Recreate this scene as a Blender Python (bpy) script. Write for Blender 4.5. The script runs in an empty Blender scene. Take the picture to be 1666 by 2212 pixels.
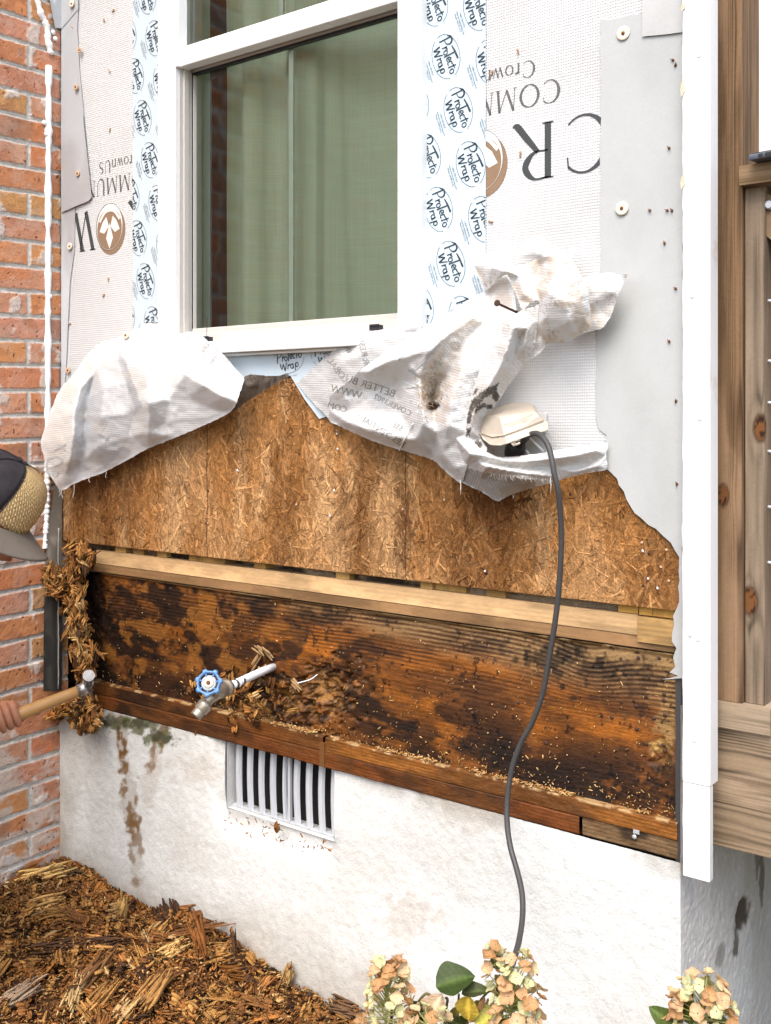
import bpy, bmesh, math, random
import numpy as np
from mathutils import Vector, Matrix, geometry

SC = bpy.context.scene
COL = SC.collection
R = math.radians

# ---------------------------------------------------------------- camera
FU = 2270.0                      # focal length in photo units (frame 1666 wide)
TH = math.atan2(1735.0, 2270.0)  # the wall recedes to the left
HZ = 905.0
cam_d = bpy.data.cameras.new("camera"); cam = bpy.data.objects.new("camera", cam_d); COL.objects.link(cam)
cam_d.sensor_fit = 'HORIZONTAL'; cam_d.sensor_width = 36.0
cam_d.lens = 36.0 * FU / 1666.0
cam_d.shift_y = -(1106.0 - HZ) / 1666.0
cam_d.clip_start = 0.05; cam_d.clip_end = 500
cam.location = (0, -1.8, 1.5); cam.rotation_euler = (R(90), 0, TH)
SC.camera = cam
# ---------------------------------------------------------------- light
SUN_EL, SUN_AZ = 55.0, 162.0     # azimuth: where the sun stands, clockwise from +y
w = bpy.data.worlds.new("World"); SC.world = w; w.use_nodes = True
nt = w.node_tree; nt.nodes.clear()
sky = nt.nodes.new('ShaderNodeTexSky'); sky.sky_type = 'NISHITA'; sky.sun_disc = False
sky.sun_elevation = R(SUN_EL); sky.sun_rotation = R(SUN_AZ); sky.air_density = 1.0; sky.dust_density = 3.0; sky.ozone_density = 0.6
bg = nt.nodes.new('ShaderNodeBackground'); bg.inputs[1].default_value = 0.15
wo = nt.nodes.new('ShaderNodeOutputWorld')
nt.links.new(sky.outputs[0], bg.inputs[0]); nt.links.new(bg.outputs[0], wo.inputs[0])
sl = bpy.data.lights.new("sun", 'SUN'); sl.energy = 1.05; sl.angle = R(35); sl.color = (1.0, 0.99, 0.96)
so = bpy.data.objects.new("sun", sl); COL.objects.link(so)
sd = Vector((math.sin(R(SUN_AZ)) * math.cos(R(SUN_EL)), math.cos(R(SUN_AZ)) * math.cos(R(SUN_EL)), math.sin(R(SUN_EL))))
so.rotation_euler = sd.to_track_quat('Z', 'Y').to_euler(); so.location = (0, -4, 6)
SC.view_settings.view_transform = 'Standard'; SC.view_settings.look = 'None'
SC.view_settings.exposure = 1.45; SC.view_settings.gamma = 1.0
try:
    SC.cycles.use_denoising = True; SC.cycles.max_bounces = 6; SC.cycles.transparent_max_bounces = 8
except Exception: pass

# ---------------------------------------------------------------- helpers
FX, FY = -math.sin(TH), math.cos(TH)
RX, RY = math.cos(TH), math.sin(TH)
def ray(px, py):
    u = (px - 833.0) / FU
    return FX + u * RX, FY + u * RY, -(py - HZ) / FU
def P(px, py, Y=0.0):            # point of the plane y = Y
    a, b, c = ray(px, py); t = (1.8 + Y) / b
    return Vector((a * t, Y, 1.5 + c * t))
def PT(px, py, t):               # point at depth t in front of the lens
    a, b, c = ray(px, py)
    return Vector((a * t, -1.8 + b * t, 1.5 + c * t))
def PX(px, py, X):               # point of the plane x = X
    a, b, c = ray(px, py); t = X / a
    return Vector((X, -1.8 + b * t, 1.5 + c * t))
def pix(x, y, z):                # arrays: world -> photo units
    y = np.asarray(y) + 1.8
    d = x * FX + y * FY; u = (x * RX + y * RY) / d
    return 833.0 + u * FU, HZ - (np.asarray(z) - 1.5) / d * FU

def rng(s): return np.random.default_rng(s)
def _hash(ix, iy, s):
    h = (ix.astype(np.int64) * 374761393 + iy.astype(np.int64) * 668265263 + s * 1442695041) & 0xffffffff
    h = ((h ^ (h >> 13)) * 1274126177) & 0xffffffff
    h = (h ^ (h >> 16)) & 0xffff
    return h / 65535.0
def vnoise(x, y, s=0):
    x = np.asarray(x, float); y = np.asarray(y, float)
    ix = np.floor(x); iy = np.floor(y); fx = x - ix; fy = y - iy
    fx = fx * fx * (3 - 2 * fx); fy = fy * fy * (3 - 2 * fy)
    a = _hash(ix, iy, s); b = _hash(ix + 1, iy, s); c = _hash(ix, iy + 1, s); d = _hash(ix + 1, iy + 1, s)
    return (a * (1 - fx) + b * fx) * (1 - fy) + (c * (1 - fx) + d * fx) * fy
def fbm(x, y, o=4, s=0):
    r = 0; a = .5; t = 0
    for k in range(o):
        r = r + a * vnoise(x, y, s + 17 * k); t += a; a *= .5
        x = np.asarray(x) * 2.03 + 3.1; y = np.asarray(y) * 2.03 + 1.7
    return r / t
def sst(e0, e1, v):
    t = np.clip((v - e0) / (e1 - e0), 0, 1); return t * t * (3 - 2 * t)
def mixc(c, col, m):
    return c * (1 - m[..., None]) + np.array(col)[None] * m[..., None]

def tag(o, label=None, cat=None, group=None, kind=None):
    if label: o['label'] = label
    if cat: o['category'] = cat
    if group: o['group'] = group
    if kind: o['kind'] = kind
    return o
def thing(name, loc, label, cat, group=None):
    o = bpy.data.objects.new(name, None); COL.objects.link(o)
    o.location = loc; o.empty_display_size = .05
    return tag(o, label, cat, group)
def worldloc(o):
    v = Vector((0, 0, 0))
    while o is not None: v += o.location; o = o.parent
    return v
def mesh(name, verts, faces, mat, parent=None, col=None, uv=None, smooth=False, fm=None):
    """verts in world metres; one mesh object"""
    V = np.asarray(verts, float).reshape(-1, 3)
    off = worldloc(parent) if parent else Vector((0, 0, 0))
    V = V - np.array(off)[None]
    me = bpy.data.meshes.new(name)
    if isinstance(faces, np.ndarray):
        n = len(faces); k = faces.shape[1]
        me.vertices.add(len(V)); me.vertices.foreach_set('co', V.ravel())
        me.loops.add(n * k); me.loops.foreach_set('vertex_index', faces.astype(np.int32).ravel())
        me.polygons.add(n); me.polygons.foreach_set('loop_start', np.arange(0, n * k, k, dtype=np.int32))
        me.polygons.foreach_set('loop_total', np.full(n, k, dtype=np.int32))
        me.update(calc_edges=True); me.validate()
    else:
        me.from_pydata([tuple(v) for v in V], [], faces)
    for m in (mat if isinstance(mat, (list, tuple)) else [mat]): me.materials.append(m)
    if fm is not None: me.polygons.foreach_set('material_index', np.asarray(fm, np.int32))
    if col is not None:
        c = np.asarray(col, float)
        c = np.concatenate([c, np.ones((len(c), 1))], 1)
        at = me.color_attributes.new('Col', 'FLOAT_COLOR', 'POINT'); at.data.foreach_set('color', c.ravel())
    if uv is not None:
        ul = me.uv_layers.new(name='UVMap'); li = np.zeros(len(me.loops), np.int32)
        me.loops.foreach_get('vertex_index', li); ul.data.foreach_set('uv', np.asarray(uv, float)[li].ravel())
    if smooth: me.polygons.foreach_set('use_smooth', np.ones(len(me.polygons), bool))
    me.update()
    o = bpy.data.objects.new(name, me); COL.objects.link(o)
    if parent: o.parent = parent
    return o
def gridmesh(name, X, Y, Z, mat, parent=None, col=None, uv=None, smooth=True, keep=None):
    """X, Y, Z arrays (n, m)"""
    n, m = X.shape
    V = np.stack([X, Y, Z], -1).reshape(-1, 3)
    i = np.arange(n * m).reshape(n, m)
    F = np.stack([i[:-1, :-1], i[:-1, 1:], i[1:, 1:], i[1:, :-1]], -1).reshape(-1, 4)
    if keep is not None: F = F[keep.ravel()]
    return mesh(name, V, F, mat, parent, None if col is None else col.reshape(-1, 3), None if uv is None else uv.reshape(-1, 2), smooth)

class MB:
    """collects solids into one mesh"""
    def __init__(s): s.bm = bmesh.new()
    def box(s, a, b, bev=0.0, rot=None, c=None):
        a = Vector(a); b = Vector(b); m = (a + b) / 2; d = b - a
        r = bmesh.ops.create_cube(s.bm, size=1.0)
        vs = r['verts']
        bmesh.ops.scale(s.bm, vec=(abs(d.x), abs(d.y), abs(d.z)), verts=vs)
        if bev > 0:
            es = list({e for v in vs for e in v.link_edges})
            g = bmesh.ops.bevel(s.bm, geom=es, offset=bev, segments=2, affect='EDGES', profile=.6)
            vs = list({v for f in g['faces'] for v in f.verts} | {v for v in vs if v.is_valid})
        M = Matrix.Translation(m)
        if rot is not None: M = Matrix.Translation(c or m) @ rot.to_4x4() @ Matrix.Translation(m - (c or m))
        bmesh.ops.transform(s.bm, matrix=M, verts=vs); return vs
    def tube(s, pts, rad, seg=10, caps=True):
        pts = [Vector(p) for p in pts]; n = len(pts)
        rad = rad if hasattr(rad, '__len__') else [rad] * n
        rings = []; up = None
        for i, p in enumerate(pts):
            d = (pts[min(i + 1, n - 1)] - pts[max(i - 1, 0)]).normalized()
            if up is None:
                up = d.orthogonal().normalized()
            else:
                up = (up - d * up.dot(d)).normalized()
            v = d.cross(up)
            rings.append([s.bm.verts.new(p + (up * math.cos(2 * math.pi * k / seg) + v * math.sin(2 * math.pi * k / seg)) * rad[i]) for k in range(seg)])
        for a, b in zip(rings, rings[1:]):
            for k in range(seg):
                f = s.bm.faces.new((a[k], a[(k + 1) % seg], b[(k + 1) % seg], b[k])); f.smooth = True
        if caps:
            s.bm.faces.new(list(reversed(rings[0]))); s.bm.faces.new(rings[-1])
        return rings
    def lathe(s, o, ax, prof, seg=24, smooth=True):
        """prof: list of (distance along ax, radius)"""
        o = Vector(o); ax = Vector(ax).normalized(); u = ax.orthogonal().normalized(); v = ax.cross(u)
        rings = [[s.bm.verts.new(o + ax * h + (u * math.cos(2 * math.pi * k / seg) + v * math.sin(2 * math.pi * k / seg)) * max(r, 1e-5)) for k in range(seg)] for h, r in prof]
        for a, b in zip(rings, rings[1:]):
            for k in range(seg):
                f = s.bm.faces.new((a[k], a[(k + 1) % seg], b[(k + 1) % seg], b[k])); f.smooth = smooth
        s.bm.faces.new(list(reversed(rings[0]))); s.bm.faces.new(rings[-1])
    def prism(s, poly, d):
        """closed polygon of points extruded by vector d"""
        d = Vector(d); a = [s.bm.verts.new(Vector(p)) for p in poly]; b = [s.bm.verts.new(Vector(p) + d) for p in poly]
        n = len(a); s.bm.faces.new(a); s.bm.faces.new(list(reversed(b)))
        for i in range(n): s.bm.faces.new((a[(i + 1) % n], a[i], b[i], b[(i + 1) % n]))
    def build(s, name, mat, parent=None, smooth=False):
        bmesh.ops.recalc_face_normals(s.bm, faces=s.bm.faces)
        off = worldloc(parent) if parent else Vector((0, 0, 0))
        bmesh.ops.translate(s.bm, vec=-off, verts=s.bm.verts)
        me = bpy.data.meshes.new(name); s.bm.to_mesh(me); s.bm.free()
        me.materials.append(mat)
        if smooth: me.polygons.foreach_set('use_smooth', np.ones(len(me.polygons), bool))
        o = bpy.data.objects.new(name, me); COL.objects.link(o)
        if parent: o.parent = parent
        return o

# ---------------------------------------------------------------- materials
class NT:
    def __init__(s, name):
        s.m = bpy.data.materials.new(name); s.m.use_nodes = True; s.t = s.m.node_tree; s.t.nodes.clear()
        s.o = s.n('OutputMaterial'); s.b = s.n('BsdfPrincipled'); s.l(s.b.outputs[0], s.o.inputs[0])
        s.tc = s.n('TexCoord')
    def n(s, k, **a):
        x = s.t.nodes.new('ShaderNode' + k)
        for q, v in a.items(): setattr(x, q, v)
        return x
    def l(s, a, b): s.t.links.new(a, b)
    def inp(s, x, v):
        if hasattr(v, 'links'): s.l(v, x)
        elif isinstance(v, (tuple, list)) and len(v) == 3 and x.type == 'RGBA': x.default_value = (*v, 1)
        else: x.default_value = v
    def map(s, sc=(1, 1, 1), rot=(0, 0, 0), uv=False, loc=(0, 0, 0)):
        x = s.n('Mapping'); s.l(s.tc.outputs['UV' if uv else 'Object'], x.inputs[0])
        x.inputs['Scale'].default_value = sc; x.inputs['Rotation'].default_value = rot; x.inputs['Location'].default_value = loc
        return x.outputs[0]
    def noise(s, v, sc=5, det=3, rough=.5, dist=0):
        x = s.n('TexNoise'); s.l(v, x.inputs['Vector']); x.inputs['Scale'].default_value = sc
        x.inputs['Detail'].default_value = det; x.inputs['Roughness'].default_value = rough; x.inputs['Distortion'].default_value = dist
        return x.outputs[0]
    def wave(s, v, sc=5, dist=0, det=2, dscale=1, dir='X', prof='SIN', kind='BANDS'):
        x = s.n('TexWave', wave_type=kind, wave_profile=prof)
        if kind == 'BANDS': x.bands_direction = dir
        s.l(v, x.inputs['Vector']); x.inputs['Scale'].default_value = sc; x.inputs['Distortion'].default_value = dist
        x.inputs['Detail'].default_value = det; x.inputs['Detail Scale'].default_value = dscale
        return x.outputs['Fac']
    def vor(s, v, sc=5, feat='F1', rnd=1, out='Distance'):
        x = s.n('TexVoronoi', feature=feat); s.l(v, x.inputs['Vector']); x.inputs['Scale'].default_value = sc
        x.inputs['Randomness'].default_value = rnd
        return x.outputs[out]
    def ramp(s, f, stops, mode='LINEAR'):
        x = s.n('ValToRGB'); s.l(f, x.inputs[0]); x.color_ramp.interpolation = mode
        e = x.color_ramp.elements
        while len(e) < len(stops): e.new(.5)
        for q, (p, c) in zip(e, stops):
            q.position = p; q.color = (*c, 1) if hasattr(c, '__len__') else (c, c, c, 1)
        return x.outputs[0]
    def mix(s, f, a, b, mode='MIX'):
        x = s.n('Mix', data_type='RGBA', blend_type=mode)
        s.inp(x.inputs[0], f); s.inp(x.inputs[6], a); s.inp(x.inputs[7], b); return x.outputs[2]
    def math(s, op, a, b=0.0, clamp=False):
        x = s.n('Math', operation=op, use_clamp=clamp); s.inp(x.inputs[0], a); s.inp(x.inputs[1], b); return x.outputs[0]
    def attr(s, nm='Col'):
        x = s.n('Attribute', attribute_name=nm); return x.outputs['Color']
    def bump(s, h, st=.3, d=.01, prev=None):
        x = s.n('Bump'); x.inputs['Strength'].default_value = st; x.inputs['Distance'].default_value = d
        s.l(h, x.inputs['Height'])
        if prev: s.l(prev, x.inputs['Normal'])
        return x.outputs[0]
    def fin(s, col=None, rough=.6, nrm=None, spec=.4, **kw):
        if col is not None: s.inp(s.b.inputs['Base Color'], col)
        s.inp(s.b.inputs['Roughness'], rough); s.b.inputs['Specular IOR Level'].default_value = spec
        if nrm: s.l(nrm, s.b.inputs['Normal'])
        for k, v in kw.items(): s.inp(s.b.inputs[k.replace('_', ' ')], v)
        return s.m
M = {}
def plain(name, col, rough=.5, var=.12, bump=.1, sc=60, spec=.4, metal=0.0):
    k = NT(name); v = k.map()
    n = k.noise(v, sc, 4, .6); n2 = k.noise(v, sc * .12, 3, .6)
    c = k.mix(n, tuple(x * (1 - var) for x in col), tuple(min(1, x * (1 + var)) for x in col))
    c = k.mix(k.math('MULTIPLY', n2, .5), c, tuple(x * (1 - 1.5 * var) for x in col))
    M[name] = k.fin(c, k.ramp(n2, [(0.3, max(0, rough - .1)), (.7, min(1, rough + .1))]), k.bump(n, bump, .002), spec, Metallic=metal)
    return M[name]
plain('white_paint', (.76, .76, .75), .45, .02, .12, 90)
plain('vinyl', (.77, .77, .76), .3, .01, .03, 40)
plain('beige_vinyl', (.50, .47, .43), .4, .04, .05, 60)
plain('black_plastic', (.02, .02, .022), .45, .2, .2, 90)
plain('cord_rubber', (.055, .052, .05), .5, .25, .15, 120)
plain('nail_rust', (.06, .025, .015), .7, .4, .4, 400)
plain('cap_disc', (.72, .62, .48), .5, .1, .1, 200)
plain('rust_spot', (.16, .06, .015), .8, .3, .3, 300)
plain('sealant', (.86, .86, .84), .4, .03, .35, 60)
plain('ink', (.045, .05, .05), .6, .2, .0, 200)
plain('ink_soft', (.30, .29, .27), .7, .15, .0, 300)
plain('ink_pale', (.45, .45, .44), .7, .15, .0, 300)
plain('emblem_brown', (.27, .17, .10), .7, .35, .1, 350)
plain('galv', (.55, .56, .57), .35, .25, .15, 50, .5, .35)
plain('vent_metal', (.52, .54, .56), .4, .12, .2, 60, .5, .1)
plain('dark_void', (.012, .011, .010), .9, .2, .0, 50)
plain('skin', (.46, .20, .11), .5, .18, .35, 260)
plain('denim', (.016, .012, .015), .85, .35, .6, 500)
plain('shirt', (.05, .055, .07), .9, .2, .4, 300)
plain('brim_cloth', (.14, .115, .09), .85, .15, .4, 400)
plain('hickory', (.50, .27, .09), .4, .25, .2, 60)
plain('steel', (.45, .43, .41), .35, .25, .3, 150, .5, .8)
plain('blue_paint', (.09, .22, .44), .35, .15, .2, 120, .5)
plain('pex', (.80, .82, .84), .3, .04, .05, 60)
plain('brass_dull', (.36, .31, .24), .4, .25, .4, 140, .5, .55)
plain('siding', (.78, .78, .76), .5, .02, .05, 40)
plain('stem', (.16, .12, .04), .6, .3, .3, 300)
def lathe_obj(name, o, ax, prof, mat, parent, seg=24):
    b = MB(); b.lathe(o, ax, prof, seg); return b.build(name, mat, parent)

plain('wrap_chip', (.8, .79, .76), .6, .05, .2, 300)
plain('room_dark', (.22, .13, .095), .8, .1, .05, 20)
plain('hickory_dark', (.15, .06, .014), .6, .3, .3, 200)
plain('brick_core', (.33, .12, .06), .85, .25, .4, 60)
plain('bar_paint', (.62, .66, .60), .5, .03, .03, 60)
plain('casing_paint', (.42, .47, .38), .6, .05, .05, 20)
plain('fold_gray', (.30, .29, .26), .3, .3, .2, 80)
plain('cap_tan', (.55, .36, .22), .6, .15, .2, 200)
plain('print_white', (.66, .645, .61), .6, .05, .1, 300); plain('ink_dark2', (.11, .105, .095), .6, .2, 0, 300)
plain('ink_blue', (.022, .038, .045), .5, .2, 0, 300)
plain('bare_chip', (.62, .52, .38), .7, .2, .3, 300)
plain('brace_wood', (.24, .15, .08), .8, .25, .4, 120)
plain('phone_case', (.09, .10, .12), .5, .08, .05, 100)
plain('dimple_paint', (.58, .57, .54), .6, .1, .2, 200)
plain('burlap', (.52, .38, .24), .9, .4, .3, 300)
plain('slot_dark', (.20, .16, .08), .7, .1, .1, 80)
plain('grey_plastic', (.52, .52, .50), .45, .06, .05, 80)
plain('steel_dark', (.14, .12, .10), .4, .2, .2, 200, .5, .6)
plain('worn_disc', (.38, .40, .40), .5, .25, .2, 200)
plain('cream_disc', (.62, .54, .44), .5, .12, .1, 300)
plain('stalk_green', (.36, .36, .12), .6, .2, .1, 300)
plain('eye_white', (.7, .68, .65), .3, .05, 0, 50)
plain('face_steel', (.62, .60, .57), .4, .15, .2, 200, .5, .3)
def mat_attr(name, sc=300, bump=.4, rough=.7, var=.25, spec=.3, bd=.002, stretch=(1, 1, 1), wet=None):
    k = NT(name); v = k.map(stretch)
    n = k.noise(v, sc, 5, .65); n2 = k.noise(v, sc * .25, 4, .6)
    c = k.mix(1.0, k.attr(), k.ramp(n, [(.25, 1 - var), (.75, 1 + var * .6)]), 'MULTIPLY')
    c.node.clamp_result = False
    c = k.mix(.6, c, k.ramp(n2, [(.3, 1 - var), (.7, 1 + var * .4)]), 'MULTIPLY')
    h = k.math('ADD', n, n2)
    M[name] = k.fin(c, rough if wet is None else k.ramp(n2, [(.35, wet), (.65, rough)]), k.bump(h, bump, bd), spec)
    return M[name]
mat_attr('osb', 260, .7, .8, .35, .12, .003)
mat_attr('rot_wood', 500, .5, .62, .4, .25, .002, (.25, 1, 1), .42)
mat_attr('chip', 400, .6, .75, .35, .2, .002)
mat_attr('lumber', 350, .3, .65, .15, .25, .001, (.2, 1, 1))
mat_attr('stucco', 190, .42, .85, .10, .2, .003)
mat_attr('brick', 280, .6, .85, .22, .2, .003)
mat_attr('gray_wood', 700, .3, .8, .12, .2, .001)
mat_attr('membrane', 300, .12, .45, .05, .4, .001)
mat_attr('soil', 120, .8, .95, .4, .1, .01)
mat_attr('leaf', 200, .3, .5, .2, .18, .001)
def _petal():
    mat_attr('petal', 300, .2, .6, .10, .3, .001); m = M['petal']; t = m.node_tree; b = [n for n in t.nodes if n.type == 'BSDF_PRINCIPLED'][0]; o = [n for n in t.nodes if n.type == 'OUTPUT_MATERIAL'][0]
    tr = t.nodes.new('ShaderNodeBsdfTranslucent'); mx = t.nodes.new('ShaderNodeMixShader'); mx.inputs[0].default_value = .35
    t.links.new(b.inputs['Base Color'].links[0].from_socket, tr.inputs[0]); t.links.new(b.outputs[0], mx.inputs[1]); t.links.new(tr.outputs[0], mx.inputs[2]); t.links.new(mx.outputs[0], o.inputs[0])
_petal()
def mat_weave(name, sc, bump, base_mul=1.0):
    k = NT(name); v = k.map(uv=True)
    n = k.noise(v, 30, 4, .6)
    a = k.wave(v, sc, 1.0, 1, 3, 'X'); b = k.wave(v, sc * .9, 1.0, 1, 3, 'Y')
    wv = k.math('MULTIPLY', a, b)
    big = k.noise(v, 5, 5, .6)
    c = k.mix(1.0, k.attr(), k.ramp(wv, [(0, .89), (.6, 1.0)]), 'MULTIPLY')
    c = k.mix(1.0, c, k.ramp(big, [(.3, .95), (.6, 1.0)]), 'MULTIPLY')
    nr = k.bump(wv, bump, .0012); nr = k.bump(n, .25, .004, nr)
    M[name] = k.fin(c, .5, nr, .35)
    # thin woven plastic lets some light through
    tr = k.n('BsdfTranslucent'); k.inp(tr.inputs[0], c); k.l(nr, tr.inputs['Normal'])
    mx = k.n('MixShader'); mx.inputs[0].default_value = .18
    k.l(k.b.outputs[0], mx.inputs[1]); k.l(tr.outputs[0], mx.inputs[2]); k.l(mx.outputs[0], k.o.inputs[0])
    return M[name]
mat_weave('wrap_flat', 62, .75)
mat_weave('wrap_loose', 70, .5)
# flashing tape: faint blue film
k = NT('tape'); v = k.map(); n = k.noise(v, 3, 4, .6); f = k.noise(v, 90, 3, .6)
M['tape'] = k.fin(k.mix(n, (.47, .56, .615), (.55, .63, .68)), k.ramp(f, [(.3, .25), (.7, .45)]), k.bump(n, .3, .01), .5)
# curtain linen
k = NT('linen'); v = k.map(uv=False)
a = k.noise(k.map((1, 1, 260)), 3, 3, .7); b = k.noise(k.map((260, 260, 1)), 3, 3, .7); d = k.math('MULTIPLY', a, b)
c = k.ramp(d, [(.1, (.58, .63, .47)), (.38, (.82, .86, .68))])
k.fin(c, .9, k.bump(d, .3, .001), .1)
tr = k.n('BsdfTranslucent'); k.inp(tr.inputs[0], (.85, .86, .74)); mx = k.n('MixShader'); mx.inputs[0].default_value = .3
k.l(k.b.outputs[0], mx.inputs[1]); k.l(tr.outputs[0], mx.inputs[2]); k.l(mx.outputs[0], k.o.inputs[0]); M['linen'] = k.m
# window glass: slightly green pane that reflects the sky
k = NT('glass'); fr = k.n('Fresnel'); fr.inputs[0].default_value = 1.5
g = k.n('BsdfGlossy'); g.inputs['Roughness'].default_value = .04; t = k.n('BsdfTransparent'); t.inputs[0].default_value = (.93, .985, .91, 1)
mx = k.n('MixShader'); k.l(k.math('MULTIPLY', fr.outputs[0], 1.9, True), mx.inputs[0]); k.l(t.outputs[0], mx.inputs[1]); k.l(g.outputs[0], mx.inputs[2]); k.l(mx.outputs[0], k.o.inputs[0])
M['glass'] = k.m
# cloudy clear plastic of the outlet cover
k = NT('cloudy_plastic'); v = k.map(); n = k.noise(v, 60, 3, .6)
k.fin(k.mix(n, (.62, .54, .44), (.70, .62, .51)), .38, k.bump(n, .05, .001), .5)
tr = k.n('BsdfTranslucent'); tr.inputs[0].default_value = (.75, .66, .54, 1); mx = k.n('MixShader'); mx.inputs[0].default_value = .35
k.l(k.b.outputs[0], mx.inputs[1]); k.l(tr.outputs[0], mx.inputs[2]); k.l(mx.outputs[0], k.o.inputs[0]); M['cloudy_plastic'] = k.m
# straw weave of the cap panel
k = NT('straw'); v = k.map(uv=True); n = k.noise(v, 60, 3, .6)
a = k.wave(k.map((1, 1, 1), (0, 0, .5), True), 5.0, 3.0, 2, 2, 'X'); b = k.wave(k.map((1, 1, 1), (0, 0, -.45), True), 4.6, 3.0, 2, 2, 'Y')
d = k.math('MULTIPLY', a, b)
M['straw'] = k.fin(k.mix(k.math('MULTIPLY', n, .5), k.ramp(d, [(0, (.34, .20, .07)), (.25, (.80, .58, .28)), (1, (.95, .78, .46))]), (.62, .42, .19)), .7, k.bump(d, 1.0, .004), .2)

# ================================================================ ground
XB, XR = -2.527, -0.713         # brick face and right end of the wall
def ground():
    xs = np.concatenate([np.linspace(-60, -4, 15), np.arange(-3.8, 3, .06), np.linspace(3.2, 60, 15)])
    ys = np.concatenate([np.linspace(-60, -3, 15), np.arange(-2.9, 2.6, .06), np.linspace(2.8, 60, 15)])
    X, Y = np.meshgrid(xs, ys, indexing='ij')
    Z = .02 + .03 * fbm(X * 2, Y * 2, 4, 3) + .22 * sst(-.75, -.3, X) * sst(-.2, .35, Y) + .015 * fbm(X * 20, Y * 20, 3, 8)
    n = fbm(X * 6, Y * 6, 5, 5); g = sst(.45, .6, fbm(X * .5, Y * .5, 3, 9)) * sst(2.5, 5, np.hypot(X + 1, Y))
    c = mixc(np.broadcast_to(np.array([.06, .035, .02]), X.shape + (3,)), (.13, .08, .045), sst(.35, .65, n)); c = mixc(c, (.05, .08, .02), g)
    o = gridmesh('ground', X, Y, Z, M['soil'], None, c); o['kind'] = 'structure'
ground()

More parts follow.
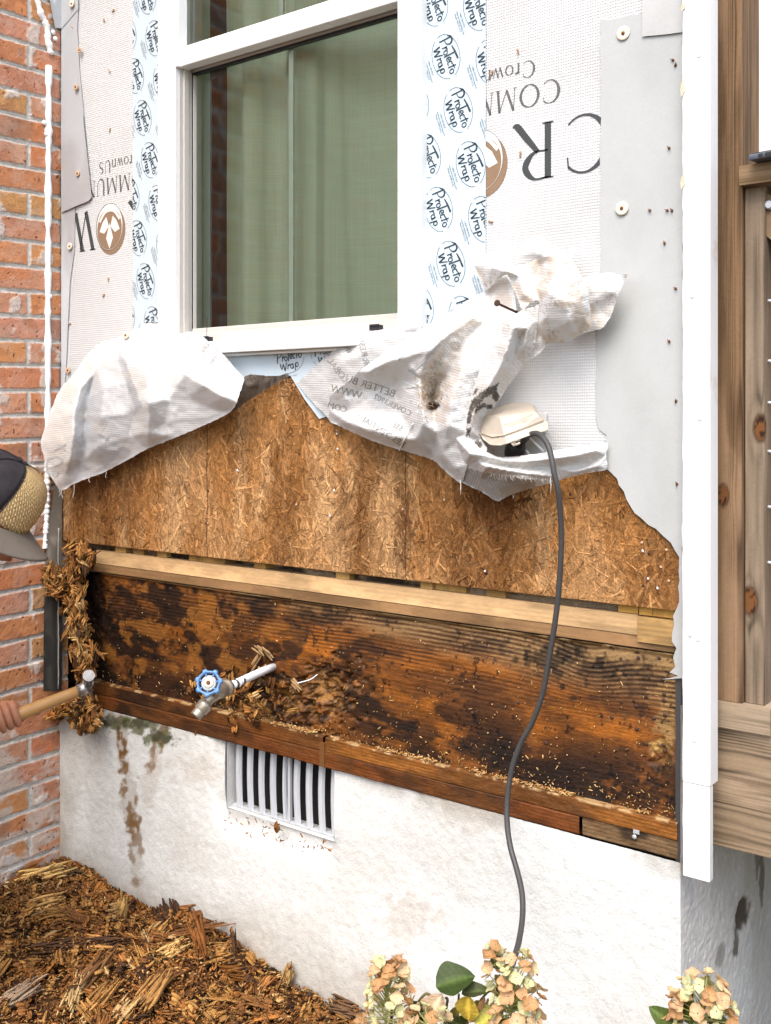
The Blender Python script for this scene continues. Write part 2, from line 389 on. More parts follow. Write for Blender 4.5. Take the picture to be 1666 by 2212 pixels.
# ================================================================ foundation
def blot(px, py, cx, cy, rx, ry, seed=0, k=.6, a=0.0):
    """soft irregular blotch around a place of the wall: 0..1"""
    dx = px - cx; dy = py - cy; ca, sa = math.cos(a), math.sin(a)
    q = np.hypot((dx * ca + dy * sa) / rx, (-dx * sa + dy * ca) / ry)
    return np.clip(1.25 - q + (fbm(px / 14., py / 14., 4, seed) - .5) * k * 2.2, 0, 1)
FT = .716                                          # top of the foundation
VX0, VX1, VZ0, VZ1 = P(490, 1700).x, P(722, 1700).x, P(600, 1770).z - .012, FT
foundation = thing('foundation_wall', (-1.6, 0, 0), 'rough white stucco foundation wall with rust stains below the bare boards', 'foundation')
def found():
    xs = np.arange(XB - .02, XR + .0001, .005); xs[-1] = XR; zs = np.append(np.arange(-.2, FT, .005), FT)
    xs = np.sort(np.append(xs, [VX0, VX1])); zs = np.sort(np.append(zs, VZ0))
    X, Z = np.meshgrid(xs, zs, indexing='ij')
    px, py = pix(X, 0, Z)
    rel = .0022 * (fbm(X * 110, Z * 110, 3, 1) - .5) + .0035 * (fbm(X * 12, Z * 12, 3, 2) - .5) + .02 * (fbm(X * 2.5, Z * 2.5, 2, 4) - .5)
    Y = -.004 - rel
    # plaster lip below the vent and round its left side
    lip = sst(.075, .0, np.abs(Z - (VZ0 - .03))) * sst(VX0 - .05, VX0, X) * sst(VX1 + .03, VX1 - .02, X)
    Y = Y + .014 * lip * sst(VZ0 - .10, VZ0, Z)
    Y = Y + .012 * sst(VX0 - .07, VX0 - .0, X) * (X < VX0) * sst(VZ0 - .05, VZ0 + .02, Z)
    c = np.broadcast_to(np.array([.635, .64, .61]), X.shape + (3,)).copy()
    n = fbm(X * 5, Z * 5, 5, 11)
    c = mixc(c, (.52, .50, .45), .55 * sst(.45, .75, n))
    c = mixc(c, (.40, .37, .32), .45 * sst(330, 140, px) * sst(.3, .6, fbm(X * 9, Z * 4, 4, 13)))
    c = mixc(c, (.36, .33, .27), .6 * sst(250, 225, px) * sst(.35, .6, n))
    for (cx, cy, rx, ry, a, m, s) in [(268, 1590, 13, 70, -.03, 1.0, 1), (285, 1720, 20, 90, -.1, .9, 2), (298, 1840, 15, 90, -.08, .75, 3), (345, 1610, 12, 62, .28, .85, 4), (330, 1690, 18, 60, .2, .3, 9),
                                  (430, 1660, 60, 34, 0, .25, 12), (880, 1980, 70, 50, 0, .32, 5), (1010, 1760, 90, 30, .25, .22, 6), (980, 1700, 80, 26, .2, .28, 7), (520, 2050, 60, 20, .3, .3, 8), (820, 2120, 70, 18, .3, .35, 18)]:
        st = blot(px, py, cx, cy, rx, ry, 30 + s, .8, a)
        c = mixc(c, (.17, .085, .022) if m > .5 else (.42, .31, .22), m * sst(.12, .6, st) * ((.35 + .65 * sst(.40, .55, fbm(X * 55, Z * 38, 4, 77))) if m > .5 else 1))
    for (cx, cy, rx, ry, s) in [(300, 1562, 62, 24, 1), (345, 1590, 40, 26, 2), (905, 1665, 10, 14, 3), (965, 1690, 16, 14, 4), (260, 1560, 40, 16, 5)]:
        c = mixc(c, (.085, .09, .022), .85 * sst(.35, .75, blot(px, py, cx, cy, rx, ry, 60 + s, 1.0)))
        c = mixc(c, (.03, .028, .012), .7 * sst(.6, .9, blot(px, py, cx, cy - 4, rx, ry * .8, 70 + s, 1.2)))
    c = mixc(c, (.24, .20, .15), .5 * sst(.05, .0, FT - Z) * sst(.4, .6, fbm(X * 14, Z * 3, 4, 15)))
    c = mixc(c, (.26, .19, .12), .65 * sst(.36, .17, Z + .10 * (fbm(X * 4, Z * 9, 4, 19) - .5)))
    c = c * (.94 + .12 * fbm(X * 90, Z * 90, 3, 33))[..., None]
    keep = ~((X[:-1, :-1] > VX0 - .0005) & (X[1:, :-1] < VX1 + .0005) & (Z[:-1, :-1] > VZ0 - .0005))
    gridmesh('stucco_face', X, Y, Z, M['stucco'], foundation, c, keep=keep)
    # recess of the vent
    V = []; F = []; C = []
    def quad(a, b, c_, d, n=8):
        u = np.linspace(0, 1, n); U, W_ = np.meshgrid(u, u, indexing='ij')
        a, b, c_, d = map(np.array, (a, b, c_, d))
        q = (1 - U)[..., None] * ((1 - W_)[..., None] * a + W_[..., None] * d) + U[..., None] * ((1 - W_)[..., None] * b + W_[..., None] * c_)
        base = sum(len(v) for v in V); V.append(q.reshape(-1, 3)); i = np.arange(n * n).reshape(n, n) + base
        F.append(np.stack([i[:-1, :-1], i[:-1, 1:], i[1:, 1:], i[1:, :-1]], -1).reshape(-1, 4))
    y0, y1 = .03, .055
    quad((VX0, .0, VZ0), (VX0, .0, VZ1), (VX0, y1, VZ1), (VX0, y1, VZ0)); quad((VX1, .0, VZ0), (VX1, .0, VZ1), (VX1, y1, VZ1), (VX1, y1, VZ0))
    quad((VX0, .004, VZ0), (VX1, .004, VZ0), (VX1, y1, VZ0), (VX0, y1, VZ0))
    V = np.concatenate(V); F = np.concatenate(F); C = np.tile([.60, .59, .56], (len(V), 1))
    mesh('vent_reveal', V, F, M['stucco'], foundation, C)
    # right side of the foundation, going back under the deck
    ys = np.concatenate([np.arange(.0, 1.0, .0035), np.linspace(1.05, 3, 10)]); zs = np.arange(-.2, FT + .28, .0035)
    Yg, Zg = np.meshgrid(ys, zs, indexing='ij')
    Xg = XR + .001 + .003 * (fbm(Yg * 130, Zg * 130, 2, 5) - .5) * sst(0, .01, Yg) + .003 * (fbm(Yg * 14, Zg * 14, 3, 6) - .5) * sst(0, .03, Yg)
    Xg[0] = XR; Yg[0] = -.004 - (.0022 * (fbm(XR * 110, Zg[0] * 110, 3, 1) - .5) + .0035 * (fbm(XR * 12, Zg[0] * 12, 3, 2) - .5) + .02 * (fbm(XR * 2.5, Zg[0] * 2.5, 2, 4) - .5))
    px, py = pix(Xg, Yg, Zg)
    c = np.broadcast_to(np.array([.62, .61, .58]), Xg.shape + (3,)).copy()
    c = mixc(c, (.44, .41, .35), .6 * sst(.4, .7, fbm(Yg * 7, Zg * 5, 4, 21)))
    gx = lambda x_, y_: PX(x_, y_, XR)
    for (cx, cy, rx, ry, s, m) in [(1606, 1975, 17, 34, 1, .95), (1590, 2040, 7, 30, 2, .8), (1555, 2060, 11, 26, 3, .5), (1645, 1900, 6, 60, 4, .7), (1635, 1860, 5, 40, 5, .6)]:
        p = gx(cx, cy); sy = abs(gx(cx + rx, cy).y - p.y); sz = abs(gx(cx, cy + ry).z - p.z)
        q = np.hypot((Yg - p.y) / sy, (Zg - p.z) / sz); b = np.clip(1.3 - q + (fbm(Yg * 40, Zg * 40, 4, s) - .5), 0, 1)
        c = mixc(c, (.075, .055, .035), m * sst(.2, .6, b)); Xg = Xg - .01 * b * (s == 1)
    gridmesh('stucco_side', Xg, Yg, Zg, M['stucco'], foundation, c)
    b = MB(); b.box((XB - .1, .06, -.2), (XR - .03, .20, FT)); b.box((XB - .1, .012, FT - .03), (VX0 - .01, .20, FT - .001)); b.box((VX1 + .01, .012, FT - .03), (XR - .02, .20, FT - .001)); b.build('core', M['dark_void'], foundation)
found()

# ---------------- vent grille
def vent():
    r = thing('foundation_vent', ((VX0 + VX1) / 2, .03, VZ0), 'whitish metal crawl space vent with vertical bars under the wet board', 'vent')
    y = .022
    b = MB(); n = 9; wd = (VX1 - VX0)
    for i in range(n):
        xc = VX0 + wd * (i + .62) / n; hw = wd / n * .235
        if i == 4: hw *= .55
        rings = []
        for z, bow in zip(np.linspace(VZ0 + .004, VZ1 + .01, 10), np.sin(np.linspace(0, 3.14, 10)) * .004):
            rings.append([b.bm.verts.new((xc - hw - bow, y - .002, z)), b.bm.verts.new((xc - hw * .4 - bow, y - .006, z)), b.bm.verts.new((xc + hw * .6 - bow, y - .005, z)), b.bm.verts.new((xc + hw - bow, y + .001, z))])
        for p, q in zip(rings, rings[1:]):
            for k_ in range(3): b.bm.faces.new((p[k_], p[k_ + 1], q[k_ + 1], q[k_]))
    i = 4; xc = VX0 + wd * (i + .95) / n; b.box((xc - .004, y - .004, VZ0 + .004), (xc + .004, y + .004, VZ1))
    b.build('grille', M['vent_metal'], r)
    b = MB(); b.box((VX0 + .001, y - .004, VZ0 + .001), (VX1 - .001, y + .012, VZ0 + .006), .001)
    b.build('frame', M['vent_metal'], r)
    b = MB(); b.box((VX0 - .02, .056, VZ0 - .02), (VX1 + .02, .0575, VZ1 - .001)); b.build('backing', M['dark_void'], r)
vent()

# ================================================================ stripped house wall
house = thing('house_wall', (-1.6, 0, FT), 'half stripped house wall with window, printed wrap, strand board and a long rotten brown board', 'wall')

WX0, WX1, WZ0 = P(347, 700, -.02).x, P(915, 700, -.02).x, P(605, 757, -.02).z
def sheathing():
    Z0, Z1, X0, X1 = 1.158, 3.5, XB + .006, XR - .004
    zb = np.concatenate([np.arange(Z0, 1.78, .006), [1.9, 2.4, Z1]]); xs = np.arange(X0, X1 + .001, .006)
    X, Z = np.meshgrid(xs, zb, indexing='ij'); px, py = pix(X, 0, Z)
    def stain(px, py, x, z):
        base = np.broadcast_to(np.array([.35, .158, .048]), px.shape + (3,)).copy()
        base = mixc(base, (.46, .25, .105), .8 * sst(.4, .65, fbm(x * 5, z * 2.2, 4, 41)))
        base = mixc(base, (.50, .30, .14), .65 * sst(.52, .70, fbm(x * 16, z * 3, 4, 44)))
        base = mixc(base, (.165, .064, .015), .72 * sst(.47, .66, fbm(x * 12, z * 2.2, 5, 42)))
        for (cx, cy, rx, ry, m) in [(880, 1150, 28, 120, .75), (760, 1130, 40, 130, .5), (1060, 1110, 60, 60, .8), (1080, 1085, 110, 25, .85), (960, 1150, 60, 110, .5), (1120, 1190, 60, 100, .45), (300, 1050, 140, 22, .4), (1280, 1060, 100, 30, .5),
                                    (225, 1090, 16, 90, .45), (1400, 1230, 60, 70, .35), (650, 850, 60, 30, .4), (140, 1120, 12, 80, .4), (1010, 1240, 70, 22, .5)]:
            base = mixc(base, (.105, .038, .010), m * sst(.1, .8, blot(px, py, cx, cy, rx, ry, int(cx), .7)))
        return base
    c = stain(px, py, X, Z)
    parts_V = [np.stack([X, 0 * X, Z], -1).reshape(-1, 3)]; i = np.arange(X.size).reshape(X.shape)
    F4 = [np.stack([i[:-1, :-1], i[:-1, 1:], i[1:, 1:], i[1:, :-1]], -1).reshape(-1, 4)]
    hole_ = (X[:-1, :-1] > WX0 + .012) & (X[1:, :-1] < WX1 - .012) & (Z[:-1, :-1] > WZ0 + .012)
    F4[0] = F4[0][~hole_.ravel()]
    C = [c.reshape(-1, 3)]
    r = rng(5)
    def flakes(n, L0, L1, w0, w1, light, dmax, seed, zmax=1.80, jag=.3, lo=.5, hi=1.5):
        r = rng(seed)
        x = r.uniform(X0 + .01, X1 - .01, n); z = r.uniform(Z0 + .004, zmax, n)
        L = r.uniform(L0, L1, n) * .5; W_ = r.uniform(w0, w1, n) * .5
        a = np.where(r.random(n) < .6, r.normal(1.571, .45, n), r.uniform(0, 3.14, n))
        ux, uz = np.cos(a), np.sin(a); h = r.uniform(.0002, dmax, n); tl = r.uniform(-1, 1, n) * dmax * .8
        st = stain(*pix(x, 0 * x, z), x, z)
        f = (1 + (r.uniform(lo, hi, n)[:, None] - 1) * .72)
        col = st * f; li = (r.random(n) < light)[:, None]
        col = np.where(li, col * 1.15 + np.array([.095, .062, .032]) * r.uniform(.3, 1.0, n)[:, None], col)
        base = [(-1, -.3), (-.8, -1), (.75, -1), (1, -.1), (.8, 1), (-.85, 1)]
        vs = []
        for q, (s, t) in enumerate(base):
            s_ = s * L * (1 + r.uniform(-jag, jag, n)); t_ = t * W_ * (1 + r.uniform(-jag, jag, n))
            vs.append(np.stack([x + ux * s_ - uz * t_, -h - tl * t - .00005, np.clip(z + uz * s_ + ux * t_, Z0 + .001, 9)], -1))
        V = np.stack(vs, 1)                       # n,6,3
        ok = ~((x > WX0 - .0) & (x < WX1 + .0) & (z > WZ0 - .058)); V = V[ok]; col = col[ok]; n = int(ok.sum())
        V[..., 1] = np.minimum(V[..., 1], -.00005)
        b = sum(len(v) for v in parts_V)
        idx = np.arange(n * 6).reshape(n, 6) + b
        parts_V.append(V.reshape(-1, 3)); C.append(np.repeat(col, 6, 0))
        F4.append(idx[:, [0, 1, 2, 3]]); F4.append(idx[:, [0, 3, 4, 5]])
    flakes(9000, .03, .11, .008, .028, .1, .0008, 1, lo=.65, hi=1.35)
    flakes(9000, .02, .07, .003, .012, .2, .0015, 2, lo=.5, hi=1.4)
    flakes(9000, .008, .035, .001, .0045, .38, .0020, 3)
    V = np.concatenate(parts_V); F = np.concatenate(F4); Cc = np.clip(np.concatenate(C), .004, .9)
    o = mesh('sheathing_board', V, F, M['osb'], house, Cc)
    b = MB(); b.box((X0, .0006, Z0), (X1, .0114, WZ0 + .01)); b.box((X0, .0006, WZ0 + .0101), (WX0 + .01, .0114, Z1)); b.box((WX1 - .01, .0006, WZ0 + .0101), (X1, .0114, Z1)); bo = b.build('board_core', M['chip'], o)
    at = bo.data.color_attributes.new('Col', 'FLOAT_COLOR', 'POINT')
    at.data.foreach_set('color', np.tile([.24, .11, .035, 1], len(bo.data.vertices)))
    # panel seams and nail holes
    b = MB()
    for sx in (P(449, 1150).x, P(878, 1150).x):
        pts = [(sx + .0015 * math.sin(z_ * 40), -.0026, z_) for z_ in np.linspace(Z0, 1.75, 30)]
        b.tube(pts, .0006, 4)
    b.build('seam', M['nail_rust'], o)
    r = rng(9); b = MB(); b2 = MB()
    for (x_, y_) in [(1387, 1172), (1402, 1195), (1440, 1188), (1428, 1225), (1445, 1255), (722, 1058), (712, 1110), (728, 930), (512, 1012), (1390, 1265), (1052, 1268 - 30), (448, 980), (450, 1060), (449, 1130), (870, 1100), (640, 1090), (1232, 1068), (960, 1080)]:
        p = P(x_, y_, -.0028); (b if r.random() < .6 else b2).lathe(p, (0, -1, 0), [(0, .0028), (.0006, .0024), (.0012, .001)], 8)
    b.build('nail_hole', M['nail_rust'], o); b2.build('torn_flake', M['cap_tan'], o)
    b = MB()
    for (x_, y_, s) in [(513, 1013, 5), (728, 935, 4), (722, 1058, 4), (713, 1112, 4), (730, 968, 3.5), (1048, 1232, 3.5), (1400, 1248, 4), (1420, 1268, 5), (1388, 1187, 6)]:
        p = P(x_, y_, -.003); q = P(x_ + s * .6, y_ + s * 1.1, -.006)
        b.tube([p, (p + q) / 2 + Vector((.001, -.004, 0)), q], [.0012, .0022, .0008], 6)
    b.build('staple_paper', M['wrap_chip'], o)
sheathing()

# framing behind the strip that was cut away
def lum(parent, name, a, b, col, seed, bev=.001, axis='X', mat='lumber', grain=.35):
    """a squared timber with relief-free grain colouring along its axis"""
    a = Vector(a); b = Vector(b); V = []; F = []; base = 0
    def face(o, u, v, nu, nv):
        nonlocal base
        U, W_ = np.meshgrid(np.linspace(0, 1, nu), np.linspace(0, 1, nv), indexing='ij')
        q = np.array(o)[None, None] + U[..., None] * np.array(u) + W_[..., None] * np.array(v)
        V.append(q.reshape(-1, 3)); i = np.arange(nu * nv).reshape(nu, nv) + base; base += nu * nv
        F.append(np.stack([i[:-1, :-1], i[:-1, 1:], i[1:, 1:], i[1:, :-1]], -1).reshape(-1, 4))
    d = b - a; st = .004
    n = lambda L: max(2, min(900, int(L / st)))
    face(a, (d.x, 0, 0), (0, 0, d.z), n(d.x), n(d.z))                          # front
    face(a + Vector((0, 0, d.z)), (d.x, 0, 0), (0, d.y, 0), n(d.x), n(d.y))      # top
    face(a, (d.x, 0, 0), (0, d.y, 0), n(d.x), n(d.y))                          # bottom
    face(a, (0, d.y, 0), (0, 0, d.z), n(d.y), n(d.z)); face(a + Vector((d.x, 0, 0)), (0, d.y, 0), (0, 0, d.z), n(d.y), n(d.z))
    V = np.concatenate(V); F = np.concatenate(F)
    s, t = (V[:, 0], V[:, 2] + V[:, 1]) if axis == 'X' else (V[:, 2], V[:, 0] + V[:, 1])
    ph = t * 620 + 5 * fbm(s * 3, t * 14, 3, seed)
    g = .5 + .5 * np.sin(ph)
    c = np.tile(col, (len(V), 1)) * (1 - grain * .5 * (g ** 3) - grain * .8 * (fbm(s * 7, t * 30, 4, seed + 2) - .5))[:, None]
    c = mixc(c, tuple(x * .42 for x in col), .6 * sst(.54, .70, fbm(s * 6, t * 26, 5, seed + 9))); c = mixc(c, tuple(min(.8, x * 1.35) for x in col), .6 * sst(.56, .68, fbm(s * 9, t * 18, 4, seed + 12)))
    return mesh(name, V, F, M[mat], parent, np.clip(c, .004, 1)), V
def framing():
    pine = (.52, .32, .12)
    y0 = .0125
    zt = 1.1405; zb = 1.1035
    x1 = P(1371, 1360).x
    o, _ = lum(house, 'sole_plate', (P(200, 1215).x, y0, zb), (x1, y0 + .085, zt), (.58, .37, .18), 3)
    lum(house, 'subfloor', (XB + .05, y0 + .001, 1.0805), (P(1452, 1400).x, y0 + .3, zb - .0015), (.27, .15, .065), 8, grain=.8)
    o, _ = lum(house, 'corner_block', (x1 + .0015, y0 - .004, 1.0805 + .012), (P(1453, 1360).x, y0 + .085, zt - .002), (.40, .24, .09), 12, grain=.6)
    for (p0, p1) in [(240, 262), (277, 300), (397, 424), (424.6, 450), (450.6, 475), (536, 560), (717, 746), (900, 926), (926.8, 958), (959, 995), (1042, 1082), (1327, 1370), (1374, 1403), (1404, 1450), (330, 350)]:
        xa = P(p0, 1250).x; xb = P(p1, 1250).x
        lum(house, 'stud', (xa, y0 + .002 + .003 * (p0 % 3), zt + .0008), (xb, y0 + .085, 1.35), (.46, .27, .085) if p0 < 1300 else (.50, .27, .06), int(p0), axis='Z')
    # insulation pressing out between the studs
    xs = np.arange(XB + .02, XR - .01, .006); zs = np.arange(zt - .004, 1.2, .004)
    X, Z = np.meshgrid(xs, zs, indexing='ij')
    Y = y0 + .030 - .020 * fbm(X * 30, Z * 40, 4, 7) + .02 * (fbm(X * 5, Z * 5, 2, 9) > .55)
    c = mixc(np.broadcast_to(np.array([.30, .22, .14]), X.shape + (3,)), (.05, .035, .02), sst(.45, .62, fbm(X * 12, Z * 30, 4, 10)))
    gridmesh('insulation', X, Y, Z, M['chip'], house, c)
    b = MB(); b.box((XB - .05, .1, .72), (XR - .09, .14, 1.55)); b.box((XB - .3, 2.6, 0), (XR, 2.7, 3.6)); b.box((XB - .3, -.0, 3.505), (XR, 2.7, 3.6)); b.box((XB - .3, .15, 1.0), (XR, 2.6, 1.05))
    b.box((XB - .3, .0, 0), (XB - .15, 2.6, 3.505)); b.box((XR - .08, .1, .73), (XR - .02, 2.6, 3.505)); b.build('inner_room', M['room_dark'], house)
framing()

RZ0, RZ1 = .7835, 1.080
def rim():
    xs = np.arange(XB + .03, XR - .006, .0024); zs = np.arange(RZ0 - .004, RZ1 + .0001, .0024)
    X, Z = np.meshgrid(xs, zs, indexing='ij'); px, py = pix(X, 0, Z)
    h = (Z - RZ0) / (RZ1 - RZ0); s = (X - XB) / (XR - XB)
    # grain: flat bands above, cathedral swirls below
    warp = .020 * fbm(X * 2.2, Z * 3, 3, 51) + .0035 * fbm(X * 9, Z * 14, 3, 50) + .018 * np.exp(-((px - 1265) / 75.) ** 2) * sst(.45, .75, h) - .022 * np.exp(-((px - 1330) / 140.) ** 2) * sst(.7, .2, h)
    gz = Z + warp; fr = 2 * np.pi / .0088
    g = .5 + .5 * np.sin(gz * fr * (1 + .0) + 5.5 * fbm(X * 1.5, Z * 26, 3, 52)); g = g ** 1.2; g = 1 - (1 - g) * sst(.22, .6, fbm(X * 5, Z * 30, 4, 49))
    gb = sst(.35, .8, h) * sst(.12, .5, s + .2) + .45
    fine = fbm(X * 40, Z * 420, 3, 53)
    c = np.broadcast_to(np.array([.235, .080, .015]), X.shape + (3,)).copy()
    c = mixc(c, (.105, .036, .008), .8 * sst(.4, .65, fbm(X * 4, Z * 9, 4, 54)))
    for (cx, cy, rx, ry, m) in [(640, 1400, 130, 45, .9), (540, 1430, 90, 60, .4), (930, 1560, 80, 70, .7), (1000, 1450, 200, 40, .5), (1180, 1560, 120, 50, .7), (1300, 1590, 120, 40, .9), (1130, 1660, 50, 50, .55), (860, 1480, 60, 60, .6), (400, 1370, 80, 30, .4), (1240, 1520, 90, 40, .6)]:
        c = mixc(c, (.46, .14, .012), m * .95 * sst(.1, .9, blot(px, py, cx, cy, rx, ry, int(cx) + 3, .7)))
    c = mixc(c, (.36, .22, .095), sst(.66, .90, h + .26 * sst(.25, 1.0, s) - .20 + .10 * (fbm(X * 7, Z * 12, 4, 55) - .5)) * sst(.26, .48, s) * .95)
    c = mixc(c, (.44, .26, .095), .85 * sst(.30, .75, blot(px, py, 1440, 1520, 40, 150, 5, .6)))
    c = mixc(c, (.085, .032, .009), (.72 * (1 - g) * gb)) ; c = c * (1 + .5 * (fine - .5))[..., None]
    K = (.012, .007, .005)
    for (cx, cy, rx, ry, m) in [(255, 1310, 75, 70, .95), (220, 1400, 45, 150, .9), (310, 1440, 50, 50, .7), (400, 1400, 50, 28, .9), (330, 1500, 100, 45, .9), (440, 1500, 60, 34, .8), (380, 1300, 60, 40, .6), (545, 1410, 26, 20, .55), (485, 1406, 9, 14, .95), (486, 1470, 16, 18, .9),
                                (560, 1290, 90, 18, .7), (700, 1330, 70, 22, .8), (740, 1440, 60, 40, .9), (790, 1475, 40, 40, .8), (860, 1340, 70, 16, .35), (990, 1475, 18, 20, .95), (1000, 1375, 70, 14, .4),
                                (830, 1595, 30, 12, .95), (870, 1640, 60, 40, .9), (900, 1690, 110, 40, .85), (1040, 1400, 90, 22, .75), (1200, 1420, 120, 28, .9), (1300, 1450, 130, 30, .85), (1380, 1480, 60, 28, .7), (1220, 1375 + 30, 60, 18, .7),
                                (1380, 1545, 14, 22, .95), (1270, 1510, 60, 8, .9), (1070, 1610, 50, 45, .85), (1075, 1660, 60, 50, .95), (1130, 1720, 110, 40, .95), (1250, 1720, 120, 50, .92), (1370, 1720, 90, 55, .95), (1440, 1700, 40, 70, .7), (1020, 1540, 16, 30, .8), (1080, 1530, 20, 14, .8), (985, 1610, 40, 14, .5),
                                (460, 1330, 40, 12, .7), (640, 1490, 30, 20, .6), (575, 1500, 20, 12, .5), (1180, 1460, 40, 12, .6), (1345, 1620, 12, 10, .85), (1380, 1610, 10, 10, .8), (1440, 1545, 12, 10, .6)]:
        c = mixc(c, K, m * sst(.28, .85, blot(px, py, cx, cy, rx, ry, int(cx + cy), 1.15)) * (.72 + .28 * (1 - g)))
    c = mixc(c, K, .9 * sst(.50, .62, fbm(X * 14, Z * 26, 5, 57) + .045 * sst(.55, .1, s) + .05 * sst(.35, .1, h)) * sst(1.15, .75, s + .35 * h))
    c = mixc(c, (.50, .33, .15), .8 * sst(.0035, .0012, RZ1 - Z))                           # pale top edge
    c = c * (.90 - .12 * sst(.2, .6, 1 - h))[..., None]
    c = mixc(c, (.060, .022, .007), .60 * sst(.50, .62, fbm(X * 7, Z * 16, 5, 86)) * sst(1.0, .6, h))
    c = mixc(c, K, .85 * sst(.44, .60, fbm(X * 10, Z * 26, 5, 82)) * sst(.50, .12, h) * sst(720, 860, px))
    c = mixc(c, (.30, .115, .02), .6 * sst(.52, .64, fbm(X * 16, Z * 22, 5, 83)) * sst(760, 500, px))
    mold = (fbm(X * 110, Z * 110, 3, 58) > .70) & (fbm(X * 12, Z * 12, 3, 59) > .46); c[mold] = c[mold] * .25
    sp = (vnoise(X * 300, Z * 300, 61) > .965) & (fbm(X * 8, Z * 8, 3, 62) > .5); c[sp] = np.array([.42, .26, .12])
    # relief
    Y = .0125 - .0012 * g * gb - .0008 * fine
    Y = Y - .006 * sst(.01, .0, RZ1 - Z)                                                       # lip
    hole = sst(.15, .9, blot(px, py, 560, 1530, 110, 55, 71, .9)) + sst(.2, .9, blot(px, py, 700, 1500, 70, 70, 72, 1.)) + .8 * sst(.2, .9, blot(px, py, 660, 1600, 110, 28, 73, 1., .25))
    hole = np.clip(hole, 0, 1); rough = fbm(X * 70, Z * 110, 5, 74)
    Y = Y + hole * (.034 * fbm(X * 22, Z * 40, 4, 75) + .016 * (rough - .3))
    hc = mixc(np.broadcast_to(np.array([.29, .135, .034]), X.shape + (3,)), (.07, .026, .008), sst(.42, .60, rough)); hc = mixc(hc, (.42, .25, .09), sst(.62, .72, rough)); hc = mixc(hc, (.03, .012, .005), .9 * sst(.52, .62, fbm(X * 14, Z * 34, 4, 81)))
    c = c * (1 - hole[..., None]) + hc * hole[..., None]
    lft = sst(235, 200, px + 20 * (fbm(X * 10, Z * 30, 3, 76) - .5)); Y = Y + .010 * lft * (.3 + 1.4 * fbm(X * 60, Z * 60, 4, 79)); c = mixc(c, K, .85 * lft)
    Y = Y + .010 * sst(.3, .9, blot(px, py, 1425, 1630, 34, 34, 77, .9)) * rough
    c = mixc(c, (.55, .33, .10), .7 * sst(.4, .8, blot(px, py, 1425, 1615, 34, 30, 78, .9)) * sst(.35, .6, rough))
    gridmesh('rim_board', X, Y, Z, M['rot_wood'], house, np.clip(c, .003, 1))
rim()

def sill_plate(x0p, x1p, z0, z1, yf, seed, tint, kmask=.5, dark=1.0, dust=1):
    x0 = max(XB + .02, P(x0p, 1600).x) if x0p < 1400 else P(x0p, 1800).x; x1 = min(XR - .006, P(x1p, 1700).x) if x1p < 1468 else XR - .006
    xs = np.arange(x0, x1, .003)
    n1, n2 = 6, 14
    prof = [(yf + .05 - .05 * i / n1, z1) for i in range(n1)] + [(yf, z1 - (z1 - z0) * i / n2) for i in range(n2 + 1)] + [(yf + .05, z0)]
    Yp = np.array([p[0] for p in prof]); Zp = np.array([p[1] for p in prof])
    X = np.repeat(xs[:, None], len(prof), 1); Y = np.repeat(Yp[None], len(xs), 0).copy(); Z = np.repeat(Zp[None], len(xs), 0).copy()
    edge = np.exp(-((Y - yf) / .003) ** 2)
    n = fbm(X * 25, Z * 80 + Y * 60, 4, seed); Y = Y + edge * .003 * (n - .3); Z = Z + .002 * (fbm(X * 20, Y * 60, 3, seed + 1) - .5) * (Z > (z0 + z1) / 2)
    g = .5 + .5 * np.sin((Z + .3 * Y) * 900 + 5 * fbm(X * 5, Z * 20, 3, seed + 2) + X * 6)
    c = np.broadcast_to(np.array(tint), X.shape + (3,)) * (1 - .45 * g[..., None])
    c = mixc(c, (.10, .038, .010), .8 * dark * sst(.42, .64, fbm(X * 6, Z * 12, 4, seed + 3)))
    c = mixc(c, (.014, .008, .005), kmask * sst(.52, .68, fbm(X * 11, Z * 24, 5, seed + 4)))
    c = mixc(c, (.46, .30, .14), .85 * sst(.48, .62, fbm(X * 60, Y * 60, 4, seed + 5)) * (Z > z1 - .003) * dust)     # sawdust on the ledge
    c = mixc(c, (.02, .011, .007), .8 * sst(620, 300, pix(X, Y, Z)[0]) * sst(.35, .6, fbm(X * 9, Z * 9, 3, seed + 6)) * (Z < z1 - .003))
    o = gridmesh('sill_plate', X, Y, Z, M['rot_wood'], house, np.clip(c, .003, 1)); return o
ZM = .7505
sill_plate(195, 701, ZM + .001, RZ0, -.004, 110, (.28, .090, .016))
sill_plate(706, 1500, ZM + .001, RZ0 - .0005, -.006, 120, (.32, .115, .020), .35)
sill_plate(195, 1258, FT + .001, ZM, -.0075, 130, (.20, .060, .013), .45, dust=0)
o = sill_plate(1260, 1500, FT + .001, ZM, -.003, 140, (.22, .13, .06), .8, .6, 0); o['label'] = 'short grey brown patch piece with a screw in it'
def small_on_wall():
    b = MB(); p = P(700, 1625, -.009); b.box(P(690, 1655, -.010), P(705, 1605, -.003)); b.build('wedge', M['hickory_dark'], house)
    b = MB(); p = P(1371, 1808, -.006); b.lathe(p, (0, -1, 0), [(0, .0045), (.0012, .0045), (.0022, .002)], 12); b.box(P(1368, 1800, -.0065), P(1382, 1794, -.005)); b.build('screw_washer', M['galv'], house)
    r = rng(77); b = MB()
    for (x_, y_) in [(1375, 1525), (1435, 1513), (1435, 1500), (1413, 1552), (1437, 1545), (1434, 1610), (1396, 1607), (1436, 1622), (1376, 1575), (1120, 1518), (1380, 1421), (1425, 1422), (1322, 1558 - 8), (1020, 1540), (690, 1520), (540, 1350), (1180, 1605)]:
        b.lathe(P(x_, y_, .0112), (0, -1, 0), [(0, .0042), (.0012, .0036), (.0022, .001)], 8)
    b.build('nail_hole', M['nail_rust'], house)
small_on_wall()

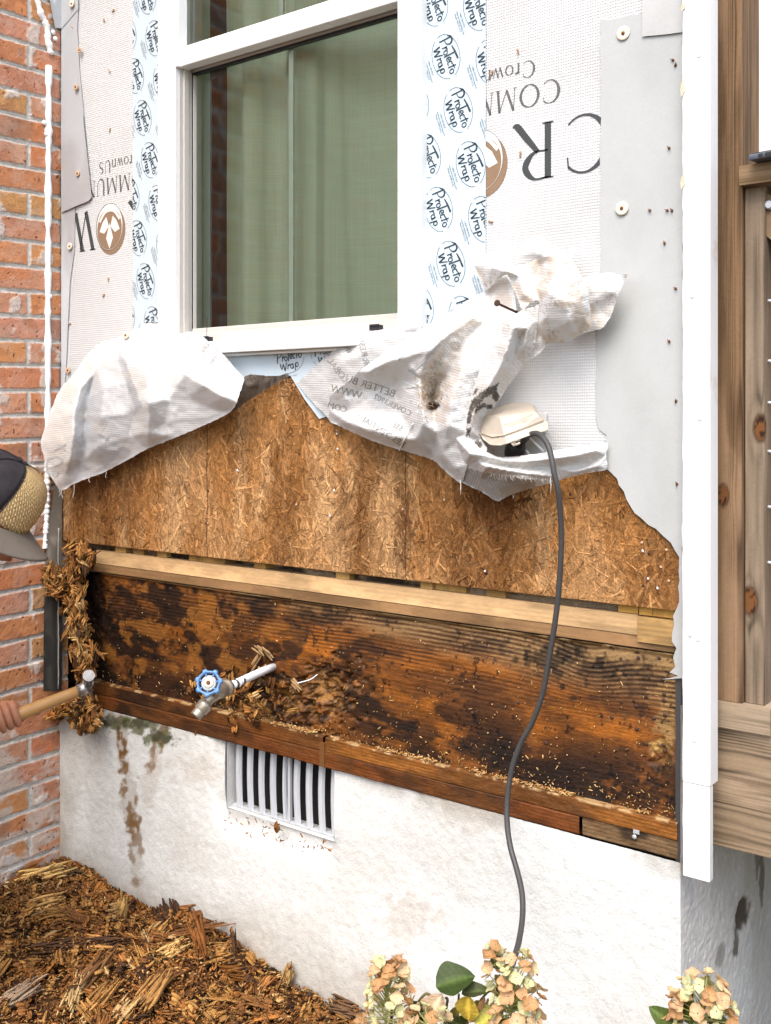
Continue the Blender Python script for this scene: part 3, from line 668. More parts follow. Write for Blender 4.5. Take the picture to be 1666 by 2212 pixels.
# ================================================================ brick wall on the left
def brickwall():
    root = thing('brick_wall', (XB, -1.5, 0), 'orange red brick wall with grey mortar and white residue, left edge', 'wall')
    CH, T = .0677, .03
    def surf(ys, zs):
        Y, Z = np.meshgrid(ys, zs, indexing='ij')
        zz = Z - T * Y + .006 * (fbm(Y * 6, Z * 6, 3, 201) - .5) - .0245
        row = np.floor(zz / CH); fz = zz - row * CH
        yy = -Y + .004 * (fbm(Y * 9, Z * 9, 3, 202) - .5) + np.where(row % 2 == 0, .0, .1065) + .006 * (_hash(row, row, 3) - .5)
        cb = np.floor((yy + .107) / .213); fy = (yy + .107) - cb * .213
        jag = .0022 * (fbm(Y * 130, Z * 130, 3, 203) - .5) * 2 + .004 * (fbm(Y * 30, Z * 30, 3, 204) - .5)
        dist = np.minimum(np.minimum(fz, CH - fz), np.minimum(fy, .213 - fy)) + jag
        m = sst(.0046, .0066, dist)                                   # 1 on the brick
        h1 = _hash(row, cb, 11); h2 = _hash(row, cb, 12); h3 = _hash(row, cb, 13)
        c = np.stack([.57 + .10 * (h1 - .5), .245 + .05 * (h2 - .5), .108 + .03 * (h3 - .5)], -1)
        c = mixc(c, (.52, .28, .11), (h2 > .8) * .7)
        c = mixc(c, (.52, .28, .19), (h3 > .6) * .5)
        c = mixc(c, (.36, .14, .07), .45 * sst(.55, .7, fbm(Y * 18, Z * 22, 4, 205)))
        c = mixc(c, (.20, .14, .11), (h1 > .8) * .5 * sst(.3, .5, fbm(Y * 14, Z * 5, 3, 206)))
        ww = sst(.9, .55, Z)                                          # whitish film, heavier low down
        c = mixc(c, (.60, .55, .48), (.15 + .55 * ww) * sst(.50 - .12 * ww, .66, fbm(Y * 22, Z * 30, 4, 207)))
        c = mixc(c, (.50, .46, .40), .6 * sst(.009, .0055, dist) * m)
        pit = (fbm(Y * 170, Z * 120, 2, 208) > .815) & (m > .5); c[pit] = np.array([.17, .07, .035])
        mo = np.broadcast_to(np.array([.62, .59, .53]), c.shape) * (.82 + .36 * fbm(Y * 60, Z * 60, 4, 209))[..., None]
        mo = mixc(mo, (.22, .19, .14), .7 * sst(.0025, .0, np.minimum(fz, CH - fz)) * sst(.4, .6, fbm(Y * 20, Z * 20, 3, 210)))
        c = mo * (1 - m[..., None]) + c * m[..., None]
        sm = sst(.66, .74, fbm(Y * 20 + 9, Z * 16, 4, 211)); c = mixc(c, (.62, .58, .52), .7 * sm)
        X = XB + .004 * m + .0022 * (fbm(Y * 60, Z * 60, 4, 212) - .5) + .002 * sm - .0015 * pit
        return X, Y, Z, c
    X, Y, Z, c = surf(np.arange(-.26, .02, .0022), np.arange(0, 3.5, .0024)); gridmesh('brickwork', X, Y, Z, M['brick'], root, c)
    X, Y, Z, c = surf(np.arange(-1.6, -.2595, .008), np.arange(0, 3.5, .010)); gridmesh('brickwork', X, Y, Z, M['brick'], root, c)
    b = MB(); b.box((XB - .2, -1.6, 0), (XB - .006, .0, 3.5)); b.build('wall_core', M['brick_core'], root)
    # bead of white sealant left from the old siding
    pts = []; rad = []; r = rng(4)
    path = [(78, -60), (80, 0), (88, 30), (101, 55), (104, 90), (110, 118)] 
    for (a_, b_) in path: pts.append(PX(a_, b_, XB + .005)); rad.append(.0085 * r.uniform(.85, 1.25))
    b = MB()
    def dense(pl, n, wob):
        out = []
        for p, q in zip(pl, pl[1:]):
            for k_ in range(n): out.append(p.lerp(q, k_ / n) + Vector((0, r.uniform(-wob, wob), 0)))
        return out + [pl[-1]]
    d = dense(pts, 6, .0012); b.tube(d, [.008 * r.uniform(.8, 1.35) for _ in d], 8)
    d = dense([PX(105, 142, XB + .005), PX(104, 400, XB + .005), PX(103, 700, XB + .005), PX(103, 1000, XB + .005), PX(101, 1060, XB + .005), PX(101, 1115, XB + .005), PX(97, 1185, XB + .004)], 22, .0005)
    n_ = len(d); b.tube(d, [.0088 * r.uniform(.88, 1.1) * (1 if i < n_ - 30 else .8) * (1 + .28 * math.sin(i * .9) * math.sin(i * .37) + .12 * math.sin(i * 2.3)) for i in range(n_)], 8)
    for (x_, y_) in [(95, 265), (114, 70), (119, 84), (100, 290), (107, 640)]:
        p = PX(x_, y_, XB + .006); b.lathe(p - Vector((.002, 0, 0)), (1, 0, 0), [(0, .006), (.004, .008), (.008, .004)], 7)
    b.build('sealant_bead', M['sealant'], root, True)
brickwall()

# ================================================================ window
def window():
    win = bpy.data.objects.new('window', None); COL.objects.link(win); win.parent = house
    win.location = Vector(((WX0 + WX1) / 2, 0, WZ0)) - house.location
    win['label'] = 'white double hung window with linen curtain behind the green tinted panes'
    zt = 3.35
    xl = P(380, 400, -.02).x; xi = P(370, 50, -.012).x; xr = P(869, 400, -.005).x
    zsill = P(605, 733, -.03).z
    b = MB()
    b.box((WX0, -.030, WZ0 + .03), (WX0 + .022, .03, zt), .002); b.box((WX0 + .0225, -.022, WZ0 + .03), (xl, .03, zt), .002); b.box((WX0 + .034, -.026, zsill), (xl - .005, -.0215, zt), .0015)
    b.box((xr, -.022, WZ0 + .03), (WX1 - .022, .05, zt), .002); b.box((WX1 - .0215, -.030, WZ0 + .03), (WX1, .03, zt), .002); b.box((xr + .008, -.026, zsill), (xr + .013, -.0215, zt), .001)
    b.build('frame', M['vinyl'], win)
    b = MB()
    b.box((WX0, -.040, WZ0 + .0), (WX1, .03, WZ0 + .0295), .003); b.box((WX0 + .003, -.034, WZ0 + .0300), (WX1 - .003, .03, zsill - .004), .002); b.box((WX0 + .024, -.027, zsill - .0035), (WX1 - .024, .05, zsill + .004), .0015)
    b.box((WX0 + .01, -.022, WZ0 - .007), (WX1 - .01, .01, WZ0 - .0005), .001)
    b.build('sill', M['vinyl'], win)
    b = MB(); yj = .045
    b.box((xl + .0005, -.010, zsill + .0045), (xl + .0035, .0, zt)); b.box((xl + .0005, .0005, zsill + .0045), (xl + .009, .016, zt), .001); b.box((xl + .0005, .0165, zsill + .0045), (xl + .004, .030, zt), .001)
    b.box((xl + .0005, .0305, zsill + .0045), (xl + .010, .06, zt), .001); b.build('jamb_track', M['beige_vinyl'], win)
    # upper sash (outer), its bottom rail crosses the view
    zr1 = P(546, 54, -.012).z; zr0 = P(640, 68, -.016).z; zg = min(P(640, 87, .04).z, zr0 - .003)
    b = MB(); b.box((xl + .0002, -.016, zr0), (xr - .0002, .018, zr1), .003); b.box((xl - .012, -.0225, zr0 - .001), (xl + .012, .017, zt), .002); b.box((xr - .012, -.0165, zr1 - .001), (xr - .0003, .017, zt), .002)
    b.build('upper_sash', M['vinyl'], win)
    b = MB(); b.bm.faces.new([b.bm.verts.new(q) for q in ((xl + .012, .006, zr1 - .002), (xr - .012, .006, zr1 - .002), (xr - .012, .006, zt), (xl + .012, .006, zt))]); b.build('upper_pane', M['glass'], win)
    # lower sash (inner)
    ys = .030; gl = P(417, 500, ys).x; zb1 = P(643, 693, ys).z; zb0 = zsill + .002
    b = MB()
    b.box((xl + .01, ys - .004, zg + .001), (xr, ys + .026, zg + .03), .002)
    b.box((xl + .0105, ys - .004, zb0 + .001), (xr, ys + .028, zb1), .002); b.box((xl + .0108, ys - .012, zb0 + .001), (xr, ys - .0045, zb1 - .014), .002)
    b.box((gl - .009, ys - .003, zb1), (gl - .004, ys + .026, zg), .001)
    b.build('lower_sash', M['beige_vinyl'], win)
    b = MB(); b.box((gl - .0035, ys, zb1 + .0005), (gl, ys + .012, zg)); b.box((gl, ys + .0005, zg - .006), (xr, ys + .012, zg)); b.build('gasket', M['black_plastic'], win)
    b = MB(); b.bm.faces.new([b.bm.verts.new(q) for q in ((gl, ys + .010, zb1), (xr, ys + .010, zb1), (xr, ys + .010, zg), (gl, ys + .010, zg))]); b.build('lower_pane', M['glass'], win)
    xm = P(631, 400, ys + .02).x
    b = MB(); b.box((xm - .007, ys + .016, zb1), (xm + .007, ys + .022, zg), .0015); xm2 = P(603, 10, .015).x; b.box((xm - .007, .011, zr1 - .001), (xm + .007, .017, zt), .0015); b.build('grille_bar', M['bar_paint'], win)
    for (px_, py_, w_) in [(446, 733, .013), (811, 708, .014)]:
        p = P(px_, py_, -.014); b = MB(); b.box((p.x - w_, -.018, p.z - .006), (p.x + w_, -.004, p.z + .006), .001); b.box((p.x - w_ * .8, -.021, p.z + .0035), (p.x + w_ * 1.05, -.0185, p.z + .0075), .0008); b.build('latch', M['black_plastic'], win)
    # inner casing the glass looks onto
    b = MB(); b.box((xl - .02, .061, 1.45), (xl - .002, .098, zt)); b.box((xl - .02, .061, 1.45), (xr + .05, .10, zb1 - .012)); b.build('inner_casing', M['casing_paint'], win)
    return xl, xr, zb1
WL, WR, WZB = window()
def curtain():
    r = thing('curtain', ((WL + WR) / 2, .14, WZB), 'grey green linen curtain hanging in soft folds behind the window', 'curtain')
    xs = np.arange(WL - .005, WR + .14, .003); zs = np.linspace(WZB - .12, 3.3, 60)
    X, Z = np.meshgrid(xs, zs, indexing='ij')
    s = (X - WL) / .8
    ph = s * 21 + 3.0 * np.sin(s * 5.1) + .5 * fbm(X * 4, Z * .7, 3, 301) + .25 * s * (Z - 2)
    f = np.sin(ph)
    Y = .145 + .034 * np.sign(f) * np.abs(f) ** .7 + .014 * np.sin(s * 11 + 1) + .006 * fbm(X * 30, Z * 2, 3, 302)
    Y = Y - .02 * sst(.46, .455, s) * sst(.36, .40, s)
    b = gridmesh('drape', X, Y, Z, M['linen'], r)
curtain()

# ================================================================ sheets on the wall
def cdt(loop, inner, extra=()):
    """constrained triangulation of 2-D loop + inner points (+ crease edges)"""
    pts = [Vector((p[0], p[1])) for p in loop] + [Vector((p[0], p[1])) for p in inner]
    n = len(loop); ed = [(i, (i + 1) % n) for i in range(n)] + list(extra)
    v, e, f, vo, eo, fo = geometry.delaunay_2d_cdt(pts, ed, [], 1, 1e-5)
    return np.array([tuple(q) for q in v]), [tuple(t) for t in f], vo
def inside(px, py, poly):
    r = np.zeros(px.shape, bool); n = len(poly)
    for i in range(n):
        x0, y0 = poly[i]; x1, y1 = poly[(i + 1) % n]
        if y0 == y1: continue
        c = ((y0 > py) != (y1 > py)) & (px < (x1 - x0) * (py - y0) / (y1 - y0) + x0); r ^= c
    return r
def resample(loop, st, jag=0, seed=0):
    out = []; r = rng(seed)
    for i in range(len(loop)):
        a = np.array(loop[i][:2], float); b = np.array(loop[(i + 1) % len(loop)][:2], float)
        n = max(1, int(np.hypot(*(b - a)) / st))
        for k_ in range(n):
            q = a + (b - a) * k_ / n
            if k_ and jag: q = q + r.normal(0, jag, 2)
            out.append(tuple(q))
    return out
def wall_sheet(name, poly, Y0, mat, parent, st=.02, wob=.0, seed=0, colf=None, uvr=True, jag=0.0):
    """poly: photo-unit corners projected to the wall, filled with a gently uneven sheet"""
    loop = [(P(a, b, Y0).x, P(a, b, Y0).z) for a, b in poly]
    loop = resample(loop, st, jag, seed)
    L = np.array(loop); gx, gz = np.meshgrid(np.arange(L[:, 0].min(), L[:, 0].max(), st), np.arange(L[:, 1].min(), L[:, 1].max(), st), indexing='ij')
    gx = gx.ravel(); gz = gz.ravel()
    ins = inside(gx, gz, loop)
    v, f, _ = cdt(loop, list(zip(gx[ins], gz[ins])))
    y = Y0 - wob * fbm(v[:, 0] * 5, v[:, 1] * 5, 4, seed)
    V = np.stack([v[:, 0], y, v[:, 1]], -1)
    c = np.tile([.72, .71, .68], (len(V), 1)) if colf is None else colf(V)
    return mesh(name, V, f, mat, parent, c, np.stack([v[:, 0], v[:, 1]], -1), True)

def wrap_col(V):
    x, z = V[:, 0], V[:, 2]
    c = np.tile([.76, .757, .745], (len(V), 1)); c = mixc(c, (.66, .635, .59), .5 * sst(.5, .75, fbm(x * 6, z * 6, 4, 401)))
    px, py = pix(x, V[:, 1], z)
    return mixc(c, (.70, .71, .71), .6 * sst(300, 200, px))
hw = wall_sheet('house_wrap', [(133, -520), (133, 1000), (300, 930), (480, 850), (560, 805), (627, 806), (760, 880), (900, 950), (1010, 1000), (1150, 1012), (1312, 985), (1312, 75), (1476, 60), (1476, -520), (914, -520), (914, 758), (348, 770), (348, -520)], -.0035, M['wrap_flat'], house, .016, .0012, 3, wrap_col)
hw['label'] = 'white woven house wrap printed with upside down lettering and a brown coin emblem'
def gray_col(V, base=(.43, .435, .42)):
    x, z = V[:, 0], V[:, 2]
    c = np.tile(base, (len(V), 1)); return mixc(c, (.36, .365, .35), .6 * sst(.45, .7, fbm(x * 7, z * 3, 4, 411)))
mr = wall_sheet('sealing_membrane', [(1298, 44), (1330, 40), (1388, 30), (1476, 18), (1476, 1465), (1430, 1467), (1466, 1460), (1448, 1452), (1460, 1440), (1455, 1420), (1462, 1400), (1452, 1385), (1455, 1330), (1468, 1300), (1468, 1203), (1450, 1172), (1434, 1158), (1418, 1142), (1402, 1134), (1385, 1118), (1372, 1108), (1362, 1092), (1354, 1078), (1349, 1062), (1338, 1048), (1334, 1034), (1318, 1018), (1311, 1013), (1309, 985), (1311, 940), (1296, 928), (1288, 905), (1290, 740), (1298, 560)], -.0062, M['membrane'], house, .012, .003, 5, gray_col, jag=.0009)
mr['label'] = 'grey membrane strip with torn lower edge beside the white corner board'
m2 = wall_sheet('sealing_membrane', [(1388, -520), (1476, -520), (1476, 69), (1440, 74), (1388, 79)], -.0110, M['membrane'], house, .02, .0015, 6, lambda V: gray_col(V, (.49, .485, .465)))
def lcol(V): 
    x, z = V[:, 0], V[:, 2]
    c = np.tile([.42, .43, .44], (len(V), 1)); c = mixc(c, (.32, .29, .28), .6 * sst(.5, .68, fbm(x * 12, z * 5, 4, 421))); return mixc(c, (.58, .60, .62), .6 * sst(.55, .7, fbm(x * 20, z * 3, 4, 422)))
ml = wall_sheet('sealing_membrane', [(133, 30), (170, 18), (168, 61), (173, 153), (183, 258), (197, 430), (163, 444), (161, 542), (152, 610), (146, 750), (138, 900), (133, 900)], -.0060, M['membrane'], house, .02, .0025, 7, lcol)
ml['label'] = 'dull grey membrane strip with nail caps beside the brick'
wall_sheet('sealing_membrane', [(133, -520), (171, -520), (170, 19), (133, 62)], -.0078, M['membrane'], house, .02, .002, 8, lcol)
wall_sheet('sealing_membrane', [(133, 263), (180, 246), (199, 425), (192, 434), (133, 459)], -.0096, M['membrane'], house, .02, .0025, 9, lcol)
def side_sheet(poly, X0, col, seed, wob=.006):
    loop = [(PX(a, b, X0).y, PX(a, b, X0).z) for a, b in poly]; loop = resample(loop, .012, .0008, seed); L = np.array(loop)
    gx, gz = np.meshgrid(np.arange(L[:, 0].min(), L[:, 0].max(), .008), np.arange(L[:, 1].min(), L[:, 1].max(), .012), indexing='ij'); gx = gx.ravel(); gz = gz.ravel(); ins = inside(gx, gz, loop)
    v, f, _ = cdt(loop, list(zip(gx[ins], gz[ins])))
    V = np.stack([X0 + wob * fbm(v[:, 0] * 30, v[:, 1] * 8, 4, seed), v[:, 0], v[:, 1]], -1)
    c = np.tile(col, (len(V), 1)); c = mixc(c, tuple(x * 1.9 for x in col), .7 * sst(.55, .68, fbm(v[:, 0] * 60, v[:, 1] * 25, 4, seed + 1)))
    return mesh('sealing_membrane', V, f, M['membrane'], house, c, None, True)
side_sheet([(100, -30), (133, -30), (133, 62), (118, 60), (112, 30)], XB + .0080, (.42, .43, .44), 31)
side_sheet([(118, 1040), (133, 1035), (133, 1300), (96, 1300), (94, 1240), (98, 1200), (100, 1138), (111, 1093)], XB + .0080, (.20, .175, .14), 33)
o = side_sheet([(95, 1290), (133, 1290), (133, 1492), (92, 1492), (93, 1380)], XB + .0140, (.045, .042, .036), 35); o['label'] = 'blackened lower strip of membrane in the wet corner'
b = MB(); q = [PX(126, y_, XB + .018) for y_ in range(1140, 1490, 12)]; rr = rng(8); q = [p + Vector((rr.uniform(0, .002), rr.uniform(-.001, .001), 0)) for p in q]; b.tube(q, .0022, 6); b.build('membrane_fold', M['fold_gray'], house)
tc = None
t1 = wall_sheet('flashing_tape', [(287, -520), (352, -520), (352, 722), (287, 722)], -.0062, M['tape'], house, .05, .001, 10)
t2 = wall_sheet('flashing_tape', [(908, -520), (1050, -520), (1050, 900), (908, 900)], -.0062, M['tape'], house, .05, .001, 11)
t3 = wall_sheet('flashing_tape', [(390, 742), (900, 735), (900, 812), (800, 880), (760, 880), (690, 905), (658, 862), (628, 812), (560, 812), (520, 830), (390, 830)], -.0048, M['tape'], house, .03, .0008, 12)
for t_, l_ in ((t1, 'left'), (t2, 'right')): t_['label'] = 'pale blue flashing tape with oval brush script logos, %s of the window' % l_
t3['label'] = 'pale blue flashing tape with oval logos under the window sill'

def cap_nail(parent, px_, py_, Y, rad=.0130, mat='cap_disc', X=None):
    p = P(px_, py_, Y) if X is None else PX(px_, py_, X); ax = (0.05, -1, .03) if X is None else (1, -.1, 0)
    o = lathe_obj('cap_nail', p, ax, [(0, rad), (.0012, rad), (.0022, rad * .86), (.0016, rad * .5), (.0012, rad * .25)], M[mat], parent, 20)
    n_ = lathe_obj('nail_head', Vector(p) + Vector(ax).normalized() * .0008, ax, [(0, rad * .25), (.0022, rad * .25), (.003, rad * .12)], M['rust_spot'], parent, 10)
cap_nail(mr, 1347, 72, -.0095); cap_nail(mr, 1344, 450, -.0095)
for (a_, b_, r_) in [(155, 8, .010), (164, 188, .009), (168, 375, .008), (151, 532, .010), (172, 108, .0085), (147, 800, .009)]:
    cap_nail(ml if a_ != 172 else hw, a_, b_, -.0135 if b_ < 450 else -.0100, r_, 'cap_tan' if r_ < .0095 else 'cap_disc')
def staples():
    r = rng(14); b = MB()
    for (a_, b_) in [(1745, 155), (1752, 168), (1735, 383), (1730, 545), (1742, 545), (1723, 630), (1752, 748), (1735, 885), (1753, 1040), (1755, 1255), (1685, 545)]:
        p = P(a_ * .833, b_ * .833, -.0100); an = r.uniform(0, 3.14); d = Vector((math.cos(an), 0, math.sin(an))) * .004
        b.tube([p - d, p - d * .9 + Vector((0, -.002, 0)), p + d * .9 + Vector((0, -.002, 0)), p + d], .0007, 5)
        b.lathe(p + Vector((0, .001, 0)), (0, -1, 0), [(0, .0028), (.0008, .002), (.0012, .0006)], 6)
    b.build('staple', M['rust_spot'], mr)
    b = MB()
    for (a_, b_) in [(245, 24), (226, 45), (238, 155), (238, 283), (235, 606), (224, 640), (158, 60), (152, 700), (1063, 160), (1125, 336), (1062, 480), (1120, 114)]:
        p = P(a_, b_, -.0048); an = r.uniform(0, 3.14); d = Vector((math.cos(an), 0, math.sin(an)))
        for s in (1, -.8): b.tube([p + d * .001, p + d * .004 * s + Vector((0, -.0035, .002)), p + d * .007 * s + Vector((0, -.001, .003))], [.0016, .0022, .0008], 5)
    b.build('torn_flake', M['cap_tan'], hw)
staples()

# ================================================================ printing
def bez(pts, n=8):
    """Catmull-Rom through the points"""
    P_ = [np.array(p, float) for p in pts]; out = []
    if len(P_) < 3: return P_
    Q = [2 * P_[0] - P_[1]] + P_ + [2 * P_[-1] - P_[-2]]
    for i in range(1, len(Q) - 2):
        for k_ in range(n):
            t = k_ / n; a, b, c, d = Q[i - 1:i + 3]
            out.append(.5 * ((2 * b) + (c - a) * t + (2 * a - 5 * b + 4 * c - d) * t * t + (-a + 3 * b - 3 * c + d) * t ** 3))
    return out + [P_[-1]]
def ribbon(pts, w):
    """pts (n,2), w width or list -> verts, quads"""
    p = np.array(pts, float); n = len(p); w = np.interp(np.linspace(0, 1, n), np.linspace(0, 1, len(w)), w) if hasattr(w, '__len__') else np.full(n, w)
    t = np.gradient(p, axis=0); t /= np.maximum(np.hypot(t[:, 0], t[:, 1]), 1e-9)[:, None]; nn = np.stack([-t[:, 1], t[:, 0]], -1) * w[:, None] / 2
    V = np.concatenate([p + nn, p - nn]); F = [(i, i + 1, n + i + 1, n + i) for i in range(n - 1)]
    return V, F
class Ink:
    def __init__(s): s.V = []; s.F = []; s.n = 0
    def add(s, V, F): s.V += [tuple(v) for v in V]; s.F += [tuple(i + s.n for i in f) for f in F]; s.n += len(V)
    def place(s, o, ang, sc=1.0, mirror=False):
        v = np.array(s.V, float) * sc
        if mirror: v[:, 0] *= -1
        ca, sa = math.cos(ang), math.sin(ang)
        return np.stack([o[0] + v[:, 0] * ca - v[:, 1] * sa, o[1] + v[:, 0] * sa + v[:, 1] * ca], -1)
def arc(cx, cy, rx, ry, a0, a1, n=28):
    return [(cx + rx * math.cos(R(a)), cy + ry * math.sin(R(a))) for a in np.linspace(a0, a1, n)]
def glyph(ch):
    T_, t = .125, .032; k = []                               # thick, thin
    st = lambda x, h, w=T_: [([(x, 0), (x, h)], w), ([(x - .11, .012), (x + .11, .012)], .024), ([(x - .11, h - .012), (x + .11, h - .012)], .024)]
    if ch == 'C': k = [(arc(.48, .5, .44, .5, 48, 312, 40), [.05, t, T_ * .7, T_ * 1.25, T_ * .7, t, t]), ([(.775, .88), (.79, .70)], .03)]; a = .95
    elif ch == 'O': k = [(arc(.5, .5, .44, .49, 90, 450, 50), [t, T_ * 1.1, t, T_ * 1.1, t])]; a = 1.08
    elif ch == 'R': k = st(.16, 1) + [(bez([(.16, .98), (.45, .98), (.62, .76), (.45, .52), (.16, .50)]), [t, t, T_, T_, t, t]), (bez([(.36, .51), (.60, .22), (.78, .0), (.88, -.02)]), [T_ * .7, T_, T_, t])]; a = .86
    elif ch == 'W': k = [([(.08, .99), (.36, 0)], T_), ([(.36, 0), (.60, .95)], t), ([(.50, .99), (.78, 0)], T_), ([(.78, 0), (1.08, .99)], t), ([(-.02, .99), (.2, .99)], .026), ([(.40, .99), (.62, .99)], .026), ([(.98, .99), (1.17, .99)], .026)]; a = 1.16
    elif ch == 'N': k = [([(.14, 0), (.14, 1)], t), ([(.14, 1), (.80, 0)], T_), ([(.80, 0), (.80, 1)], t), ([(.03, .012), (.25, .012)], .024), ([(.69, .99), (.91, .99)], .024), ([(.02, .99), (.2, .99)], .024)]; a = .95
    elif ch == 'M': k = [([(.12, 0), (.2, 1)], t), ([(.2, 1), (.55, .04)], T_ * .95), ([(.55, .04), (.92, 1)], t), ([(.92, 1), (1.0, 0)], T_), ([(.02, .012), (.22, .012)], .024), ([(.88, .012), (1.12, .012)], .024)]; a = 1.16
    elif ch == 'U': k = [(bez([(.16, 1), (.16, .35), (.3, .03), (.55, .03), (.74, .3), (.74, 1)]), [T_, T_, T_ * .8, t, t, t]), ([(.05, .99), (.27, .99)], .024), ([(.64, .99), (.84, .99)], .024)]; a = .92
    elif ch == 'I': k = st(.16, 1); a = .34
    elif ch == 'T': k = st(.4, 1) + [([(.05, .98), (.75, .98)], t)]; a = .8
    elif ch == 'r': k = st(.12, .62, T_ * .85) + [(bez([(.12, .45), (.25, .6), (.36, .6)]), [t, T_ * .6, T_ * .8])]; a = .42
    elif ch == 'o': k = [(arc(.30, .31, .25, .30, 90, 450, 36), [t, T_ * .85, t, T_ * .85, t])]; a = .66
    elif ch == 'w': k = [([(.06, .62), (.26, 0)], T_ * .8), ([(.26, 0), (.42, .6)], t), ([(.38, .62), (.58, 0)], T_ * .8), ([(.58, 0), (.76, .62)], t)]; a = .84
    elif ch == 'n': k = st(.12, .62, T_ * .8) + [(bez([(.12, .45), (.28, .61), (.44, .55), (.48, .3), (.48, 0)]), [t, t, T_ * .8, T_ * .8, T_ * .8])]; a = .64
    elif ch == 'S': k = [(bez([(.52, .82), (.32, 1.0), (.10, .80), (.2, .58), (.46, .42), (.54, .18), (.3, -.0), (.06, .2)]), [t, t, T_ * .7, T_, T_, T_ * .7, t, t])]; a = .64
    elif ch == 's': k = [(bez([(.34, .5), (.2, .62), (.06, .5), (.16, .36), (.32, .26), (.36, .1), (.2, 0), (.04, .12)]), [t, t, T_ * .6, T_ * .8, T_ * .8, T_ * .5, t, t])]; a = .44
    else: a = .4
    return k, a
def word(txt, gap=.06):
    I = Ink(); x = 0
    for ch in txt:
        k, a = glyph(ch)
        for p, w_ in k:
            V, F = ribbon(p if len(p) > 2 else np.linspace(p[0], p[1], 6), w_); V = V + np.array([x, 0]); I.add(V, F)
        x += a + gap
    return I, x
def ink_mesh(name, v2, F, Y, mat, parent):
    bad = (v2[:, 0] > WX0 - .02) & (v2[:, 0] < WX1 + .02); F = [f for f in F if not any(bad[i] for i in f)]
    if not F: return None
    V = np.stack([v2[:, 0], np.full(len(v2), Y), v2[:, 1]], -1)
    return mesh(name, V, [tuple(f) for f in F], M[mat], parent)
_fc = {}
def btext(txt, size):
    """small plain lettering from the built-in typeface -> Ink in metres"""
    if (txt, size) in _fc: return _fc[(txt, size)]
    cu = bpy.data.curves.new('t', 'FONT'); cu.body = txt; cu.size = size; cu.resolution_u = 2
    ob = bpy.data.objects.new('t', cu); me = bpy.data.meshes.new_from_object(ob)
    I = Ink(); I.add([(v.co.x, v.co.y) for v in me.vertices], [tuple(p.vertices) for p in me.polygons])
    bpy.data.objects.remove(ob); bpy.data.meshes.remove(me); bpy.data.curves.remove(cu); _fc[(txt, size)] = I; return I
YI = -.0052
def crown_line(ox, oz):
    """upside down print; ox, oz: where the right end of the big word's first letter stands (wall metres)"""
    I, Lw = word('CR', .07); H = .108
    ink_mesh('lettering', I.place((ox, oz), math.pi, H), I.F, YI, 'ink', hw)
    ex = ox - H * (Lw + .66); ez = oz - H * .52
    I3, L3 = word('WN', .07); ink_mesh('lettering', I3.place((ex - .064, oz), math.pi, H), I3.F, YI, 'ink', hw)
    I2, L2 = word('COMMUNITIES', .04); ink_mesh('lettering', I2.place((ox - .078, oz + .022 + .045 * 0), math.pi, .046), I2.F, YI, 'ink', hw) if False else None
    v = I2.place((ox + OC[0], oz + OC[1]), math.pi, .044); ink_mesh('lettering', v, I2.F, YI, 'ink_dark2', hw)
    I4, L4 = word('CrownUS', .05); v = I4.place((ox + OR[0], oz + OR[1]), math.pi, .032); ink_mesh('lettering', v, I4.F, YI, 'ink_dark2', hw)
    # coin emblem
    def disc(rx, rz, dx=0, dz=0, y=0.0, mat='emblem_brown', a0=0, a1=360):
        p = arc(ex + dx, ez + dz, rx * 1.13, rz * 1.06, a0, a1, 41); V = np.array(p); ink_mesh('emblem', V, [list(range(len(V)))], YI - y, mat, hw)
    disc(.052, .060, .006, -.008, 0, 'emblem_brown'); disc(.050, .060, -.002, .003, .00012, 'ink'); disc(.0485, .0585, -.001, .003, .00024, 'print_white'); disc(.046, .052, -.001, -.003, .00036, 'emblem_brown')
    J = Ink()
    for (s, q) in ((-1, 0), (1, 0)):
        J.add([(s * .003, -.004), (s * .020, .012), (s * .038, .006), (s * .026, -.016), (s * .012, -.028)], [(0, 1, 2, 3, 4)])
    J.add([(0, -.012), (.013, .024), (0, .050), (-.013, .024)], [(0, 1, 2, 3)])
    V, F = ribbon(bez([(-.038, -.018), (-.015, -.040), (.015, -.040), (.038, -.018)], 8), .007); J.add(V, F)
    v = J.place((ex, ez), math.pi, 1.12); ink_mesh('emblem', v, J.F, YI - .0005, 'print_white', hw)
    I5 = Ink()
    return ex, ez
pr = P(1316, 305, YI); OZ = P(1165, 266, YI).z; OC = (P(1209, 200, YI).x - pr.x, P(1188, 172, YI).z - OZ); OR = (P(1155, 150, YI).x - pr.x, P(1140, 131, YI).z - OZ)             # first letter of the big word, right side
crown_line(pr.x, OZ)
# left repeat: the emblem stands at 237,492
pe = P(237, 492, YI); _, LwCR = word('CR', .07)
crown_line(pe.x + .108 * (LwCR + .66), pe.z + .056)

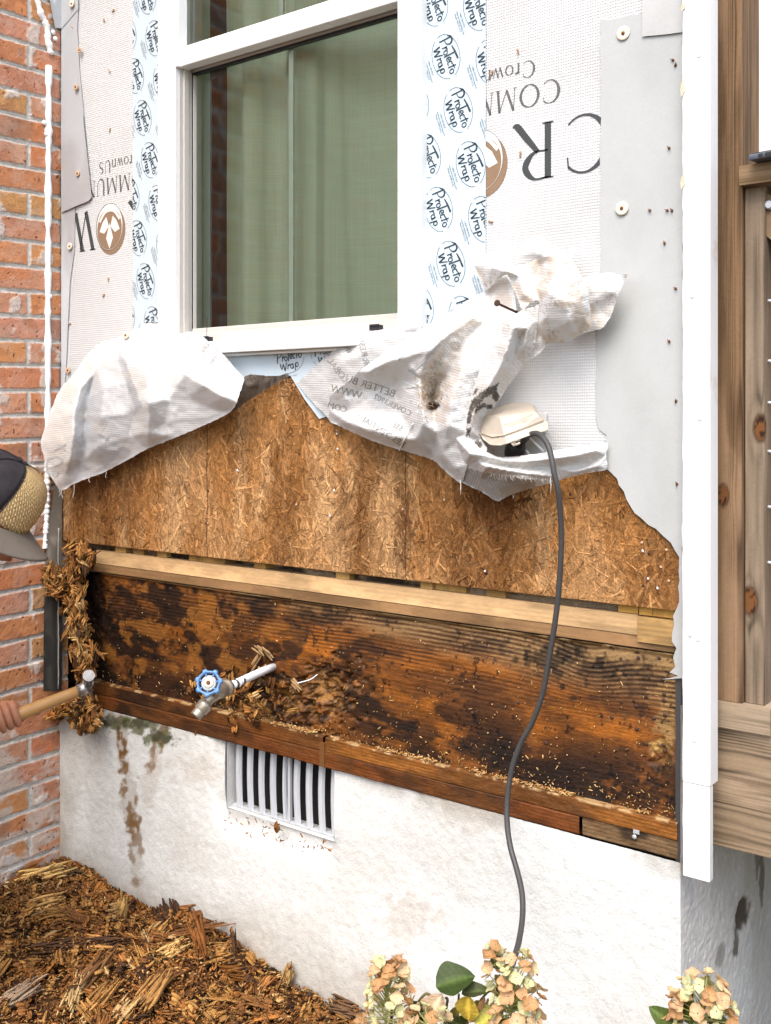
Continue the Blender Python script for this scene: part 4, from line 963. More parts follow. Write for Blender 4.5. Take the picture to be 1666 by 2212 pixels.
def script_logo():
    I = Ink()
    def s(pts, w, sm=True): 
        V, F = ribbon(bez(pts, 6) if sm and len(pts) > 2 else np.linspace(pts[0], pts[-1], 5) if len(pts) == 2 else pts, w); I.add(V, F)
    tk = 2.3
    V, F = ribbon(arc(0, 0, 48, 33, 12, 192, 40), .9); I.add(V, F); V, F = ribbon(arc(0, 0, 48, 33, 205, 352, 34), .9); I.add(V, F)
    s([(-36, -5), (-33, 22)], tk * 1.2); s([(-40, 17), (-33, 24), (-24, 24), (-20, 17), (-24, 10), (-33, 7)], [1.5, 3.5, 4.2, 3, 2, 1.5])
    s([(-20, -3), (-18, 9), (-17, 5), (-12, 9)], tk); s(arc(-8, 2, 4.2, 5, 90, 450, 16), tk, False)
    s([(-1, -5), (2, 21)], tk * 1.2); s([(-14, 20), (0, 23), (18, 25)], [2.5, 4, 4.5]); s([(6, 3), (11, 5), (11, 9), (8, 10), (5, 5), (6, 0), (12, 0)], tk)
    s([(21, 8), (17, 9.5), (14, 4), (16, -1), (21, 0)], tk); s([(25, -3), (28, 17)], tk); s([(21, 10), (33, 12)], tk); s(arc(36, 3, 4.4, 5.2, 90, 450, 16), tk, False)
    s([(-27, -7), (-25, -24)], tk * 1.3); s([(-25, -24), (-18, -9)], tk); s([(-18, -9), (-14, -26)], tk * 1.3); s([(-14, -26), (-7, -6)], tk)
    s([(-5, -23), (-3, -12), (-2, -15), (4, -12)], tk); s(arc(8, -18, 4, 5, 90, 450, 16), tk, False); s([(12, -12), (13, -24)], tk); s([(17, -30), (20, -12)], tk); s(arc(24, -17, 4, 5, 90, 450, 16), tk, False)
    s([(50, 10), (51, 11)], 1.0)
    for txt, dx, dy in (('1-800-759-9727', -16, -43), ('www.protectowrap.com', -22, -48.5), ('Meets ASTM 2112', -18, -54)):
        T = btext(txt, 5.6); V = np.array(T.V) + np.array([dx, dy]); I.add(V, T.F)
    return I
LOGO = script_logo()
def tape_print(tp, poly, cen, ang, rows, cols, A, B, Y, sc=.001):
    I = Ink()
    for i in rows:
        for j in cols:
            o = (cen[0] + A[0] * i + B[0] * j, cen[1] + A[1] * i + B[1] * j)
            I.add(LOGO.place(o, ang, sc), LOGO.F)
    bm = bmesh.new(); vs = [bm.verts.new((v[0], Y, v[1])) for v in I.V]
    for f in I.F:
        try: bm.faces.new([vs[q] for q in f])
        except ValueError: pass
    n = len(poly); cx = sum(p[0] for p in poly) / n; cz = sum(p[1] for p in poly) / n
    for i in range(n):
        a = Vector((poly[i][0], 0, poly[i][1])); b = Vector((poly[(i + 1) % n][0], 0, poly[(i + 1) % n][1])); d = b - a
        nn = Vector((d.z, 0, -d.x)).normalized()
        if (Vector((cx, 0, cz)) - a).dot(nn) > 0: nn = -nn
        bmesh.ops.bisect_plane(bm, geom=bm.verts[:] + bm.edges[:] + bm.faces[:], plane_co=a, plane_no=nn, clear_outer=True)
    off = worldloc(tp); bmesh.ops.translate(bm, vec=-off, verts=bm.verts)
    me = bpy.data.meshes.new('printed_logos'); bm.to_mesh(me); bm.free(); me.materials.append(M['ink_blue'])
    o = bpy.data.objects.new('printed_logos', me); COL.objects.link(o); o.parent = tp
def rect(x0, x1, y0, y1, Y): return [(P(x0, 500, Y).x, P(x0, y0, Y).z), (P(x1, 500, Y).x, P(x0, y0, Y).z), (P(x1, 500, Y).x, P(x0, y1, Y).z), (P(x0, 500, Y).x, P(x0, y1, Y).z)]
c0 = P(990, 237, -.0072); tape_print(t2, rect(908, 1049.5, -520, 900, -.0062), (c0.x, c0.z), R(-71), range(-12, 9), range(-4, 5), (.030, -.115), (.078, .082), -.0078)
c0 = P(308, 254, -.0072); tape_print(t1, rect(287.5, 352, -520, 722, -.0062), (c0.x, c0.z), R(-71), range(-14, 9), range(-4, 5), (.030, -.115), (.078, .082), -.0078)
c0 = P(545, 790, -.0060)
pl = [(P(a, b, -.0048).x, P(a, b, -.0048).z) for a, b in ((400, 745), (890, 742), (770, 830), (668, 876), (620, 812), (420, 812))]
tape_print(t3, [pl[0], pl[1], pl[2], pl[3], pl[4], pl[5]], (c0.x, c0.z), R(8), range(-3, 6), range(-2, 3), (.117, .012), (.052, -.098), -.0062)

# ================================================================ corner board
def trim():
    r = thing('corner_board', (XR, -.03, .6), 'chipped white corner board in two pieces, full height, right of the bare boards', 'trim board')
    x0 = P(1474.5, 900, -.034).x; x1 = P(1534, 300, -.034).x; zj = P(1500, 1694, -.034).z; zb = P(1500, 1897, -.034).z
    def board(name, xa, xb, ya, yb, z0, z1, seed, rgh=.0015):
        """board with worn, slightly wavy long edges"""
        zs = np.append(np.arange(z0, z1, .01), z1); prof = [(xa, yb), (xa, ya + .0015), (xa + .0015, ya), (xb - .0015, ya), (xb, ya + .0015), (xb, yb)]
        X = np.repeat(np.array([p[0] for p in prof])[None], len(zs), 0).copy(); Y = np.repeat(np.array([p[1] for p in prof])[None], len(zs), 0).copy(); Z = np.repeat(zs[:, None], len(prof), 1)
        n = rgh * (fbm(zs * 25, zs * 0 + seed, 4, seed) - .4) * 2 + .004 * sst(.72, .8, fbm(zs * 9, zs * 0, 3, seed + 3))
        X[:, :3] -= n[:, None] * np.array([1, 1, .6])
        return mesh(name, *_gm(X, Y, Z), M['board_paint'], r, None, None, False)
    def _gm(X, Y, Z):
        n, m = X.shape; V = np.stack([X, Y, Z], -1).reshape(-1, 3); i = np.arange(n * m).reshape(n, m); F = np.stack([i[:-1, :-1], i[:-1, 1:], i[1:, 1:], i[1:, :-1]], -1).reshape(-1, 4).tolist()
        F.append(list(i[0][::-1])); F.append(list(i[-1])); return V, F
    xs = P(1551, 200, -.01).x
    board('upper_board', x0, x1, -.034, .004, zj + .0012, 3.4, 3)
    board('lower_board', x0 + .0005, x1 - .0005, -.0345, -.018, zb, zj - .0006, 7)
    rr = rng(3); b = MB()
    for (x_, y_, s) in [(1475, 190, 9), (1475, 392, 8), (1476, 15, 4)]:
        b = MB()
        p = P(x_, y_, -.0345); k_ = s * .0008
        b.prism([p + Vector((-.002, 0, -k_ * 2.2)), p + Vector((.004, 0, -k_)), p + Vector((.003, 0, k_ * 2.0)), p + Vector((-.002, 0, k_ * 1.2)), p + Vector((-.004, 0, -k_ * .3))], (0, -.0012, 0))
        b.build('chipped_edge', M['bare_chip'], r)
    b = MB(); b.box((XR - .012, -.002, FT - .012), (XR - .001, .012, RZ1 + .02)); b.build('black_edge', M['cord_rubber'], r)
    for (x_, y_) in [(1510, 120), (1496, 640), (1512, 905), (1490, 1372), (1508, 1382), (1500, 1600), (1493, 1740), (1510, 1850)]:
        p = P(x_, y_, -.0342); b = MB(); b.lathe(p, (0, -1, 0), [(0, .0042), (.0006, .0036), (.0002, .0016)], 10); b.build('nail_dimple', M['dimple_paint'], r)
k = NT('board_paint'); v = k.map(); n = k.noise(v, 60, 4, .6); st = k.noise(k.map((300, 300, 5)), 1.5, 3, .6); d = k.noise(v, 9, 5, .7); 
plain_ = 0
M['board_paint'] = k.fin(k.mix(k.ramp(d, [(.58, 0), (.70, 1)]), (.74, .74, .73), (.58, .555, .50)), .5, k.bump(k.math('ADD', n, st), .22, .002), .4)
trim()

# ================================================================ deck beside the house
def plank(parent, name, a, b, tint, seed, axis='Z', knots=(), face='Y', grain=.5, freq=420, label=None, bev=.004):
    """weathered timber: dense front and side faces with grain, knots given as (s, t, r) along/across"""
    a = np.array(a, float); b = np.array(b, float); d = b - a
    V = []; F = []; base = 0; S = []; T = []
    def face_(o, u, v):
        nonlocal base
        o, u, v = map(lambda q: np.array(q, float), (o, u, v)); nn = lambda q: max(2, min(700, int(np.linalg.norm(q) / (.005 if abs(q['XYZ'.index(axis)]) > .0 else .0013)))); nu, nv = nn(u), nn(v)
        U, W_ = np.meshgrid(np.linspace(0, 1, nu), np.linspace(0, 1, nv), indexing='ij'); q = o + U[..., None] * u + W_[..., None] * v
        V.append(q.reshape(-1, 3)); i = np.arange(nu * nv).reshape(nu, nv) + base; base += nu * nv; F.append(np.stack([i[:-1, :-1], i[:-1, 1:], i[1:, 1:], i[1:, :-1]], -1).reshape(-1, 4))
    x, y, z = d
    face_(a, (x, 0, 0), (0, 0, z)); face_(a + [0, y, 0], (x, 0, 0), (0, 0, z)); face_(a, (0, y, 0), (0, 0, z)); face_(a + [x, 0, 0], (0, y, 0), (0, 0, z)); face_(a, (x, 0, 0), (0, y, 0)); face_(a + [0, 0, z], (x, 0, 0), (0, y, 0))
    V = np.concatenate(V); F = np.concatenate(F)
    if axis == 'Z': s = V[:, 2]; t = V[:, 0] + .8 * V[:, 1]; L = abs(z)
    elif axis == 'X': s = V[:, 0]; t = V[:, 2] + .8 * V[:, 1]; L = abs(x)
    else: s = V[:, 1]; t = V[:, 2] + .8 * V[:, 0]; L = abs(y)
    tw = t + .016 * fbm(s * 2.4, t * 3, 3, seed) + .003 * fbm(s * 12, t * 10, 2, seed + 1)
    kn = np.zeros(len(V)); ring = np.zeros(len(V))
    for (ks, kt, kr) in knots:
        q = np.hypot((s - ks) / 1.8, t - kt) / kr; tw = tw + np.sign(t - kt) * kr * 1.1 * np.exp(-(q / 2.0) ** 2); kn = np.maximum(kn, sst(1.15, .8, q)); ring = np.maximum(ring, np.exp(-((q - 1.05) / .18) ** 2)); 
    ph = tw * freq * (1 + .25 * vnoise(t * 20, t * 0, seed)); g = (.5 + .5 * np.sin(ph)) ** 1.5 * (.35 + .65 * sst(.3, .6, fbm(s * 3, t * 40, 3, seed + 8))); fine = fbm(s * 9, t * 420, 2, seed + 4)
    c = np.tile(tint, (len(V), 1)) * (1 - grain * g - .45 * (fine - .5))[:, None]
    c = mixc(c, tuple(min(.6, q_ * 1.5 + .03) for q_ in tint), .6 * sst(.45, .7, fbm(s * 3, t * 18, 4, seed + 5))); c = mixc(c, (.07, .035, .015), .5 * sst(.62, .75, fbm(s * 4, t * 30, 4, seed + 6)))
    c = mixc(c, (.15, .06, .018), kn); c = mixc(c, (.05, .025, .01), ring * .8 + 0 * kn); cr = (kn > .6) & (fbm(s * 200, t * 200, 2, seed) > .62); c[cr] = (.03, .012, .006)
    o = mesh(name, V, F, M['gray_wood'], parent, np.clip(c, .004, 1))
    if label: o['label'] = label
    return o
def deck():
    r = thing('wooden_deck', (-.4, .1, .6), 'weathered wooden deck corner with posts and top rail, right of the white board', 'deck')
    Y = .035
    q = lambda a, b, y=Y: P(a, b, y)
    zb0 = q(1600, 1838).z; zb1 = q(1600, 1572).z - .004
    plank(r, 'rim_joist', (q(1541, 1700).x, Y, zb0), (1.4, Y + .04, zb1), (.26, .185, .115), 21, 'X', (), freq=760, grain=.72)
    plank(r, 'bottom_rail', (q(1543, 1530).x, Y - .012, zb1 + .002), (q(1664, 1530, Y - .012).x, Y + .12, q(1600, 1524, Y - .012).z), (.30, .225, .15), 22, 'X', (), freq=300, grain=.3)
    zp0 = q(1600, 1524, Y - .012).z + .001
    x0, x1 = q(1550, 900).x, q(1604, 900).x
    plank(r, 'post', (x0, Y, zp0), (x1, Y + .09, 3.3), (.20, .118, .060), 23, 'Z', ((q(1560, 1070).z, q(1562, 1070).x + .8 * Y, .010),), freq=620, grain=.75, label='brown straight grained post next to the white board')
    x2 = q(1652, 900, Y + .01).x; zr0 = q(1640, 403, Y + .01).z
    plank(r, 'post', (x1 + .002, Y + .01, zp0), (x2, Y + .05, zr0), (.21, .155, .105), 24, 'Z', ((q(1636, 925).z, q(1640, 925).x + .8 * (Y + .01), .012), (q(1612, 1300).z, q(1616, 1300).x + .8 * (Y + .01), .013)), freq=560, grain=.62, label='grey post with two round knots under the top rail')
    plank(r, 'side_post', (q(1606, 200, Y + .06).x, Y + .06, zr0 + .05), (q(1624, 200, Y + .06).x, Y + .1, 3.3), (.20, .13, .075), 25, 'Z', (), freq=600)
    # top rail runs to the right
    plank(r, 'top_rail', (q(1597, 380, Y - .015).x, Y - .015, zr0 + .001), (1.4, Y + .12, q(1597, 358, Y - .015).z), (.19, .12, .06), 26, 'X', (), freq=600)
    def brace():
        a = q(1655, 415, Y + .02); 
        b = MB(); b.prism([a, a + Vector((.16, 0, -.15)), a + Vector((.16, 0, -.24)), a + Vector((-.0, 0, -.075))], (0, .035, 0)); b.build('brace', M['brace_wood'], r)
        b = MB(); p = q(1664, 443, Y + .018); b.lathe(p, (0, -1, 0), [(0, .009), (.004, .009), (.008, .006)], 8); b.build('bolt', M['galv'], r)
    brace()
    b = MB()
    for y_ in (780, 870, 975, 1095, 1215, 650):
        p = q(1657, y_ * 1.0, Y + .03); b.tube([p, p + Vector((1.6, .0, 0))], .0016, 6); b.lathe(p - Vector((.002, 0, 0)), (1, 0, 0), [(0, .003), (.008, .003), (.010, .002)], 8)
    b.build('wire_cable', M['galv'], r)
    plank(r, 'inner_post', (x2 + .012, Y + .06, zp0), (x2 + .05, Y + .15, zr0), (.20, .10, .04), 28, 'Z', (), freq=300)
    b = MB()
    for i in range(12): b.box((XR + .03 + .14 * i, .10, zb1 - .02), (XR + .03 + .14 * i + .134, 1.6, zb1 + .016), .002)
    b.build('deck_board', M['brace_wood'], r)
    b = MB()
    for i in range(4): b.box((XR + .03 + .4 * i, .0765, zb0 + .02), (XR + .07 + .4 * i, 1.6, zb1 - .024), .002)
    b.build('joist', M['brace_wood'], r)
    b = MB(); 
    for xx in (1.0,): b.box((xx, .0, -.05), (xx + .09, .09, zb0), .003)
    b.build('support_post', M['brace_wood'], r)
deck()
def neighbour():
    r = thing('porch_wall', (.2, .5, .6), 'plain white painted porch wall above the deck rail, far right', 'wall')
    b = MB(); y = .55
    for i in range(11): b.box((XR + .02 + i * .25, y, 1.0), (XR + .264 + i * .25, y + .02, 3.5), .003)
    b.build('panel', M['siding'], r)
    b = MB(); b.box((XR + .002, .09, 1.02), (XR + .02, .56, 3.5), .002); b.build('side_panel', M['siding'], r)
neighbour()
def phone():
    p = P(1612, 338, .0); 
    r = thing('mobile_phone', (p.x + .05, .02, p.z), 'dark grey mobile phone lying on the wooden top rail', 'phone')
    zt = P(1597, 358, .020).z + .0015
    Rm = Matrix.Rotation(R(-7), 3, 'Z')
    c = Vector((p.x + .004, -.002, zt))
    def bx(b, lo, hi, bev): b.box(c + Vector(lo), c + Vector(hi), bev, Rm, c)
    b = MB(); bx(b, (0, 0, .0), (.150, .074, .011), .004); b.build('case', M['phone_case'], r)
    b = MB(); bx(b, (.006, .004, .0112), (.144, .070, .0122), .0004); b.build('screen', M['black_plastic'], r)
    b = MB(); bx(b, (.018, -.0008, .003), (.026, .0, .008), .0003); bx(b, (.030, -.0008, .0028), (.056, .0, .0082), .0003); bx(b, (.062, -.0008, .003), (.072, .0, .008), .0003); b.build('button', M['black_plastic'], r)
phone()

# ================================================================ loose house wrap
class Flap:
    """cloth sheet that stands off the wall: corner list (photo units, mm off the wall) -> folded surface"""
    def __init__(s, bnd, inn, cre=(), st=4.0, sm=6, wr=2.0, seed=0, jag=.5, conv=None, tight=()):
        cv = conv or (lambda p: p)
        b = [(*cv(p[:2]), p[2]) for p in bnd]; i_ = [(*cv(p[:2]), p[2]) for p in inn]
        ctrl = np.array(b + i_, float); n = len(b)
        ex = []
        for ch in cre:
            for a, c in zip(ch, ch[1:]): ex.append((n + a, n + c))
        v, f, vo = cdt([p[:2] for p in b], [p[:2] for p in i_], ex)
        d = np.array([ctrl[o[0]][2] if len(o) else np.nan for o in vo])
        for q in np.where(np.isnan(d))[0]:
            w_ = 1 / (np.hypot(ctrl[:, 0] - v[q, 0], ctrl[:, 1] - v[q, 1]) ** 2 + 1); d[q] = (w_ * ctrl[:, 2]).sum() / w_.sum()
        # creases of the big facets stay; fill with a fine net
        loop = []
        r = rng(seed); raw = [p[:2] for p in b]
        sc = bez(raw + raw[:1], 6)
        loop = resample([tuple(p) for p in sc[:-1]], st, 0); loop = [(x + r.normal(0, jag), y + r.normal(0, jag)) for x, y in loop]
        L = np.array(loop); gx, gy = np.meshgrid(np.arange(L[:, 0].min(), L[:, 0].max(), st), np.arange(L[:, 1].min(), L[:, 1].max(), st), indexing='ij')
        gx = gx + (np.arange(gx.shape[1]) % 2)[None] * st / 2
        gx = gx.ravel(); gy = gy.ravel(); ins = inside(gx, gy, loop)
        for q in range(0, len(loop), 1):
            near = np.hypot(gx - loop[q][0], gy - loop[q][1]) < st * .5; ins &= ~near
        V, F, _ = cdt(loop, list(zip(gx[ins], gy[ins])))
        D = np.full(len(V), np.nan)
        for (a, b_, c) in f:
            A, B, C_ = v[a], v[b_], v[c]; de = (B[1] - C_[1]) * (A[0] - C_[0]) + (C_[0] - B[0]) * (A[1] - C_[1])
            if abs(de) < 1e-9: continue
            l1 = ((B[1] - C_[1]) * (V[:, 0] - C_[0]) + (C_[0] - B[0]) * (V[:, 1] - C_[1])) / de
            l2 = ((C_[1] - A[1]) * (V[:, 0] - C_[0]) + (A[0] - C_[0]) * (V[:, 1] - C_[1])) / de; l3 = 1 - l1 - l2
            m = (l1 > -.001) & (l2 > -.001) & (l3 > -.001) & np.isnan(D); D[m] = (l1 * d[a] + l2 * d[b_] + l3 * d[c])[m]
        bad = np.isnan(D)
        if bad.any():
            g = np.where(~bad)[0]; k_ = np.argmin(np.hypot(V[bad][:, None, 0] - V[g][None, :, 0], V[bad][:, None, 1] - V[g][None, :, 1]), 1); D[bad] = D[g[k_]]
        E = set()
        for t in F:
            for a, b_ in ((t[0], t[1]), (t[1], t[2]), (t[2], t[0])): E.add((min(a, b_), max(a, b_)))
        E = np.array(list(E)); cnt = np.zeros(len(V)); np.add.at(cnt, E[:, 0], 1); np.add.at(cnt, E[:, 1], 1)
        for _ in range(sm):
            s_ = np.zeros(len(V)); np.add.at(s_, E[:, 0], D[E[:, 1]]); np.add.at(s_, E[:, 1], D[E[:, 0]]); D = .4 * D + .6 * s_ / np.maximum(cnt, 1)
        cr_ = np.abs(fbm(V[:, 0] / 30 + 9, V[:, 1] / 30, 2, seed + 7) - .5) * 2; D = D + wr * 1.1 * np.minimum(cr_, .22) / .22 - wr * .5
        D = D + wr * (fbm(V[:, 0] / 22, V[:, 1] / 22, 3, seed) - .5) * 2 + wr * 1.6 * (1 - np.abs(fbm(V[:, 0] / 50 + 5, V[:, 1] / 34, 3, seed + 3) - .5) * 6).clip(0)
        s.V, s.F, s.D = V, F, D
    def xyz(s, px, py, d):
        px = np.asarray(px, float); u = (px - 833) / FU; a = FX + u * RX; b = FY + u * RY; t = (1.8 - d / 1000.) / b
        return np.stack([a * t, -1.8 + b * t, 1.5 - (np.asarray(py) - HZ) / FU * t], -1)
    def depth(s, px, py):
        px = np.asarray(px, float); py = np.asarray(py, float); q = (px[:, None] - s.V[None, :, 0]) ** 2 + (py[:, None] - s.V[None, :, 1]) ** 2
        i = np.argpartition(q, 3, 1)[:, :3]; w_ = 1 / (np.take_along_axis(q, i, 1) + .5); return (w_ * s.D[i]).sum(1) / w_.sum(1)
    def build(s, name, parent, colf, mat='wrap_loose', thick=.0):
        W_ = s.xyz(s.V[:, 0], s.V[:, 1], s.D); c = colf(s.V[:, 0], s.V[:, 1])
        return mesh(name, W_, s.F, M[mat], parent, c, np.stack([W_[:, 0] - .35 * W_[:, 1], W_[:, 2] - .3 * W_[:, 1]], -1), True)
    def ink(s, name, V2, F, mat, parent, up=1.3):
        """V2 in photo units; laid on the cloth"""
        V2 = np.asarray(V2, float); d = s.depth(V2[:, 0], V2[:, 1]) + up
        return mesh(name, s.xyz(V2[:, 0], V2[:, 1], d), [tuple(f) for f in F], M[mat], parent)
z4 = lambda p: (p[0] * .4, p[1] * .4 + 583.1)
z1 = lambda p: (583.1 + .3 * p[0], 499.8 + .3 * p[1])
z2 = lambda p: (916.3 + .3 * p[0], 499.8 + .3 * p[1])
def poly_m(px, py, poly, soft=0.0, seed=0, cv=None):
    q = [cv(p) for p in poly] if cv else poly
    return inside(px + soft * (fbm(px / 9, py / 9, 3, seed) - .5) * 2, py + soft * (fbm(px / 9 + 40, py / 9, 3, seed) - .5) * 2, q).astype(float)
WHITE = np.array([.77, .768, .755])
fl = thing('loose_house_wrap', (-2.2, -.05, 1.5), 'pale sheet of wrap folded out left of the peak, its tip over the brick edge', 'house wrap')
def left_flap():
    B = [(765,290,18),(850,290,22),(870,320,30),(905,358,42),(985,340,50),(1065,338,50),(1135,395,55),(1210,460,60),(1280,540,62),(1318,585,60),(1300,650,70),(1280,712,88),(1240,770,60),(1100,840,50),(950,905,45),(800,965,45),(700,1020,40),(570,1090,38),(480,1122,45),(400,1155,60),(330,1190,70),(290,1140,85),(255,1080,92),(235,1000,95),(220,930,95),(245,850,90),(280,740,78),(330,640,62),(400,560,48),(460,470,38),(540,390,26),(600,378,20),(680,350,14),(740,325,14)]
    I = [(600,430,34),(520,540,60),(430,640,92),(400,760,112),(395,900,116),(380,1020,104),(355,1110,84),
         (480,650,56),(462,780,62),(460,920,64),(440,1040,58),
         (560,640,88),(545,800,104),(530,950,90),(560,1040,55),
         (650,470,58),(690,600,84),(700,760,84),(710,900,66),
         (780,420,62),(800,560,112),(805,720,124),(803,880,84),
         (860,450,48),(890,560,66),(910,700,78),(900,820,64),
         (1000,560,104),(1100,620,112),(1200,680,106),
         (950,440,52),(1050,450,56),(1150,530,62),(1230,600,66),(1020,700,72),(1130,740,66),(1000,800,60),(760,350,30),(820,360,40)]
    f = Flap(B, I, [(0, 1, 2, 3, 4, 5, 6), (7, 8, 9, 10), (11, 12, 13, 14), (15, 16, 17, 18), (19, 20, 21, 22), (20, 27, 28, 29), (23, 24, 25, 26)], 3.6, 1, 1.0, 21, .5, z4)
    def col(px, py):
        c = np.tile(WHITE, (len(px), 1)); z = (px / .4, (py - 583.1) / .4)
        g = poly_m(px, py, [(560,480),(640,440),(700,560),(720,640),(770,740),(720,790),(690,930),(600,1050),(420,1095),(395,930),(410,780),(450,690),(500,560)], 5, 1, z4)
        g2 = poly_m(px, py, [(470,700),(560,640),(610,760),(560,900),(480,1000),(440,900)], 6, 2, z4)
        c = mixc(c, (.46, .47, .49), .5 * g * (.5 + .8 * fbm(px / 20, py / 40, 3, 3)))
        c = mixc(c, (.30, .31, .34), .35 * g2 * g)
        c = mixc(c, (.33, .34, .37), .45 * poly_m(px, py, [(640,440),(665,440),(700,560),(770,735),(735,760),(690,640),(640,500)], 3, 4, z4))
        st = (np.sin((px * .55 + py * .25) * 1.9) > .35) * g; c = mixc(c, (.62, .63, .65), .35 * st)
        c = mixc(c, (.60, .53, .45), .35 * sst(400, 240, px) * sst(.5, .7, fbm(px / 30, py / 30, 4, 5)))
        return mixc(c, (.64, .57, .49), .4 * poly_m(px, py, [(600,378),(520,440),(400,560),(300,720),(235,900),(230,1000),(330,1190),(400,1000),(400,700),(520,520)], 4, 6, z4))
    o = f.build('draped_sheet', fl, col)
    # outlined letters printed on the strip, and mirrored faint words
    def gl(pl, cv, w_, nm='ink_pale', up=1.2):
        J = Ink()
        for p in pl:
            q = [cv(a) for a in p]; V, F = ribbon(bez(q, 6) if len(q) > 2 else np.linspace(q[0], q[1], 8), w_); J.add(V, F)
        f.ink('printed_letters', J.V, J.F, nm, o, up)
    gl([[(258, 1020), (250, 1060), (262, 1110)], [(258, 1022), (300, 1010), (335, 1022), (325, 1045), (262, 1068)], [(290, 975), (330, 955), (358, 940)], [(320, 945), (352, 972)], [(282, 1105), (300, 1115), (318, 1090)]], z4, 3.6)
    T = btext('ELIF', 14); v = np.array(T.V); v[:, 0] = -v[:, 0]; a = R(62)
    for txt, ox, oy, sc in (('LIFE', 1130, 398, 13.5), ('COMM', 1190, 430, 12.0), ('25', 1235, 478, 10)):
        T = btext(txt, sc); v = np.array(T.V); p = z4((ox, oy)); x = -v[:, 1]; y = v[:, 0]; x, y = x * math.cos(.45) - y * math.sin(.45), x * math.sin(.45) + y * math.cos(.45)
        f.ink('printed_letters', np.stack([p[0] + x, p[1] + y], -1), T.F, 'ink_pale', o)
    J = Ink(); r = rng(3)
    b = MB()
    for (x_, y_, L) in [(400, 1150, 22), (575, 1090, 8), (330, 1185, 12), (325, 1188, 9), (480, 1120, 7)]:
        p = z4((x_, y_)); q = f.xyz([p[0]], [p[1]], np.array([f.depth([p[0]], [p[1]])[0]]))[0]; pts = [Vector(q)]
        for k_ in range(5): pts.append(pts[-1] + Vector((r.normal(0, .002), r.normal(0, .001), -L * .0009 * .45)))
        b.tube(pts, .0006, 4)
    b.build('frayed_thread', M['wrap_chip'], o)
    U_ = Flap([(1300,590,58),(1340,566,50),(1400,568,36),(1450,572,24),(1500,571,16),(1550,562,8),(1556,575,6),(1500,610,10),(1400,668,16),(1300,735,34),(1235,775,46),(1262,715,70)], [(1330,640,50),(1400,620,30),(1290,690,56)], (), 3.5, 3, 1, 22, .4, z4)
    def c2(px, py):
        c = np.tile([.17, .135, .105], (len(px), 1)); return mixc(c, (.06, .045, .035), .7 * sst(.5, .7, fbm(px / 6, py / 16, 4, 8)))  # dirty brown-grey weave, the shading under the fold put into its colour
    u = U_.build('sheet_underside', fl, c2); u['label'] = 'dirty underside of the flap, painted dark with its shading'
    cap_nail(o, 272, 724, -.030, .0105)
left_flap()
fr = thing('loose_house_wrap', (-1.15, -.05, 1.4), 'big dirty knotted bunch of loose wrap, pinned by a long nail beside the outlet', 'house wrap')
